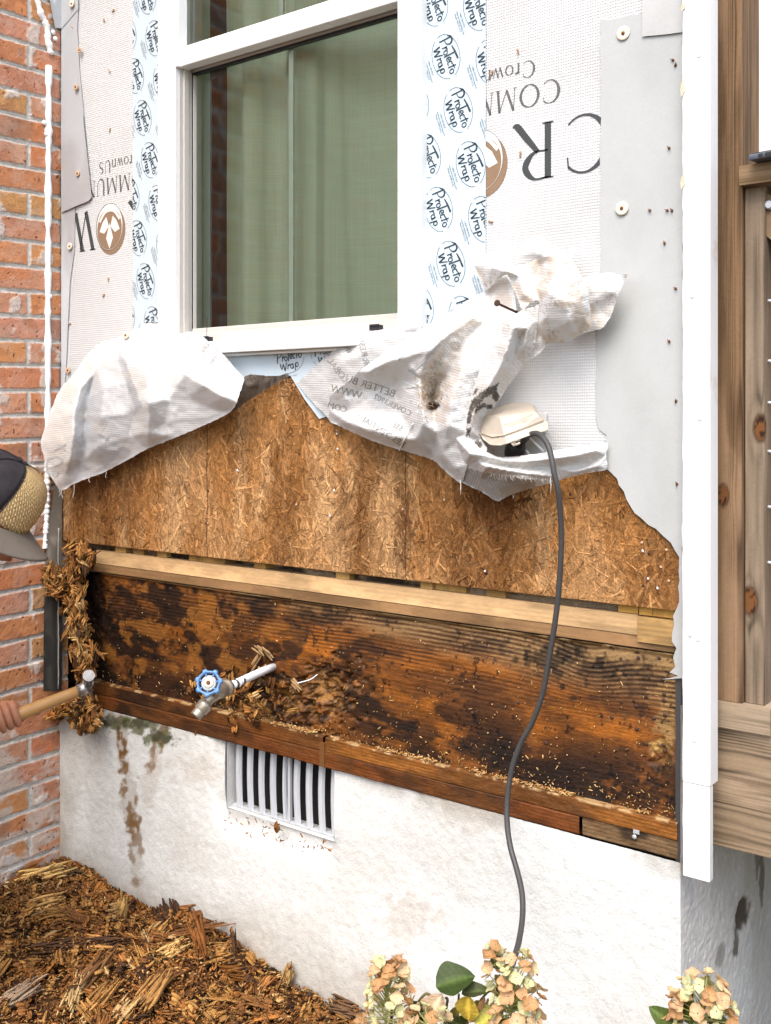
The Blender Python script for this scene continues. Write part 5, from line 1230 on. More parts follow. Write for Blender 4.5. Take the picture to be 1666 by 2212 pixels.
def right_flap():
    def dirt(px, py, amt, c0=WHITE, seed=0):
        c = np.tile(c0, (len(px), 1)); c = mixc(c, (.69, .61, .52), amt * sst(.38, .62, fbm(px / 26, py / 26, 4, seed)))
        c = mixc(c, (.45, .33, .23), amt * .8 * sst(.60, .74, fbm(px / 3.2, py / 3.2, 2, seed + 1)) * sst(.42, .6, fbm(px / 30, py / 30, 3, seed + 2))); return c
    # left sheet lying close to the wall
    A = Flap([(190,1085,7),(230,1060,9),(330,965,12),(430,880,16),(520,810,22),(640,750,28),(760,715,32),(950,690,36),(1080,690,40),(1020,770,45),(880,870,50),(720,980,50),(600,1080,46),(520,1160,44),(500,1300,34),(470,1385,26),(432,1362,22),(400,1322,18),(330,1253,12),(250,1163,8)], [(400,1050,20),(520,930,40),(700,830,52),(850,760,46),(470,1080,30),(380,1150,18),(560,860,26),(640,900,54)], ((1, 7, 2), ), 4, 2, 1.0, 31, .4, z1)
    oa = A.build('flat_sheet', fr, lambda px, py: dirt(px, py, .15, np.array([.62, .615, .60]), 51))
    Bs = Flap([(432,1185,66),(500,1130,80),(560,1085,86),(640,1010,90),(760,920,88),(860,850,84),(1000,760,78),(1060,715,72),(1180,650,62),(1300,575,52),(1400,510,42),(1480,465,34),(1560,420,30),(1690,330,34),(1750,420,60),(1775,560,66),(1745,640,78),(1715,720,82),(1650,850,86),(1590,960,90),(1530,1060,92),(1460,1150,96),(1440,1250,96),(1425,1350,98),(1425,1440,100),(1440,1560,100),(1420,1690,88),(1400,1760,66),(1370,1808,44),(1250,1715,40),(1170,1645,36),(1000,1590,36),(800,1530,38),(620,1458,40),(480,1392,36),(432,1365,34),(428,1280,50)],
        [(700,1010,118),(860,930,126),(1000,950,112),(600,1150,56),(750,1130,50),(900,1110,54),(1000,1080,78),(1070,1050,112),(1085,1200,118),(600,1290,50),(800,1300,56),(950,1320,70),(560,1375,66),(760,1440,78),(900,1485,84),(1050,1500,96),(1105,1380,124),(1200,1450,90),(1250,1600,78),(1330,1700,72),(1150,850,132),(1300,720,118),(1450,620,98),(1250,900,100),(1400,800,92),(1550,650,70),(1170,1200,52),(1200,1000,88),(1300,1000,84),(1190,1120,60),(1620,520,44),(1180,1300,84),(1370,1040,114),(1310,1200,122),(1284,1390,120)],
        ((0, 1, 20, 21, 22), (3, 4, 5, 6, 7, 8, 16), (12, 13, 14, 15, 16), (8, 17, 18), (7, 20), (38, 39, 40)), 3.6, 1, 1.3, 32, .6, z1)
    def cB(px, py):
        c = dirt(px, py, .25, WHITE, 52)
        band = poly_m(px, py, [(1690,320),(1500,470),(1380,640),(1240,820),(1060,1040),(1060,1190),(1130,1300),(1250,1420),(1300,1250),(1400,1050),(1560,850),(1760,560)], 8, 3, z1)
        c = mixc(c, (.62, .50, .39), .5 * band * sst(.25, .6, fbm(px / 14, py / 14, 4, 54)))
        fz = blot(px, py, *z1((1180, 1110)), 40, 50, 55, 1.0); c = mixc(c, (.42, .28, .17), .6 * fz * sst(.35, .6, fbm(px / 3, py / 5, 3, 56)))
        h = blot(px, py, *z1((1185, 1255)), 15, 9, 57, .8); c = mixc(c, (.035, .018, .01), sst(.2, .6, h))
        gst = poly_m(px, py, [(1100,1440),(1280,1480),(1400,1690),(1370,1800),(1230,1690),(1100,1560)], 3, 4, z1) * (np.sin(py * 1.6 + px * .3) > .2); return mixc(c, (.56, .58, .60), .35 * gst)
    ob = Bs.build('draped_sheet', fr, cB)
    def ptext(F_, o, txt, cv, ox, oy, size, ang, mat='ink_soft', mirror=True, sx=1.0):
        T = btext(txt, size); v = np.array(T.V); x = v[:, 0] * sx * (-1 if mirror else 1); y = -v[:, 1]; a = R(ang)
        p = cv((ox, oy)); F_.ink('printed_letters', np.stack([p[0] + x * math.cos(a) - y * math.sin(a), p[1] + x * math.sin(a) + y * math.cos(a)], -1), T.F, mat, o)
    ptext(Bs, ob, 'BETTER BU', z1, 895, 1195, 23, 18); ptext(Bs, ob, 'WWW.', z1, 655, 1205, 22, 14); ptext(Bs, ob, 'COM', z1, 552, 1305, 19, 14); ptext(Bs, ob, 'COVER3902', z1, 1010, 1330, 17, 26)
    ptext(Bs, ob, 'RESIDENTIAL /', z1, 960, 1560, 19, 33); ptext(Bs, ob, '5SE', z1, 945, 1440, 16, 30)
    ptext(A, oa, 'GLOBAL WRAP', z1, 565, 1130, 20, 52); ptext(A, oa, 'INC', z1, 560, 880, 18, 60); ptext(A, oa, 'FOR RESI', z1, 690, 1035, 19, 78)
    # big outlined letters
    J = Ink()
    def rb(pl, w_):
        q = [z1(p) for p in pl]; V, F = ribbon(bez(q, 6) if len(q) > 2 else np.linspace(q[0], q[1], 10), w_); J.add(V, F)
    rb([(930, 930), (990, 840), (1060, 800), (1130, 850), (1120, 900)], 4); rb([(1225, 815), (1120, 920), (1020, 1010)], 7); rb([(1000, 1000), (1060, 1040), (1090, 1090)], 5); rb([(1180, 935), (1240, 960)], 8)
    Bs.ink('printed_letters', J.V, J.F, 'ink_pale', ob)
    J = Ink(); rb([(955, 705), (1090, 700)], 7); rb([(965, 705), (970, 800)], 5); A.ink('printed_letters', J.V, J.F, 'ink_pale', oa)
    # right tail behind, then the knot in front
    C2 = Flap([(1100,340,18),(1230,310,30),(1330,298,34),(1400,308,44),(1466,304,60),(1440,360,54),(1425,400,52),(1390,480,50),(1350,600,48),(1290,690,42),(1230,712,34),(1150,722,22),(1060,600,16)], [(1250,450,52),(1300,560,34),(1350,420,62),(1200,600,30)], ((0, 2), (0, 1)), 4, 3, 1.2, 33, .5, z2)
    C2.build('torn_tail', fr, lambda px, py: dirt(px, py, .75, WHITE, 61))
    C0 = Flap([(660,260,20),(690,170,24),(720,80,20),(790,35,14),(850,40,14),(920,100,20),(1000,130,30),(1085,112,44),(1060,200,40),(900,300,40),(750,300,30)], [(800,140,50),(900,180,46),(780,220,34)], (), 4, 3, 1.2, 38, .5, z2)
    C0.build('puffed_top', fr, lambda px, py: dirt(px, py, .2, WHITE, 62))
    C1 = Flap([(355,235,44),(400,190,46),(455,160,50),(560,215,46),(650,247,48),(720,235,54),(800,205,60),(900,175,72),(1000,140,72),(1085,112,62),(1062,180,64),(1100,260,74),(1150,350,82),(1180,430,80),(1198,560,72),(1200,692,62),(1100,760,52),(1010,802,46),(900,806,46),(860,850,52),(790,908,54),(735,925,50),(742,900,50),(785,845,56),(805,700,62),(818,600,70),(826,500,76),(760,520,84),(712,560,100),(680,500,84),(640,400,66),(592,312,70),(500,380,54),(440,425,44),(400,330,44)],
        [(500,250,78),(575,285,92),(640,320,62),(700,330,80),(760,270,66),(840,235,50),(930,220,78),(1000,190,92),(950,300,112),(900,450,128),(1000,500,130),(1100,500,112),(1050,650,108),(950,700,92),(870,620,108),(850,760,64),(720,440,96),(790,400,58),(1050,350,112),(430,250,58),(450,330,60),(1150,620,84),(830,320,54)],
        ((6, 7, 8, 9, 10), (19, 0, 1, 3, 16), (5, 22, 17), (10, 18), (10, 12)), 3.4, 1, .9, 34, .5, z2)
    def cC(px, py):
        c = dirt(px, py, .95, WHITE, 71); v = blot(px, py, *z2((830, 270)), 24, 22, 72, 1.0) + blot(px, py, *z2((720, 500)), 14, 16, 73, 1.) + blot(px, py, *z2((840, 480)), 5, 10, 74, 1.)
        return mixc(c, (.50, .36, .25), .5 * v.clip(0, 1))
    o1 = C1.build('knotted_bunch', fr, cC)
    D = Flap([(690,575,104),(720,560,100),(790,545,84),(824,530,78),(818,640,76),(808,740,72),(788,850,64),(740,922,60),(690,1000,60),(640,1070,64),(590,1140,64),(548,1205,66),(520,1240,64),(485,1288,62),(455,1300,64),(428,1350,68),(410,1430,72),(414,1500,78),(455,1572,88),(400,1640,96),(340,1560,100),(300,1490,100),(298,1430,100),(305,1340,102),(320,1240,104),(350,1140,106),(380,1060,108),(430,930,110),(500,800,112),(560,700,114),(590,650,116),(640,608,112)],
        [(640,700,136),(600,850,136),(560,960,128),(480,1100,124),(690,750,88),(650,900,80),(600,1020,78),(745,700,104),(720,820,96),(430,1190,118),(360,1300,112),(330,1420,110),(520,1120,84),(450,1240,84)],
        ((0, 1, 2, 3, 9, 10, 11), (4, 5, 6, 12, 13), (7, 8)), 3.2, 0, .9, 35, .35, z2)
    def cD(px, py):
        c = dirt(px, py, .5, WHITE, 81)
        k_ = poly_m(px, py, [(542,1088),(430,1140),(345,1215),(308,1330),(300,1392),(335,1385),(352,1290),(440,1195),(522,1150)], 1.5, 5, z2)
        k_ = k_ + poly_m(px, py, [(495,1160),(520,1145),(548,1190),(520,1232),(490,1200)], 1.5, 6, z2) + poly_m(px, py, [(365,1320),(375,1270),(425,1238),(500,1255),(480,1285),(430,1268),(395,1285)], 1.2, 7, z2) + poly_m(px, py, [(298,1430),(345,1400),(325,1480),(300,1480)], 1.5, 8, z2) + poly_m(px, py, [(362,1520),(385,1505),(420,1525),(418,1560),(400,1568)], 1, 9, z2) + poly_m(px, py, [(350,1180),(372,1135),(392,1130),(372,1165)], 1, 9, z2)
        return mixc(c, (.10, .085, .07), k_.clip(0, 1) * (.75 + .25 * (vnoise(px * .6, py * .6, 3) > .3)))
    D.build('twisted_fold', fr, cD)
    E = Flap([(165,1395,62),(200,1440,82),(290,1462,96),(345,1500,100),(400,1560,102),(480,1602,98),(560,1625,94),(700,1615,88),(800,1602,82),(900,1587,74),(1000,1567,62),(1150,1540,42),(1312,1512,14),(1313,1610,20),(1312,1712,14),(1200,1735,22),(1100,1757,30),(980,1790,38),(900,1815,40),(800,1842,42),(690,1875,40),(600,1910,38),(525,1942,36),(440,1890,42),(340,1840,46),(262,1790,50),(285,1700,74),(240,1600,72),(200,1500,66)],
        [(240,1500,104),(330,1600,124),(450,1690,128),(600,1720,124),(750,1745,106),(900,1762,76),(450,1618,116),(600,1655,118),(750,1655,108),(900,1640,96),(1100,1612,72),(1230,1582,46),(1130,1680,26),(950,1700,54),(1220,1640,20),(380,1650,100),(520,1680,98),(700,1700,92),(400,1790,64),(520,1820,66),(640,1830,56),(310,1740,70),(540,1760,74),(1080,1730,46),(1240,1690,34)],
        ((0, 1, 2, 3, 4, 5), (6, 7, 8, 9, 10, 11), (15, 16, 17, 13, 12, 14), (21, 18, 19, 20), (23, 24)), 3.2, 0, .9, 36, .4, z2)
    def cE(px, py):
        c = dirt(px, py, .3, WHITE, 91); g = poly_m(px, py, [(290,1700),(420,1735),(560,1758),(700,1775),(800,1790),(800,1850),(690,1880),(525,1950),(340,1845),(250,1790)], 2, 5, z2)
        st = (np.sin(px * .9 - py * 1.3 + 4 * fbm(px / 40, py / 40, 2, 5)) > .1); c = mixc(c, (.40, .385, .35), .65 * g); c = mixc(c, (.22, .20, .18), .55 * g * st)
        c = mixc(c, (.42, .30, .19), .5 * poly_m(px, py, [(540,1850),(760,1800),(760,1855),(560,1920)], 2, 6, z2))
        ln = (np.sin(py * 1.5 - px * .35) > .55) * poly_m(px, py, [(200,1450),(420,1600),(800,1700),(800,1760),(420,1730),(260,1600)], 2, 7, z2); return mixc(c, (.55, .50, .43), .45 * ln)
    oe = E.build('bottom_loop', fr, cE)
    r = rng(6); b = MB()
    for t in np.linspace(0, 1, 46):
        zx = 480 + 430 * t; zy = 1738 + 38 * t + 6 * math.sin(t * 9); p = z2((zx, zy)); d = E.depth([p[0]], [p[1]])[0] + 2
        q = Vector(E.xyz([p[0]], [p[1]], np.array([d]))[0]); L = r.uniform(.004, .012)
        b.tube([q, q + Vector((r.normal(0, .0015), -.001, -L * .6)), q + Vector((r.normal(0, .003), .001, -L))], .0005, 4)
    for (zx, zy, L) in [(262, 1790, .03), (1370 - 1110, 1790, .02), (910, 1770, .03), (640, 1900, .006)]:
        p = z2((zx, zy)); q = Vector(E.xyz([p[0]], [p[1]], np.array([E.depth([p[0]], [p[1]])[0] + 2]))[0]); b.tube([q, q + Vector((.002, -.001, -L * .5)), q + Vector((0, 0, -L))], .0007, 4)
    def strand(pl, w_, F_, cv, up=3):
        pts = []
        for p in bez([cv(a) for a in pl], 5): pts.append(Vector(F_.xyz([p[0]], [p[1]], np.array([F_.depth([p[0]], [p[1]])[0] + up]))[0]))
        b.tube(pts, w_, 4)
    strand([(1030,1385),(1000,1440),(960,1520),(930,1580)], .0013, Bs, z1, 5); strand([(950,1075),(1000,1100),(1060,1120)], .0009, Bs, z1); strand([(985,1125),(1030,1120),(1070,1095)], .0009, Bs, z1); strand([(1070,1230),(1062,1280),(1065,1310)], .0011, Bs, z1)
    b.build('frayed_thread', M['wrap_chip'], oe)
    # burlap-like frayed patch
    b = MB()
    for _ in range(150):
        zx = r.normal(1170, 55); zy = r.normal(1130, 90) + (zx - 1170) * -.5; p = z1((zx, zy)); d = Bs.depth([p[0]], [p[1]])[0] + r.uniform(.5, 7)
        q = Vector(Bs.xyz([p[0]], [p[1]], np.array([d]))[0]); a = r.normal(-.9, .6); L = r.uniform(.004, .018); dv = Vector((math.cos(a), 0, math.sin(a))) * L
        b.tube([q - dv / 2, q + Vector((0, -r.uniform(.0, .004), 0)), q + dv / 2], .0006, 3)
    b.build('fiber_patch', M['burlap'], ob)
    # the long nail that pins the bunch
    a = Vector(D.xyz(*[[c_] for c_ in z2((530, 518))], np.array([158.]))[0]); e = Vector(D.xyz(*[[c_] for c_ in z2((672, 584))], np.array([100.]))[0])
    n_ = thing('long_nail', a, 'long rusty black nail sticking out of the knotted wrap', 'nail')
    b = MB(); b.tube([a, e], .0024, 10); b.build('shank', M['nail_rust'], n_); b = MB(); b.lathe(a - (e - a).normalized() * .003, (e - a), [(0, .006), (.0025, .0062), (.0035, .003)], 14); b.build('head', M['nail_rust'], n_)
right_flap()
# ---------------------------------------------------------------- outlet with its weather cover and the cord
def outlet():
    r = thing('outlet_cover', (P(1100, 930).x, -.01, P(1100, 980).z), 'cloudy beige bubble cover over the outdoor outlet, tipped open above the plug', 'outlet cover')
    # cover: an open-fronted bubble, six sided, hinged at the top; corners in photo units with depth (mm off the wall)
    Q = lambda x, y, d: Vector(P(1, 1, 0)) * 0 + PTd(x, y, d)
    def PTd(x, y, d):
        a, b_, c = ray(x, y); t = (1.8 - d / 1000.) / b_; return Vector((a * t, -1.8 + b_ * t, 1.5 + c * t))
    g = lambda zx, zy, d: PTd(999.6 + .15 * zx, 816.3 + .15 * zy, d)
    bm = bmesh.new()
    K = {n_: bm.verts.new(g(*q)) for n_, q in dict(TL=(290,530,60), TM=(530,555,100), TR=(1035,480,66), BR=(1170,602,58), BM=(600,818,118), BK=(430,845,106), BL=(262,795,84), t0=(330,462,22), t1=(700,355,26), t2=(860,360,22), t3=(1010,372,14),
        o0=(243,775,80), o1=(290,885,98), o2=(400,966,114), o3=(540,972,124), o4=(640,942,126), o5=(1000,812,94), o6=(1190,762,70), o7=(1240,738,62), o8=(1236,640,54), w0=(335,470,4), w1=(700,362,4), w3=(1012,380,4), w4=(1110,540,4), w5=(1190,640,6), wl=(275,640,8), ws=(262,760,12), m1=(560,690,112), m2=(1100,540,64), m3=(815,518,88), m4=(880,712,92)).items()}
    for f_ in (('TL','TM','m1','BM','BK','BL'), ('TM','m3','m4','BM','m1'), ('m3','TR','m2','BR','m4'), ('TL','t0','t1','TM'), ('TM','t1','t2','m3'), ('m3','t2','t3','TR'), ('TL','BL','ws','wl'), ('TL','wl','w0','t0'), ('t0','w0','w1','t1'), ('t1','w1','w3','t3','t2'), ('TR','t3','w3','w4','m2'), ('m2','w4','w5','BR'),
               ('BL','BK','o2','o1','o0'), ('BK','BM','o4','o3','o2'), ('BM','m4','o5','o4'), ('m4','BR','o6','o5'), ('BR','o8','o7','o6'), ('BL','o0','ws'), ('BR','w5','o8')): bm.faces.new([K[q] for q in f_])
    bmesh.ops.recalc_face_normals(bm, faces=bm.faces)
    off = worldloc(r); bmesh.ops.translate(bm, vec=-off, verts=bm.verts); me = bpy.data.meshes.new('bubble_cover'); bm.to_mesh(me); bm.free(); me.materials.append(M['cloudy_plastic'])
    o = bpy.data.objects.new('bubble_cover', me); COL.objects.link(o); o.parent = r
    md = o.modifiers.new('s', 'SOLIDIFY'); md.thickness = .0022; bv = o.modifiers.new('b', 'BEVEL'); bv.width = .0015; bv.segments = 2
    b = MB(); b.tube([g(264,797,88), g(430,848,110), g(600,822,121), g(880,716,96), g(1168,604,62)], .0014, 6); b.tube([g(600,668,112), g(700,650,106), g(1020,520,80)], .0007, 5); b.build('rib', M['cloudy_plastic'], r)
    b = MB(); b.tube([g(690,860,112), g(700,930,116), g(730,970,116), g(800,950,110), g(825,930,108)], .0022, 6); b.tube([g(760,830,106), g(770,880,110), g(790,910,110)], .0018, 6); b.tube([g(660,870,112), g(665,930,114)], .002, 6); b.tube([g(715,830,110), g(745,965,114)], .004, 6)
    b.tube([g(650,900,112), g(740,905,116), g(820,885,106)], .003, 6); b.build('latch', M['cloudy_plastic'], r)
    b = MB(); b.box(g(510,885,113) + Vector((-.001, -.001, -.0)), g(560,875,113) + Vector((.001, .001, .004))); b.build('slot', M['slot_dark'], r)
    # base box on the wall
    x0, x1 = P(1062, 950, -.02).x, P(1176, 950, -.02).x; zt, zb = P(1100, 925, -.02).z, P(1100, 1010, -.02).z
    b = MB(); b.box((x0, -.012, zb), (x1, -.0065, zt + .03), .002); b.box((x0 + .006, -.020, zb + .006), (x1 - .05, -.0125, zt), .003); b.build('base_plate', M['grey_plastic'], r)
    b = MB(); b.tube([g(950,860,26), g(1060,960,24), g(1165,1060,22)], .003, 6); b.tube([g(900,1040,30), g(960,1100,28)], .003, 6); b.build('gasket_edge', M['vinyl'], r)
    # plug and cord
    c = thing('extension_cord', (P(1200, 1500).x, -.1, .6), 'dark grey extension cord plugged in under the cover and hanging to the flowers', 'cord')
    b = MB(); b.tube([g(740,1110,40), g(745,1060,44), g(780,980,60), g(815,940,66)], [.019, .020, .018, .010], 10); b.box(g(660,1110,40), g(700,1100,30) + Vector((0, 0, .012)), .002); b.build('plug', M['black_plastic'], c)
    for k_ in range(0): pass
    b = MB(); b.tube([g(810,945,66), g(830,915,70), g(880,880,76), g(920,850,80)], [.012, .010, .0085, .0068], 10); b.build('strain_relief', M['black_plastic'], c)
    path = [(1128,952,72), (1140,941,86), (1158,936,96), (1172,944,104), (1184,962,112), (1192,990,118), (1197,1020,122), (1206,1060,118), (1211,1110,108), (1213,1160,100), (1211,1220,95), (1206,1290,90), (1197,1360,88), (1185,1430,86), (1172,1500,84), (1150,1560,84), (1128,1600,86), (1112,1640,88), (1102,1680,90), (1096,1730,95), (1096,1780,105), (1103,1830,120), (1117,1880,140), (1128,1930,165), (1129,1980,195), (1122,2030,235), (1110,2075,280), (1096,2120,330), (1070,2200,400), (1020,2290,460), (960,2360,480)]
    pts = [PTd(*q) for q in path]; P3 = bez([tuple(p) for p in pts], 6); b = MB(); b.tube([Vector(p) for p in P3], .0052, 12, True); b.build('cable', M['cord_rubber'], c)
outlet()

# ================================================================ splintered wood
def slivers(C, D, N, L, W_, T_, col, r, taper=.25, bend=.08):
    n = len(C); D = D / np.linalg.norm(D, axis=1)[:, None]; S = np.cross(D, N); S /= np.maximum(np.linalg.norm(S, axis=1), 1e-9)[:, None]; U = np.cross(S, D)
    V = []; be = r.normal(0, bend, n) * L
    for s, k_ in ((-1, taper), (-.55, 1), (.5, .95), (1, taper * .8)):
        w_ = (W_ * k_ * r.uniform(.75, 1.2, n) * .5)[:, None]; s_ = (s * L * .5 * r.uniform(.85, 1.1, n))[:, None]; b_ = (be * (s * s))[:, None]
        c = C + D * s_ + U * b_
        V += [c - S * w_, c + U * (T_ * k_)[:, None], c + S * w_]
    V = np.stack(V, 1); F = []
    for q in range(3):
        a = q * 3
        for (i, j) in ((0, 1), (1, 2), (2, 0)): F.append([a + i, a + j, a + 3 + j, a + 3 + i])
    F = np.array(F)[None] + (np.arange(n) * 12)[:, None, None]
    cc = np.repeat(col, 12, 0) * r.uniform(.88, 1.12, (n * 12, 1)); return V.reshape(-1, 3), F.reshape(-1, 4), cc
def bundle(centres, dirs, nors, L, Wd, k, cols, r, Ts=.0025, spread=1.0):
    """each chunk = k slivers side by side: fibrous, ragged at both ends"""
    n = len(centres); D = dirs / np.linalg.norm(dirs, axis=1)[:, None]; S = np.cross(D, nors); S /= np.maximum(np.linalg.norm(S, axis=1), 1e-9)[:, None]; U = np.cross(S, D)
    off = (np.arange(k) / max(1, k - 1) - .5)[None, :, None] * Wd[:, None, None]
    C = centres[:, None] + S[:, None] * off + U[:, None] * r.normal(0, .0016 * spread, (n, k, 1)) + D[:, None] * (r.normal(0, .13, (n, k, 1)) * L[:, None, None])
    rep = lambda a: np.repeat(a[:, None], k, 1).reshape(-1, 3)
    DD = rep(D) + r.normal(0, .07, (n * k, 3)); cc = rep(cols) * r.uniform(.78, 1.25, (n * k, 1))
    return slivers(C.reshape(-1, 3), DD, rep(nors), np.repeat(L, k) * r.uniform(.55, 1.05, n * k), np.repeat(Wd / k * 2.4, k), np.full(n * k, Ts) * r.uniform(.6, 2, n * k), cc, r, .55, .03)
PAL = np.array([[.42, .21, .058], [.30, .125, .034], [.17, .068, .019], [.54, .34, .14], [.06, .027, .012], [.36, .14, .030]])
def palette(n, r, p=(.22, .26, .20, .07, .12, .13)): return PAL[r.choice(6, n, p=p)] * r.uniform(.75, 1.2, (n, 1))
def cat(*a):
    V = []; F = []; C = []; b = 0
    for v, f, c in a: V.append(v); F.append(f + b); C.append(c); b += len(v)
    return np.concatenate(V), np.concatenate(F), np.clip(np.concatenate(C), .004, 1)
def Hp(x, y):
    px_ = x; edge = sst(-1.15, -1.45, x + .10 * (y + .3)) 
    top = np.interp(x, [-2.52, -2.40, -2.15, -1.95, -1.75, -1.60, -1.45, -1.30, -1.15], [.245, .245, .215, .235, .185, .165, .165, .12, .04])
    fall = np.interp(-y, [0, .2, .5, .9, 1.4, 1.9, 2.3], [1.0, 1.02, .96, .78, .5, .22, .0])
    return top * fall + .05 * (fbm(x * 5, y * 5, 3, 801) - .5) * fall + .025 * (fbm(x * 16, y * 16, 3, 802) - .5) * fall * (top > .05)
def pile():
    xs = np.arange(XB + .006, -1.05, .009); ys = np.arange(-2.2, -.006, .009); X, Y = np.meshgrid(xs, ys, indexing='ij')
    Z = Hp(X, Y) + .016 * (fbm(X * 50, Y * 50, 3, 803) - .5); c = mixc(np.broadcast_to(np.array([.15, .07, .025]), X.shape + (3,)), (.04, .018, .008), sst(.4, .6, fbm(X * 25, Y * 25, 4, 804)))
    r = rng(80)
    def pts(n, x0=-2.5, x1=-1.17, y0=-1.7, y1=-.012):
        x = r.uniform(x0, x1, n); y = y1 - (y1 - y0) * r.random(n) ** 1.5; return x, y
    def lay(n, Lr, Wr, k, lift, tilt, **kw):
        x, y = pts(n, **kw); z = Hp(x, y) + r.uniform(0, lift, n); e = .02
        gx = (Hp(x + e, y) - Hp(x - e, y)) / (2 * e); gy = (Hp(x, y + e) - Hp(x, y - e)) / (2 * e)
        N = np.stack([-gx, -gy, np.ones(n)], -1) + r.normal(0, tilt, (n, 3)); N /= np.linalg.norm(N, axis=1)[:, None]
        a = np.where(r.random(n) < .5, r.normal(.9, .5, n), r.uniform(0, 6.28, n)); D = np.stack([np.cos(a), np.sin(a), r.normal(0, tilt * .6, n)], -1); D -= N * (D * N).sum(1)[:, None]
        L = r.uniform(*Lr, n); W_ = r.uniform(*Wr, n); big = fbm(x * 4, y * 4, 3, 806)
        co = palette(n, r) * (.6 + .8 * big)[:, None]
        if k == 1: return slivers(np.stack([x, y, z], -1), D, N, L, W_, r.uniform(.001, .004, n), co, r)
        return bundle(np.stack([x, y, z], -1), D, N, L, W_, k, co, r)
    g = (np.stack([X, Y, Z], -1).reshape(-1, 3), None, c.reshape(-1, 3))
    i = np.arange(X.size).reshape(X.shape); gf = np.stack([i[:-1, :-1], i[:-1, 1:], i[1:, 1:], i[1:, :-1]], -1).reshape(-1, 4)
    V, F, C = cat((g[0], gf, g[2]), lay(42000, (.003, .014), (.0015, .006), 1, .030, 1.0), lay(3200, (.012, .035), (.003, .009), 1, .026, .6), lay(3000, (.012, .034), (.010, .026), 4, .026, .6), lay(300, (.035, .085), (.02, .045), 9, .028, .35, y0=-1.3), lay(75, (.07, .15), (.035, .07), 15, .030, .22, y0=-1.2))
    V[:, 1] = np.minimum(V[:, 1], -.004); V[:, 0] = np.maximum(V[:, 0], XB + .006)
    o = mesh('wood_debris_pile', V, F, M['chip'], None, C); tag(o, 'heap of golden brown rotten wood flakes on the ground in the corner', 'debris', None, 'stuff')
pile()
def zD(p): return (p[0] * .5, p[1] * .5 + 1707.7)
def chunk(label, a, b, wd, col, k=10, th=.004, seed=0, lift=.0, name='wood_chunk', nor=(0, -.5, .85), spread=2.0, group='larger broken pieces on the debris heap', bow=0.0):
    """fibrous chunk from point a to point b (world)"""
    r = rng(seed); a = np.array(a); b = np.array(b); d = b - a; L = np.linalg.norm(d); n = 1
    parts = []
    for lay_ in range(3):
        v, f, c = bundle(((a + b) / 2 + np.array(nor) * (lay_ * th * .9))[None], d[None], np.array([nor], float), np.array([L * (1 - .12 * lay_)]), np.array([wd * (1 - .1 * lay_)]), k, np.array([col]) * r.uniform(.8, 1.15), r, th, spread)
        parts.append((v, f, c))
    # small crumbs clinging to it
    m = 60; t = r.random(m)[:, None]; cc = a + d * t + r.normal(0, wd * .22, (m, 3)) * .6 + np.array(nor) * th * 2
    parts.append(slivers(cc, np.tile(d, (m, 1)) + r.normal(0, .5 * L, (m, 3)), np.tile(np.array(nor, float), (m, 1)), r.uniform(.006, .02, m), r.uniform(.001, .004, m), r.uniform(.001, .003, m), palette(m, r), r))
    V, F, C = cat(*parts); base = (a + b) / 2
    root = bpy.data.objects.new(name, None)
    bpy.data.objects.remove(root)
    o = mesh(name, V - base[None], F, M['chip'], None, C); o.location = base
    return tag(o, label, 'wood piece', group)
def on(px_, py_, lift=.02):
    """point of the heap seen at a place of the photo"""
    a, b, c = ray(px_, py_); best = None
    for t in np.arange(1.2, 3.2, .01):
        x, y, z = a * t, -1.8 + b * t, 1.5 + c * t
        if z <= float(Hp(np.array(x), np.array(y))) + lift or y > -.012: return Vector((x, min(y, -.012), z))
    return Vector((x, y, z))
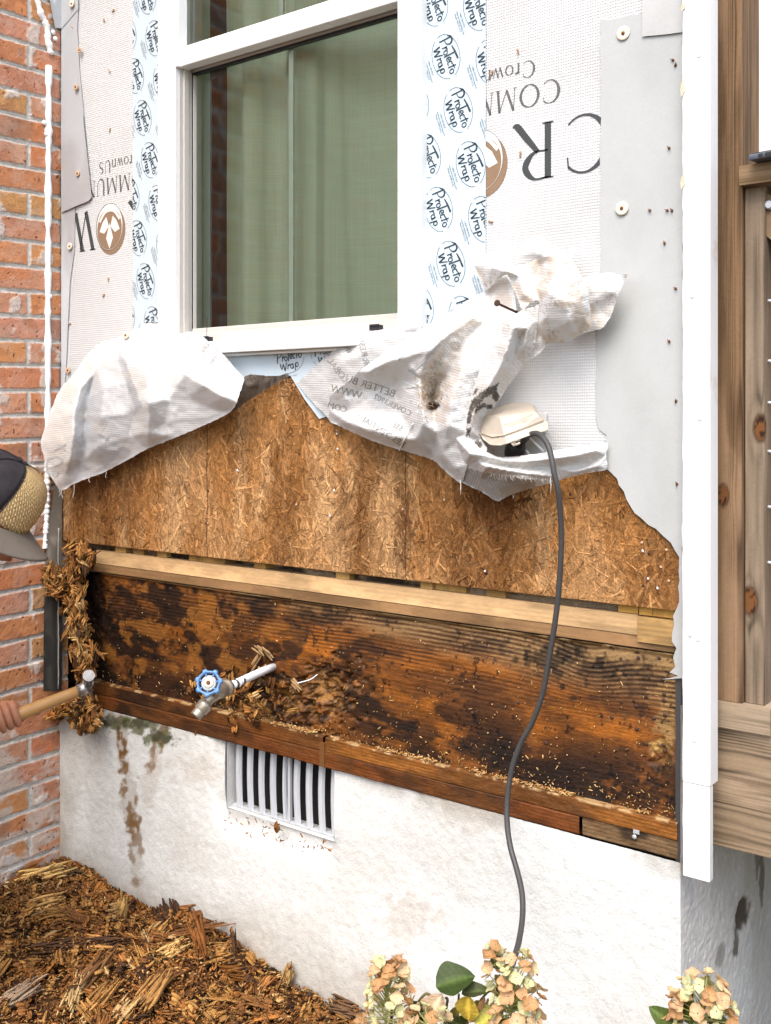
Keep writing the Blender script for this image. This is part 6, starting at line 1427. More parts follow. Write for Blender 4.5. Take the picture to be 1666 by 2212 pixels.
def chunks():
    L_ = [("thin dark upright splinter standing against the white foundation", (508, 2072), (504, 2000), .008, (.10, .055, .03), 4, True),
          ("pointed reddish brown chunk rising near the foundation wall", (440, 2068), (418, 1975), .034, (.34, .13, .035), 9, True),
          ("long dark crumbling board lying across the middle of the heap", (70, 2058), (285, 2035), .034, (.095, .045, .022), 12, False),
          ("broad brown plank in the shade below the long dark board", (150, 2155), (235, 2065), .045, (.25, .12, .045), 12, False),
          ("pale yellow flake standing up in the left foreground", (140, 2200), (175, 2112), .030, (.56, .38, .17), 9, False),
          ("orange brown plank with a sharp edge in the front of the heap", (185, 2190), (252, 2120), .030, (.38, .19, .055), 10, False),
          ("greyish pink flat plank at the far left of the heap", (5, 2175), (85, 2122), .035, (.40, .28, .18), 10, False),
          ("pale straw coloured stick pointing at the lens", (318, 2013), (332, 2065), .005, (.60, .46, .26), 3, False),
          ("bright golden ragged chunk on top of the heap by the brick wall", (20, 1905), (150, 1880), .045, (.60, .38, .13), 12, False),
          ("dark mossy crumbs heaped in the corner below the stucco", (110, 1878), (185, 1900), .030, (.11, .07, .035), 9, False),
          ("long golden brown plank right of the middle of the heap", (290, 2190), (360, 2100), .050, (.42, .22, .07), 12, False),
          ("small upright tan chip in front of the foundation, right side", (618, 2125), (630, 2085), .022, (.48, .30, .12), 6, True),
          ("dark splinters at the right end of the heap beside the flowers", (715, 2165), (785, 2195), .030, (.13, .07, .035), 9, False),
          ("ragged yellow chunk leaning below the pointed reddish one", (345, 2070), (405, 2035), .040, (.56, .36, .13), 10, False),
          ("flaky ochre chunk with dark hollow under it, upper left", (55, 1965), (140, 1945), .045, (.46, .27, .09), 11, False),
          ("upright fibrous ochre chip near the foundation, left part", (262, 1985), (270, 1935), .024, (.50, .30, .10), 7, True)]
    for i, (lab, pa, pb, wd, col, k_, up) in enumerate(L_):
        a = on(*pa, .02)
        if up:
            t = (a.y + 1.8) / ray(*pa)[1]; b = PT(pb[0], pb[1], t - .01)
        else: b = on(*pb, .03)
        chunk(lab, a, b, wd, col, k_, .004 if wd > .01 else .003, 900 + i, nor=(.2, -.9, .2) if up else (.1, -.45, .85), spread=1.0 if wd < .01 else 2.2)
chunks()
def corner_rot():
    r = rng(91); zc = lambda p: (p[0] * .35, p[1] * .35 + 1124.6); parts = []
    def stream(path, width, n, Lr, Wr, dr=.5, pal=(.42, .24, .12, .08, .08, .06)):
        pl = np.array(bez([zc(p) for p in path], 8)); w_ = np.interp(np.linspace(0, 1, len(pl)), np.linspace(0, 1, len(width)), width)
        i = r.integers(0, len(pl) - 1, n); t = r.random(n)[:, None]; q = pl[i] * (1 - t) + pl[i + 1] * t; dq = pl[i + 1] - pl[i]; nn = np.stack([-dq[:, 1], dq[:, 0]], -1); nn /= np.hypot(nn[:, 0], nn[:, 1])[:, None]
        q = q + nn * (r.normal(0, .42, n) * w_[i])[:, None]; d = 10 + r.random(n) * 55
        C = np.array([tuple(P(a, b, -dd / 1000.)) for (a, b), dd in zip(q, d)]); C[:, 0] = np.maximum(C[:, 0], XB + .02)
        dn = dq / np.hypot(dq[:, 0], dq[:, 1])[:, None]; D = np.stack([dn[:, 0], r.normal(0, .5, n), -dn[:, 1]], -1) + r.normal(0, dr, (n, 3))
        N = np.tile([.3, -1, .3], (n, 1)) + r.normal(0, .5, (n, 3)); return bundle(C, D, N, r.uniform(*Lr, n), r.uniform(*Wr, n), 4, palette(n, r, pal), r, .002, 1.2)
    parts.append(stream([(520,165),(485,250),(470,400),(465,520),(485,620),(490,720),(520,820),(535,900),(505,965)], [34, 30, 20, 18, 22, 24, 30, 24, 12], 620, (.015, .05), (.004, .014)))
    parts.append(stream([(240,280),(275,350),(335,430),(400,400),(430,330),(500,250)], [9, 22, 24, 18, 20, 16], 330, (.015, .05), (.004, .012), .4))
    parts.append(stream([(430,480),(440,560)], [20, 20], 40, (.01, .03), (.003, .01)))
    V, F, C = cat(*parts); base = np.array(P(165, 1300, -.03)); o = mesh('rotten_wood_strip', V - base, F, M['chip'], None, C); o.location = base
    tag(o, 'ragged golden strip of rotten wood clinging to the wet corner, above the hammer', 'rotten wood')
    parts = [stream([(300,1205),(360,1180),(420,1150),(480,1105)], [10, 18, 15, 7], 150, (.012, .04), (.004, .012), .25, (.4, .15, .05, .1, .05, .25))]; V, F, C = cat(*parts); base = np.array(P(135, 1530, -.03)); o = mesh('falling_wood_piece', V - base, F, M['chip'], None, C); o.location = base
    tag(o, 'long orange splinter dropping from the corner, just under the hammer handle', 'wood piece', 'pieces of rotten wood falling under the hammer')
    parts = [stream([(450,1130),(510,1170),(560,1240),(590,1270)], [22, 42, 38, 14], 300, (.010, .035), (.004, .012), .6, (.4, .2, .1, .12, .12, .06))]; V, F, C = cat(*parts); base = np.array(P(180, 1545, -.03)); o = mesh('falling_wood_piece', V - base, F, M['chip'], None, C); o.location = base
    tag(o, 'crumbly ochre lump falling past the top of the foundation', 'wood piece', 'pieces of rotten wood falling under the hammer')
    # loose crumbs on the boards
    n = 900; px_ = np.concatenate([r.uniform(200, 760, 350), r.uniform(760, 1460, 550)]); f = r.random(n) ** .6; py_ = (1262 + (px_ - 416) * .145) * (1 - f) + (1540 + (px_ - 416) * .23) * f
    py_ = np.where(r.random(n) < .45, 1530 + (px_ - 416) * .235 - np.abs(r.normal(0, 22, n)), py_)
    C = np.array([tuple(P(a, b, .0095)) for a, b in zip(px_, py_)]); D = r.normal(0, 1, (n, 3)) * np.array([1, .2, 1]); co = PAL[r.choice([0, 3, 3, 3], n)] * r.uniform(.9, 1.5, (n, 1))
    V, F, Cc = cat(slivers(C, D, np.tile([0, -1., 0], (n, 1)), r.uniform(.0012, .010, n) ** 1.0 * r.choice([.4, .6, 1.1], n), r.uniform(.0008, .0035, n), r.uniform(.0006, .0025, n), co * r.uniform(.4, 1.1, (n, 1)), r))
    base = np.array(P(800, 1500, .01)); o = mesh('wood_crumbs', V - base, F, M['chip'], None, Cc); o.location = base; tag(o, 'pale crumbs of rotten wood stuck all over the dark wet board', 'debris', None, 'stuff')
    # crumbs on the ledge of the sill
    n = 1500; x = r.uniform(P(500, 1550).x, XR - .02, n); dens = fbm(x * 9, x * 0, 3, 5); k_ = dens > .42; x = x[k_]; n = len(x)
    C = np.stack([x, r.uniform(-.006, .010, n), np.full(n, RZ0 + .001) + r.random(n) * .004], -1); D = r.normal(0, 1, (n, 3)) * np.array([1, .6, .4]); V, F, Cc = cat(slivers(C, D, np.tile([0, -.3, 1.], (n, 1)), r.uniform(.002, .010, n), r.uniform(.001, .003, n), r.uniform(.001, .003, n), PAL[r.choice([0, 3, 3, 1], n)] * r.uniform(.8, 1.3, (n, 1)), r))
    base = np.array([-1.3, 0, RZ0]); o = mesh('sawdust', V - base, F, M['chip'], None, Cc); o.location = base; tag(o, 'line of sawdust along the ledge above the foundation', 'debris', None, 'stuff')
    # curls and flakes around the hose pipe
    n = 70; px_ = r.normal(530, 50, n); py_ = r.normal(1510, 34, n); C = np.array([tuple(P(a, b, .004 - .02 * r.random())) for a, b in zip(px_, py_)]); D = r.normal(0, 1, (n, 3))
    V, F, Cc = cat(bundle(C, D, np.tile([.2, -1., .2], (n, 1)), r.uniform(.01, .035, n), r.uniform(.005, .016, n), 4, palette(n, r, (.25, .3, .25, .05, .1, .05)), r, .0018, 1.5), bundle(np.array([tuple(P(552, 1432, -.004)), tuple(P(575, 1412, -.004)), tuple(P(560, 1405, -.002)), tuple(P(640, 1482, .002))]), np.array([[.5, .2, .8], [.7, .2, -.6], [.9, .1, -.5], [.8, .1, -.7]]), np.tile([.1, -1., .2], (4, 1)), np.array([.045, .035, .03, .035]), np.array([.012, .012, .010, .012]), 4, np.tile([.36, .22, .10], (4, 1)), r, .0015, 1.5))
    base = np.array(P(550, 1500, 0)); o = mesh('flaked_wood', V - base, F, M['chip'], None, Cc); o.location = base; tag(o, 'curled flakes and crumbling rot packed around the white hose pipe', 'rotten wood', None, 'stuff')
corner_rot()
def vent_bits():
    p = P(600, 1787, -.022); r = rng(5)
    b = MB(); 
    V, F, C = cat(slivers(np.array([tuple(p + Vector((.004 * i - .006, -.002 * i, .004 * (i % 2)))) for i in range(5)]), np.array([[.2, 0, 1.], [.8, 0, .5], [1, 0, -.2], [.9, -.2, -.3], [.5, 0, .9]]), np.tile([.1, -1., .4], (5, 1)), np.array([.028, .020, .022, .016, .02]), np.array([.010, .008, .010, .006, .01]), np.full(5, .002), np.tile([.22, .085, .02], (5, 1)), r))
    o = mesh('dead_leaf', V - np.array(p), F, M['chip'], None, C); o.location = p; tag(o, 'curled brown dead leaf on the ledge below the vent', 'leaf')
    n = 46; px_ = r.uniform(485, 730, n); py_ = 1752 + (px_ - 500) * .27 + r.uniform(4, 46, n); C = np.array([tuple(P(a, b, -.020)) for a, b in zip(px_, py_)]); V, F, Cc = cat(slivers(C, r.normal(0, 1, (n, 3)) * np.array([1, .1, .7]), np.tile([0, -1., .3], (n, 1)), r.uniform(.004, .016, n), r.uniform(.0015, .004, n), np.full(n, .0012), palette(n, r, (.2, .4, .3, .05, .05, 0)), r))
    base = np.array(P(600, 1800, -.02)); o = mesh('wood_flecks', V - base, F, M['chip'], None, Cc); o.location = base; tag(o, 'scattered brown wood flecks on the white ledge under the vent', 'debris', None, 'stuff')
vent_bits()

# ================================================================ hose faucet
def faucet():
    X0 = P(601, 1437, .01).x
    r = thing('hose_faucet', PX(490, 1480, X0), 'worn outdoor tap with blue wheel handle on a white pipe in the wet board', 'tap')
    u = lambda zx, zy, t: PT(400 + zx * .16, 1374.5 + zy * .16, t)
    tA = (P(601, 1437, .03) - Vector((0, -1.8, 1.5))); dp = lambda p: (p.x * FX + (p.y + 1.8) * FY)
    a = P(601, 1437, .03); b_ = u(575, 690, 2.33)
    b = MB(); b.tube([a, a.lerp(b_, .35) + Vector((0, 0, .002)), a.lerp(b_, .7) + Vector((0, 0, .001)), b_], .0092, 16); b.build('pipe', M['pex'], r, True)
    b = MB()
    d = (b_ - a).normalized()
    for s in (.10, .045): b.lathe(b_ - d * (.048 if s == .10 else .024), -d, [(0, .0098), (.007, .0100), (.0075, .0098)], 16)
    b.build('crimp_ring', M['steel_dark'], r)
    b = MB(); pm = b_ - d * .036; b.lathe(pm, -d, [(0, .0101), (.004, .0101)], 16); b.build('white_ring', M['pex'], r)
    # body: barrel, packing nut, spout
    c0 = u(600, 680, 2.335); c1 = u(430, 745, 2.29); b = MB()
    b.lathe(c0, c1 - c0, [(-.004, .011), (.006, .0125), (.008, .0185), (.016, .0185), (.018, .015), (.030, .0155), (.034, .019), (.046, .018), (.060, .014), (.066, .008)], 20)
    c2 = u(180, 1035, 2.27); m = u(330, 860, 2.285)
    b.tube([c1 + (c0 - c1) * .35, c1.lerp(m, .6), m, m.lerp(c2, .5)], [.015, .0135, .011, .0115], 16)
    b.build('body', M['brass_dull'], r)
    b = MB(); ax = (c2 - m).normalized(); q = m + ax * .006
    pr = [(0, .010), (.002, .0165), (.012, .0172), (.014, .0160), (.022, .0162), (.024, .0135)]
    for i in range(6): pr += [(.025 + i * .0022, .0135), (.0261 + i * .0022, .0122)]
    pr += [(.039, .0132), (.0395, .0105), (.036, .0100)]
    b.lathe(q, ax, pr, 22); b.build('spout', M['brass_dull'], r)
    hc = u(320, 632, 2.262); ha = Vector((.50, -.76, .42)).normalized()
    b = MB(); b.tube([c1 + (c0 - c1) * .45, hc - ha * .006], [.013, .0095], 16); b.build('stem', M['brass_dull'], r)
    # wheel handle: lobed ring with slots
    uu = ha.orthogonal().normalized(); vv = ha.cross(uu); V = []; F = []
    n = 84; prof = [(.80, -.2), (.80, .55), (.90, 1.0), (1.0, .75), (1.03, 0), (1.0, -.75), (.9, -.9)]
    for i in range(n):
        a_ = 2 * math.pi * i / n; R_ = .0268 + .0034 * max(0, math.cos(a_ * 7)) ** .5 - .0012 * (math.cos(a_ * 7) < 0)
        for (rr_, h_) in prof:
            rad_ = .0205 + (R_ - .0205) * (rr_ - .8) / .2 if rr_ > .8 else .0205; V.append(tuple(hc + (uu * math.cos(a_) + vv * math.sin(a_)) * rad_ + ha * h_ * .0062))
    k_ = len(prof)
    for i in range(n):
        for j in range(k_): F.append((i * k_ + j, ((i + 1) % n) * k_ + j, ((i + 1) % n) * k_ + (j + 1) % k_, i * k_ + (j + 1) % k_))
    w_ = mesh('wheel_handle', V, F, M['blue_paint'], r, None, None, True)
    b = MB()
    for i in range(7):
        a_ = 2 * math.pi * i / 7; dv = uu * math.cos(a_) + vv * math.sin(a_); b.tube([hc + dv * .015 + ha * .001, hc + dv * .0212 + ha * .001], .0022, 6)
    b.build('spoke', M['blue_paint'], w_)
    b = MB(); b.lathe(hc - ha * .001, ha, [(0, .0165), (.0015, .0168), (.0035, .0150), (.0035, .0125), (.0028, .0122)], 28); b.build('disc', M['worn_disc'], w_)
    b = MB(); b.lathe(hc, ha, [(.0015, .0118), (.0042, .0112), (.0048, .0060)], 24); b.build('label_disc', M['cream_disc'], w_)
    b = MB(); b.lathe(hc + ha * .0045, ha, [(0, .0046), (.0030, .0044), (.0042, .0025)], 10); b.build('screw', M['rust_spot'], w_)
    # thin white wire end near the hole
    t = thing('wire_end', P(655, 1470, -.01), 'thin white wire end sticking out of the rotten hollow right of the pipe', 'wire')
    b = MB(); b.tube([Vector(p) for p in bez([tuple(P(686, 1457, .0)), tuple(P(670, 1468, -.02)), tuple(P(642, 1476, -.035))], 5)], .0011, 6); b.build('wire', M['pex'], t)
faucet()

# ================================================================ hydrangeas
def leafmesh(base, tip, wd, nrm, col, r, fold=.25, droop=.1):
    base = np.array(base); tip = np.array(tip); d = tip - base; L = np.linalg.norm(d); d /= L; nrm = np.array(nrm, float); nrm -= d * nrm.dot(d); nrm /= np.linalg.norm(nrm); s = np.cross(d, nrm)
    V = []; C = []; n, m = 14, 7
    for i in range(n):
        t = i / (n - 1); w_ = wd * (math.sin(math.pi * min(1, t ** .8)) ** .75) * (1 if t < .98 else 0) * .5
        for j in range(m):
            q = (j / (m - 1) - .5) * 2; serr = 1 + .05 * math.sin(t * 70) * abs(q)
            V.append(base + d * L * t + s * w_ * q * serr + nrm * (fold * w_ * abs(q) * 1.5 - droop * 2.2 * L * t * t + .02 * L * math.sin(t * 22 + abs(q) * 3) * abs(q) * .25))
            v = 1.7 if abs(q) < .05 else 1 - .22 * (math.sin(t * 42 - abs(q) * 8) > .6); C.append(np.array(col) * v * r.uniform(.9, 1.1) * (1 - .25 * (r.random() < .06)))
    i = np.arange(n * m).reshape(n, m); return np.array(V), np.stack([i[:-1, :-1], i[:-1, 1:], i[1:, 1:], i[1:, :-1]], -1).reshape(-1, 4), np.array(C)
def floret(c, nrm, size, col, r):
    nrm = nrm / np.linalg.norm(nrm); a0 = np.cross(nrm, r.normal(0, 1, 3)); a0 /= np.linalg.norm(a0); b0 = np.cross(nrm, a0); out = []
    for k_ in range(4):
        a = k_ * math.pi / 2 + r.normal(0, .15); d = a0 * math.cos(a) + b0 * math.sin(a); sd = np.cross(nrm, d); V = []; C = []
        cup = r.uniform(-.25, .5); s_ = size * r.uniform(.8, 1.15); cc = np.array(col) * r.uniform(.85, 1.12)
        for i in range(5):
            t = i / 4; w_ = s_ * .60 * math.sin(math.pi * (.12 + .80 * t)) ** .8
            for q in (-1, -.5, 0, .5, 1):
                V.append(c + d * s_ * (.08 + .92 * t) * (1 - .10 * q * q) + sd * w_ * q + nrm * (cup * s_ * t * t + .12 * s_ * q * q * (1 if cup > 0 else -.5)))
                C.append(cc * (1.1 - .18 * t + .04 * (abs(q) < .2)) * (1, 1 - .12 * t * abs(q), 1 - .25 * t * abs(q)))
        i = np.arange(25).reshape(5, 5); out.append((np.array(V), np.stack([i[:-1, :-1], i[:-1, 1:], i[1:, 1:], i[1:, :-1]], -1).reshape(-1, 4), np.array(C)))
    return out
def flower_head(parent, ctr, axis, Lh, Rh, n, seed):
    r = rng(seed); axis = np.array(axis, float); axis /= np.linalg.norm(axis); u = np.cross(axis, [0, 0, 1.] if abs(axis[2]) < .9 else [1., 0, 0]); u /= np.linalg.norm(u); v = np.cross(axis, u); out = []; st = MB()
    ctr = np.array(ctr, float); bottom = ctr - axis * Lh * .5
    for i in range(n):
        t = (i + .5) / n; h = t ** 1.15; a = i * 2.39996 + r.normal(0, .3); rad = Rh * (1 - .62 * h ** 1.5) * r.uniform(.78, 1.12); rv = u * math.cos(a) + v * math.sin(a)
        c = bottom + axis * Lh * h + rv * rad; nr = rv * (1 - .5 * h) + axis * (.25 + .7 * h) + r.normal(0, .35, 3)
        green = r.random() < .34; col = (.62, .62, .34) if green else [(.60, .36, .18), (.66, .45, .25), (.50, .28, .12), (.70, .54, .32)][r.integers(4)]
        out += floret(c, nr, r.uniform(.0085, .0125) * (1.0 if not green else .85), col, r)
        st.tube([Vector(bottom + axis * Lh * h * .6), Vector(bottom + axis * Lh * h * .8 + rv * rad * .5), Vector(c)], [.0011, .0008, .0006], 4, False)
    V, F, C = cat(*out); h = mesh('flower_head', V, F, M['petal'], parent, C, None, True); st.build('flower_stalk', M['stalk_green'], h); return h
def hydrangeas():
    T = 1.45; w5 = lambda zx, zy, t=T: PT(749.7 + .55 * zx, 1957.5 + .55 * zy, t)
    h = thing('hydrangea', w5(400, 900), 'fading hydrangea bush in front of the foundation, two tan flower heads and a yellow leaf', 'plant')
    flower_head(h, w5(160, 350), (.05, 0, 1), .105, .040, 66, 1); flower_head(h, w5(195, 262), (.35, 0, 1), .030, .014, 8, 11); flower_head(h, w5(320, 470, 1.42), (0, -.3, 1), .05, .038, 34, 12)
    flower_head(h, w5(650, 340), (.05, 0, 1), .115, .048, 82, 2); flower_head(h, w5(578, 190), (-.1, 0, 1), .035, .013, 8, 21)
    r = rng(8)
    for (a, b, wd, col, n_, lab) in [((350, 318), (494, 258), .048, (.035, .055, .010), (-.1, -.75, .7), 'big dark green oval leaf between the flower heads'), ((450, 345), (560, 316), .026, (.05, .06, .02), (0, -.4, .9), None), ((480, 352), (470, 462), .034, (.52, .36, .05), (.2, -1, .1), 'yellow brown spotted leaf'),
                                (( 600, 245), (568, 196), .014, (.07, .10, .03), (.5, -.8, .2), None), ((690, 350), (632, 405), .026, (.14, .16, .05), (.2, -.8, .5), None), ((505, 470), (590, 415), .05, (.30, .28, .05), (0, -.6, .8), None), ((255, 420), (290, 380), .022, (.04, .06, .02), (0, -.8, .4), None), ((330, 440), (365, 350), .04, (.45, .32, .20), (.1, -1, .2), None), ((585, 300), (612, 280), .016, (.10, .09, .03), (0, -1, .2), None), ((560, 470), (600, 520), .05, (.12, .15, .04), (0, -.6, .8), None)]:
        V, F, C = leafmesh(w5(*a), w5(*b), wd, n_, col, r); o = mesh('leaf', V, F, M['leaf'], h, C, None, True)
        if lab: o['label'] = lab
    for i in range(9):
        a_ = (r.uniform(120, 760), r.uniform(440, 520)); b_ = (a_[0] + r.uniform(-70, 70), a_[1] - r.uniform(10, 60)); V, F, C = leafmesh(w5(*a_, 1.47), w5(*b_, 1.46), r.uniform(.022, .04), (r.normal(0, .4), -.8, .5), (.05, .07, .018) if i % 3 else (.28, .24, .06), r); mesh('leaf', V, F, M['leaf'], h, C, None, True)
    for i in range(34):
        zx = r.uniform(60, 760); zy = r.uniform(560, 1150); a_ = np.array(w5(zx, zy, r.uniform(1.38, 1.55))); d_ = r.normal(0, 1, 3) * np.array([1, 1, .5]); d_ *= r.uniform(.06, .10) / np.linalg.norm(d_); V, F, C = leafmesh(a_, a_ + d_, r.uniform(.035, .05), (r.normal(0, .4), -.5, .9), (.045, .068, .016), r); mesh('leaf', V, F, M['leaf'], h, C, None, True)
    for pts in [[(430, 1300), (425, 700), (400, 460), (345, 375), (318, 345), (295, 358), (250, 420)], [(440, 1300), (430, 700), (435, 440), (440, 345)], [(470, 1300), (500, 800), (470, 480), (520, 380), (560, 330)], [(560, 1300), (600, 700), (610, 440), (590, 330), (600, 270)], [(380, 1200), (390, 600), (385, 440), (395, 370), (385, 360)], [(200, 1300), (170, 700), (175, 420), (165, 380)], [(640, 1300), (650, 800), (640, 440)]]:
        b = MB(); q = [Vector(p) for p in bez([tuple(w5(a, c_, T + .02)) for a, c_ in pts], 5)]; b.tube(q, [.0032 - .0018 * i / len(q) for i in range(len(q))], 7); b.build('stem', M['stem'], h)
    h2 = thing('hydrangea', w5(1400, 900), 'small hydrangea with one peach flower head in the lower right corner', 'plant')
    flower_head(h2, w5(1400, 395), (.12, 0, 1), .085, .052, 74, 3); flower_head(h2, w5(1300, 350), (-.3, 0, 1), .02, .012, 5, 31)
    for (a, b, wd, col, n_) in [((1350, 470), (1332, 325), .030, (.075, .10, .025), (-.5, -1, .1)), ((1290, 480), (1197, 402), .030, (.07, .10, .02), (0, -.7, .6)), ((1300, 480), (1285, 385), .018, (.12, .10, .05), (.6, -.8, .1)), ((1430, 500), (1520, 470), .05, (.08, .11, .03), (0, -.6, .8))]:
        V, F, C = leafmesh(w5(*a), w5(*b), wd, n_, col, r); mesh('leaf', V, F, M['leaf'], h2, C, None, True)
    for pts in [[(1420, 1300), (1400, 800), (1390, 520), (1400, 430)], [(1300, 1300), (1330, 800), (1340, 470)]]:
        b = MB(); q = [Vector(p) for p in bez([tuple(w5(a, c_, T + .02)) for a, c_ in pts], 5)]; b.tube(q, .0028, 7); b.build('stem', M['stem'], h2)
hydrangeas()

# ================================================================ the worker at the left edge
def skin_chain(name, chains, mat, parent, sub=2, root=0):
    """chains share vertices by name: {key: (pos, radius)}, edges [(a, b)]"""
    pts, edges = chains; keys = list(pts); ix = {k_: i for i, k_ in enumerate(keys)}; off = worldloc(parent) if parent else Vector((0, 0, 0))
    me = bpy.data.meshes.new(name); me.from_pydata([tuple(Vector(pts[k_][0]) - off) for k_ in keys], [(ix[a], ix[b]) for a, b in edges], [])
    o = bpy.data.objects.new(name, me); COL.objects.link(o)
    if parent: o.parent = parent
    me.materials.append(M[mat]); o.modifiers.new('skin', 'SKIN').use_smooth_shade = True
    for i, k_ in enumerate(keys):
        s = me.skin_vertices[0].data[i]; q = pts[k_][1]; s.radius = q if hasattr(q, '__len__') else (q, q); s.use_root = (i == root)
    m = o.modifiers.new('sub', 'SUBSURF'); m.levels = sub; m.render_levels = sub; return o
HB = PT(6, 1557, 2.50); HH = PT(178, 1489, 2.58)      # hammer handle line
def person():
    r = thing('person', (-2.1, -1.25, 0), 'person bending at the left edge in a dark cap with straw panel, hammer in hand', 'person')
    c = PT(-20, 1078, 2.3); Rv = Vector((RX, RY, 0)); f = (Rv * .72 + Vector((0, 0, -1)) * .69).normalized(); u = (Rv * .66 + Vector((0, 0, 1)) * .75); u = (u - f * u.dot(f)).normalized(); s = f.cross(u)
    J = {'pelvis': ((-2.13, -1.26, .84), (.15, .12)), 'waist': ((-2.13, -1.10, .97), (.135, .11)), 'chest': ((-2.12, -.90, 1.10), (.15, .12)), 'upchest': ((-2.11, -.77, 1.19), (.11, .10)), 'neck': ((-2.10, -.66, 1.255), .058), 'skull': (tuple(c - f * .02 - u * .01), .085)}
    E = [('pelvis', 'waist'), ('waist', 'chest'), ('chest', 'upchest'), ('upchest', 'neck'), ('neck', 'skull')]
    for sd, sx in (('l', -1), ('r', 1)):
        J[sd + 'hip'] = ((-2.13 + sx * .10, -1.27, .80), .10); J[sd + 'knee'] = ((-2.13 + sx * .13, -1.06, .45), .066); J[sd + 'ank'] = ((-2.13 + sx * .12, -1.24, .08), .045); J[sd + 'toe'] = ((-2.13 + sx * .14, -1.06, .045), .038)
        E += [('pelvis', sd + 'hip'), (sd + 'hip', sd + 'knee'), (sd + 'knee', sd + 'ank'), (sd + 'ank', sd + 'toe')]
    W_ = HB + Vector((-.055, -.085, .02))
    J['lsh'] = ((-2.27, -.80, 1.15), .062); J['lel'] = ((-2.37, -.70, .94), .045); J['lwr'] = (tuple(W_), .030)
    J['rsh'] = ((-1.96, -.82, 1.14), .062); J['rel'] = ((-1.93, -.98, .88), .045); J['rwr'] = ((-2.02, -.92, .64), .028); J['rpalm'] = ((-2.06, -.90, .56), .030); J['rfing'] = ((-2.08, -.90, .49), .012)
    E += [('upchest', 'lsh'), ('lsh', 'lel'), ('lel', 'lwr'), ('upchest', 'rsh'), ('rsh', 'rel'), ('rel', 'rwr'), ('rwr', 'rpalm'), ('rpalm', 'rfing')]
    # face on the skull, hand fused to the wrist
    hd = (HH - HB).normalized(); side = (W_ - HB); side = (side - hd * side.dot(hd)).normalized(); up = hd.cross(side).normalized()
    if up.z < 0: up = -up
    back = (Vector((0, -1.8, 1.5)) - HB); back = (back - hd * back.dot(hd)).normalized()      # towards the lens
    palm = HB + side * .030 + up * .004; J['palm'] = (tuple(palm), (.026, .030)); E.append(('lwr', 'palm'))
    o = skin_chain('body', (J, E), 'skin', r)
    # fingers wrap the handle: each chain starts in the palm
    for i, (k_, ln) in enumerate((('index', 1.0), ('middle', 1.08), ('ring', 1.0), ('little', .82))):
        q = HB + hd * (.030 - .0172 * i); R0 = .0235
        pts = {'a': (tuple(q + side * .034 + up * .004), .0105)}; pr_ = 'a'; ed = []
        for j, an in enumerate((50, 95, 140, 190)):
            a_ = R(an * ln); pos = q + (side * math.cos(a_) + (back * .999) * math.sin(a_)) * (R0 if j else R0 + .008); pts['b%d' % j] = (tuple(pos), (.0102, .0100, .0096, .0088)[j] * (.95 if i < 3 else .85)); ed.append((pr_, 'b%d' % j)); pr_ = 'b%d' % j
        skin_chain('finger', (pts, ed), 'skin', o, 2)
    q = HB + hd * .030; pts = {'a': (tuple(HB + side * .036 - back * .006), .013), 'b': (tuple(q + side * .026 - back * .018 + hd * .006), .0115), 'c': (tuple(q - back * .024 + hd * .014), .010), 'd': (tuple(q - side * .018 - back * .018 + hd * .018), .008)}
    skin_chain('thumb', (pts, [('a', 'b'), ('b', 'c'), ('c', 'd')]), 'skin', o, 2)
    # face
    V = []; F = []; nu, nv = 40, 30; cf = c - u * .045 + f * .005
    for i in range(nu):
        for j in range(nv + 1):
            a_ = 2 * math.pi * i / nu; b_ = math.pi * j / nv; x_ = math.sin(b_) * math.cos(a_); y_ = math.sin(b_) * math.sin(a_); z_ = math.cos(b_)
            X_ = x_ * .098; Y_ = y_ * .076; Z_ = z_ * .115
            if x_ > 0: 
                X_ += .026 * math.exp(-(y_ / .16) ** 2 - ((z_ + .18) / .16) ** 2) + .010 * math.exp(-(y_ / .30) ** 2 - ((z_ + .55) / .10) ** 2) + .012 * math.exp(-(y_ / .3) ** 2 - ((z_ + .85) / .15) ** 2) - .010 * math.exp(-((abs(y_) - .38) / .16) ** 2 - ((z_ - .02) / .12) ** 2) - .006 * math.exp(-(y_ / .35) ** 2 - ((z_ + .47) / .03) ** 2)
            Y_ *= 1 - .22 * max(0, -z_); V.append(tuple(cf + f * X_ + s * Y_ + u * Z_))
    for i in range(nu):
        for j in range(nv): F.append((i * (nv + 1) + j, ((i + 1) % nu) * (nv + 1) + j, ((i + 1) % nu) * (nv + 1) + j + 1, i * (nv + 1) + j + 1))
    fa = mesh('face', V, F, M['skin'], o, None, None, True)
    for sg in (-1, 1): lathe_obj('eye', cf + f * .084 + s * .030 * sg + u * .003, f, [(0, .011), (.005, .009), (.007, .004)], M['eye_white'], fa, 12); b = MB(); b.lathe(cf + s * .076 * sg - f * .012 - u * .012, s * sg, [(-.008, .012), (.004, .026), (.008, .026), (.010, .014)], 12); b.build('ear', M['skin'], fa)
    # shirt and trousers over the body
    JS = {'a': ((-2.13, -1.20, .88), (.175, .145)), 'b': ((-2.12, -1.08, .98), (.165, .140)), 'c': ((-2.12, -.90, 1.11), (.175, .150)), 'd': ((-2.11, -.76, 1.20), (.125, .115)), 'e': ((-2.105, -.71, 1.23), (.078, .078)), 'ls': ((-2.27, -.80, 1.15), .078), 'le': ((-2.34, -.73, 1.0), .070), 'rs': ((-1.96, -.82, 1.14), .078), 're': ((-1.935, -.94, .95), .070)}
    skin_chain('shirt', (JS, [('a', 'b'), ('b', 'c'), ('c', 'd'), ('d', 'e'), ('d', 'ls'), ('ls', 'le'), ('d', 'rs'), ('rs', 're')]), 'shirt', o)
    JT = {'a': ((-2.13, -1.22, .90), (.165, .135)), 'b': ((-2.13, -1.27, .80), (.16, .13))}
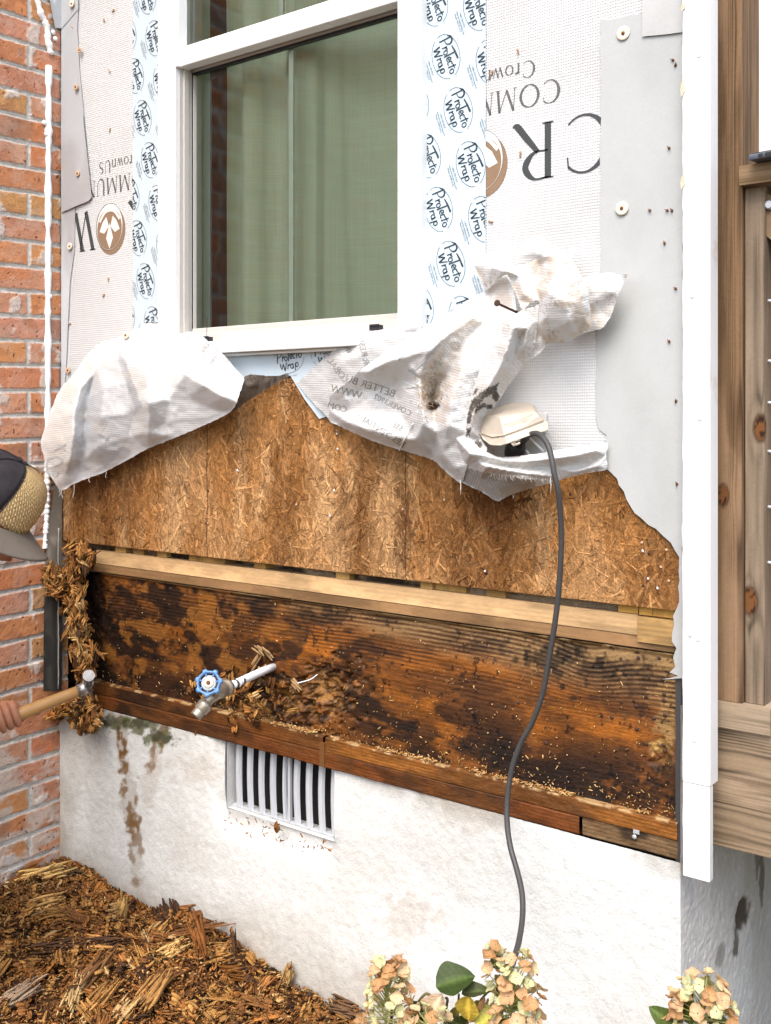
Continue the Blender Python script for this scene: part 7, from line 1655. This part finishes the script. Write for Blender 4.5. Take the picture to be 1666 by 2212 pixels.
    ET = [('a', 'b')]
    for sd, sx in (('l', -1), ('r', 1)): JT[sd + '1'] = ((-2.13 + sx * .10, -1.26, .74), .108); JT[sd + '2'] = ((-2.13 + sx * .13, -1.06, .45), .080); JT[sd + '3'] = ((-2.13 + sx * .12, -1.23, .11), .062); ET += [('b', sd + '1'), (sd + '1', sd + '2'), (sd + '2', sd + '3')]
    skin_chain('trousers', (JT, ET), 'denim', o)
    # cap
    cap = bpy.data.objects.new('cap', None); COL.objects.link(cap); cap.parent = r; cap.location = c - r.location; cap['label'] = 'dark cap with woven straw front panel and grey peak'
    cb = c - u * .012
    def dome(name, a0, a1, mat, grow=1.0, n=36, m=18):
        V = []; UV = []; 
        for i in range(n + 1):
            a_ = R(a0 + (a1 - a0) * i / n)
            for j in range(m + 1):
                t = j / m * math.pi / 2; rr_ = math.cos(t) ** .62; h = math.sin(t) ** .9
                sq = 1 + .012 * math.sin(a_ * 6) * rr_
                p = cb + f * math.cos(a_) * .108 * rr_ * grow * sq + s * math.sin(a_) * .090 * rr_ * grow * sq + u * (.118 * h * grow) + u * .010 * math.cos(a_) * rr_
                V.append(tuple(p)); UV.append((a_ * 1.1, t * 1.1))
        i = np.arange((n + 1) * (m + 1)).reshape(n + 1, m + 1); F_ = np.stack([i[:-1, :-1], i[:-1, 1:], i[1:, 1:], i[1:, :-1]], -1).reshape(-1, 4)
        o_ = mesh(name, V, F_, M[mat], cap, None, UV, True); md = o_.modifiers.new('s', 'SOLIDIFY'); md.thickness = .002; return o_
    dome('crown', 62, 298, 'denim', 1.0); dome('straw_panel', -62.5, 62.5, 'straw', 1.006)
    b = MB()
    for a_ in (62, -62, 120, -120, 180):
        q = []
        for j in range(15):
            t = j / 14 * math.pi / 2; rr_ = math.cos(t) ** .62; h = math.sin(t) ** .9; q.append(cb + (f * math.cos(R(a_)) * .108 * rr_ + s * math.sin(R(a_)) * .090 * rr_ + u * (.118 * h)) * 1.012 + u * .010 * math.cos(R(a_)) * rr_)
        b.tube(q, .0012, 5)
    b.build('seam', M['denim'], cap); lathe_obj('button', cb + u * .119, u, [(0, .007), (.003, .006), (.005, .002)], M['denim'], cap, 12)
    V = []; n, m = 30, 12
    def bp(a_, t, lift=0.0):
        w_ = math.cos(R(a_) * .9); return cb + f * (math.cos(R(a_)) * .106 + t * .075 * max(0, w_) ** .75) + s * math.sin(R(a_)) * (.089 + .004 * t) - u * (.012 * t + .038 * (math.sin(R(a_)) ** 2) * (.25 + .75 * t)) + u * (.010 * math.cos(R(a_)) + lift)
    for i in range(n + 1):
        for j in range(m + 1): V.append(tuple(bp(-72 + 144 * i / n, j / m)))
    i = np.arange((n + 1) * (m + 1)).reshape(n + 1, m + 1); F_ = np.stack([i[:-1, :-1], i[:-1, 1:], i[1:, 1:], i[1:, :-1]], -1).reshape(-1, 4); o_ = mesh('peak', V, F_, M['brim_cloth'], cap, None, None, True); md = o_.modifiers.new('s', 'SOLIDIFY'); md.thickness = .0035
    b = MB()
    for t in (.2, .36, .52, .66, .80, .92):
        b.tube([bp(a_, t, .0008) for a_ in np.linspace(-64 + 6 * t, 64 - 6 * t, 26)], .0006, 4)
    b.build('stitching', M['denim'], o_)
person()
def hammer():
    r = thing('hammer', HB, 'claw hammer with a worn wooden handle striking into the rotten corner', 'hammer')
    d = (HH - HB).normalized(); a = HB - d * .12; b = MB()
    b.tube([a, HB - d * .05, HB, HB.lerp(HH, .4), HB.lerp(HH, .8), HH], [.0165, .0175, .0165, .0155, .0135, .0125], 16); b.build('handle', M['hickory'], r, True)
    hc = PT(190, 1478, 2.583); fc = PT(202, 1455, 2.53); ax = (fc - hc); ax = (ax - d * ax.dot(d) * .85).normalized(); L = (fc - hc).length
    b = MB(); b.tube([HH - d * .012, HH + d * .004, HH + d * .012], [.0152, .0165, .0150], 14); b.build('socket', M['steel'], r)
    b = MB(); b.lathe(hc - ax * .004, ax, [(0, .012), (.012, .010), (L - .016, .0095), (L - .010, .0145), (L - .001, .0150), (L + .0005, .0140)], 24)
    b.lathe(hc + ax * .006, -ax, [(0, .0135), (.015, .012), (.026, .009)], 14)
    b.build('head', M['steel_dark'], r)
    b = MB(); uu = ax.orthogonal().normalized(); vv = ax.cross(uu)
    for sg in (-1, 1):
        b.tube([hc - ax * .018 + d * .004 * sg, hc - ax * .045 + d * .008 * sg - Vector((0, 0, .004)), hc - ax * .070 + d * .013 * sg - Vector((0, 0, .018))], [.008, .006, .002], 8)
    b.build('claw', M['steel_dark'], r)
    b = MB(); fcn = hc - ax * .004 + ax * (L + .0005)
    b.lathe(fcn, ax, [(0, .0138), (.0008, .0138)], 24)
    for k_ in range(-5, 6):
        h = math.sqrt(max(0, .0130 ** 2 - (k_ * .0024) ** 2))
        for (p_, q_) in ((uu, vv), (vv, uu)):
            b.tube([fcn + p_ * k_ * .0024 - q_ * h + ax * .0012, fcn + p_ * k_ * .0024 + q_ * h + ax * .0012], .0006, 4)
    b.build('face_plate', M['face_steel'], r)
hammer()
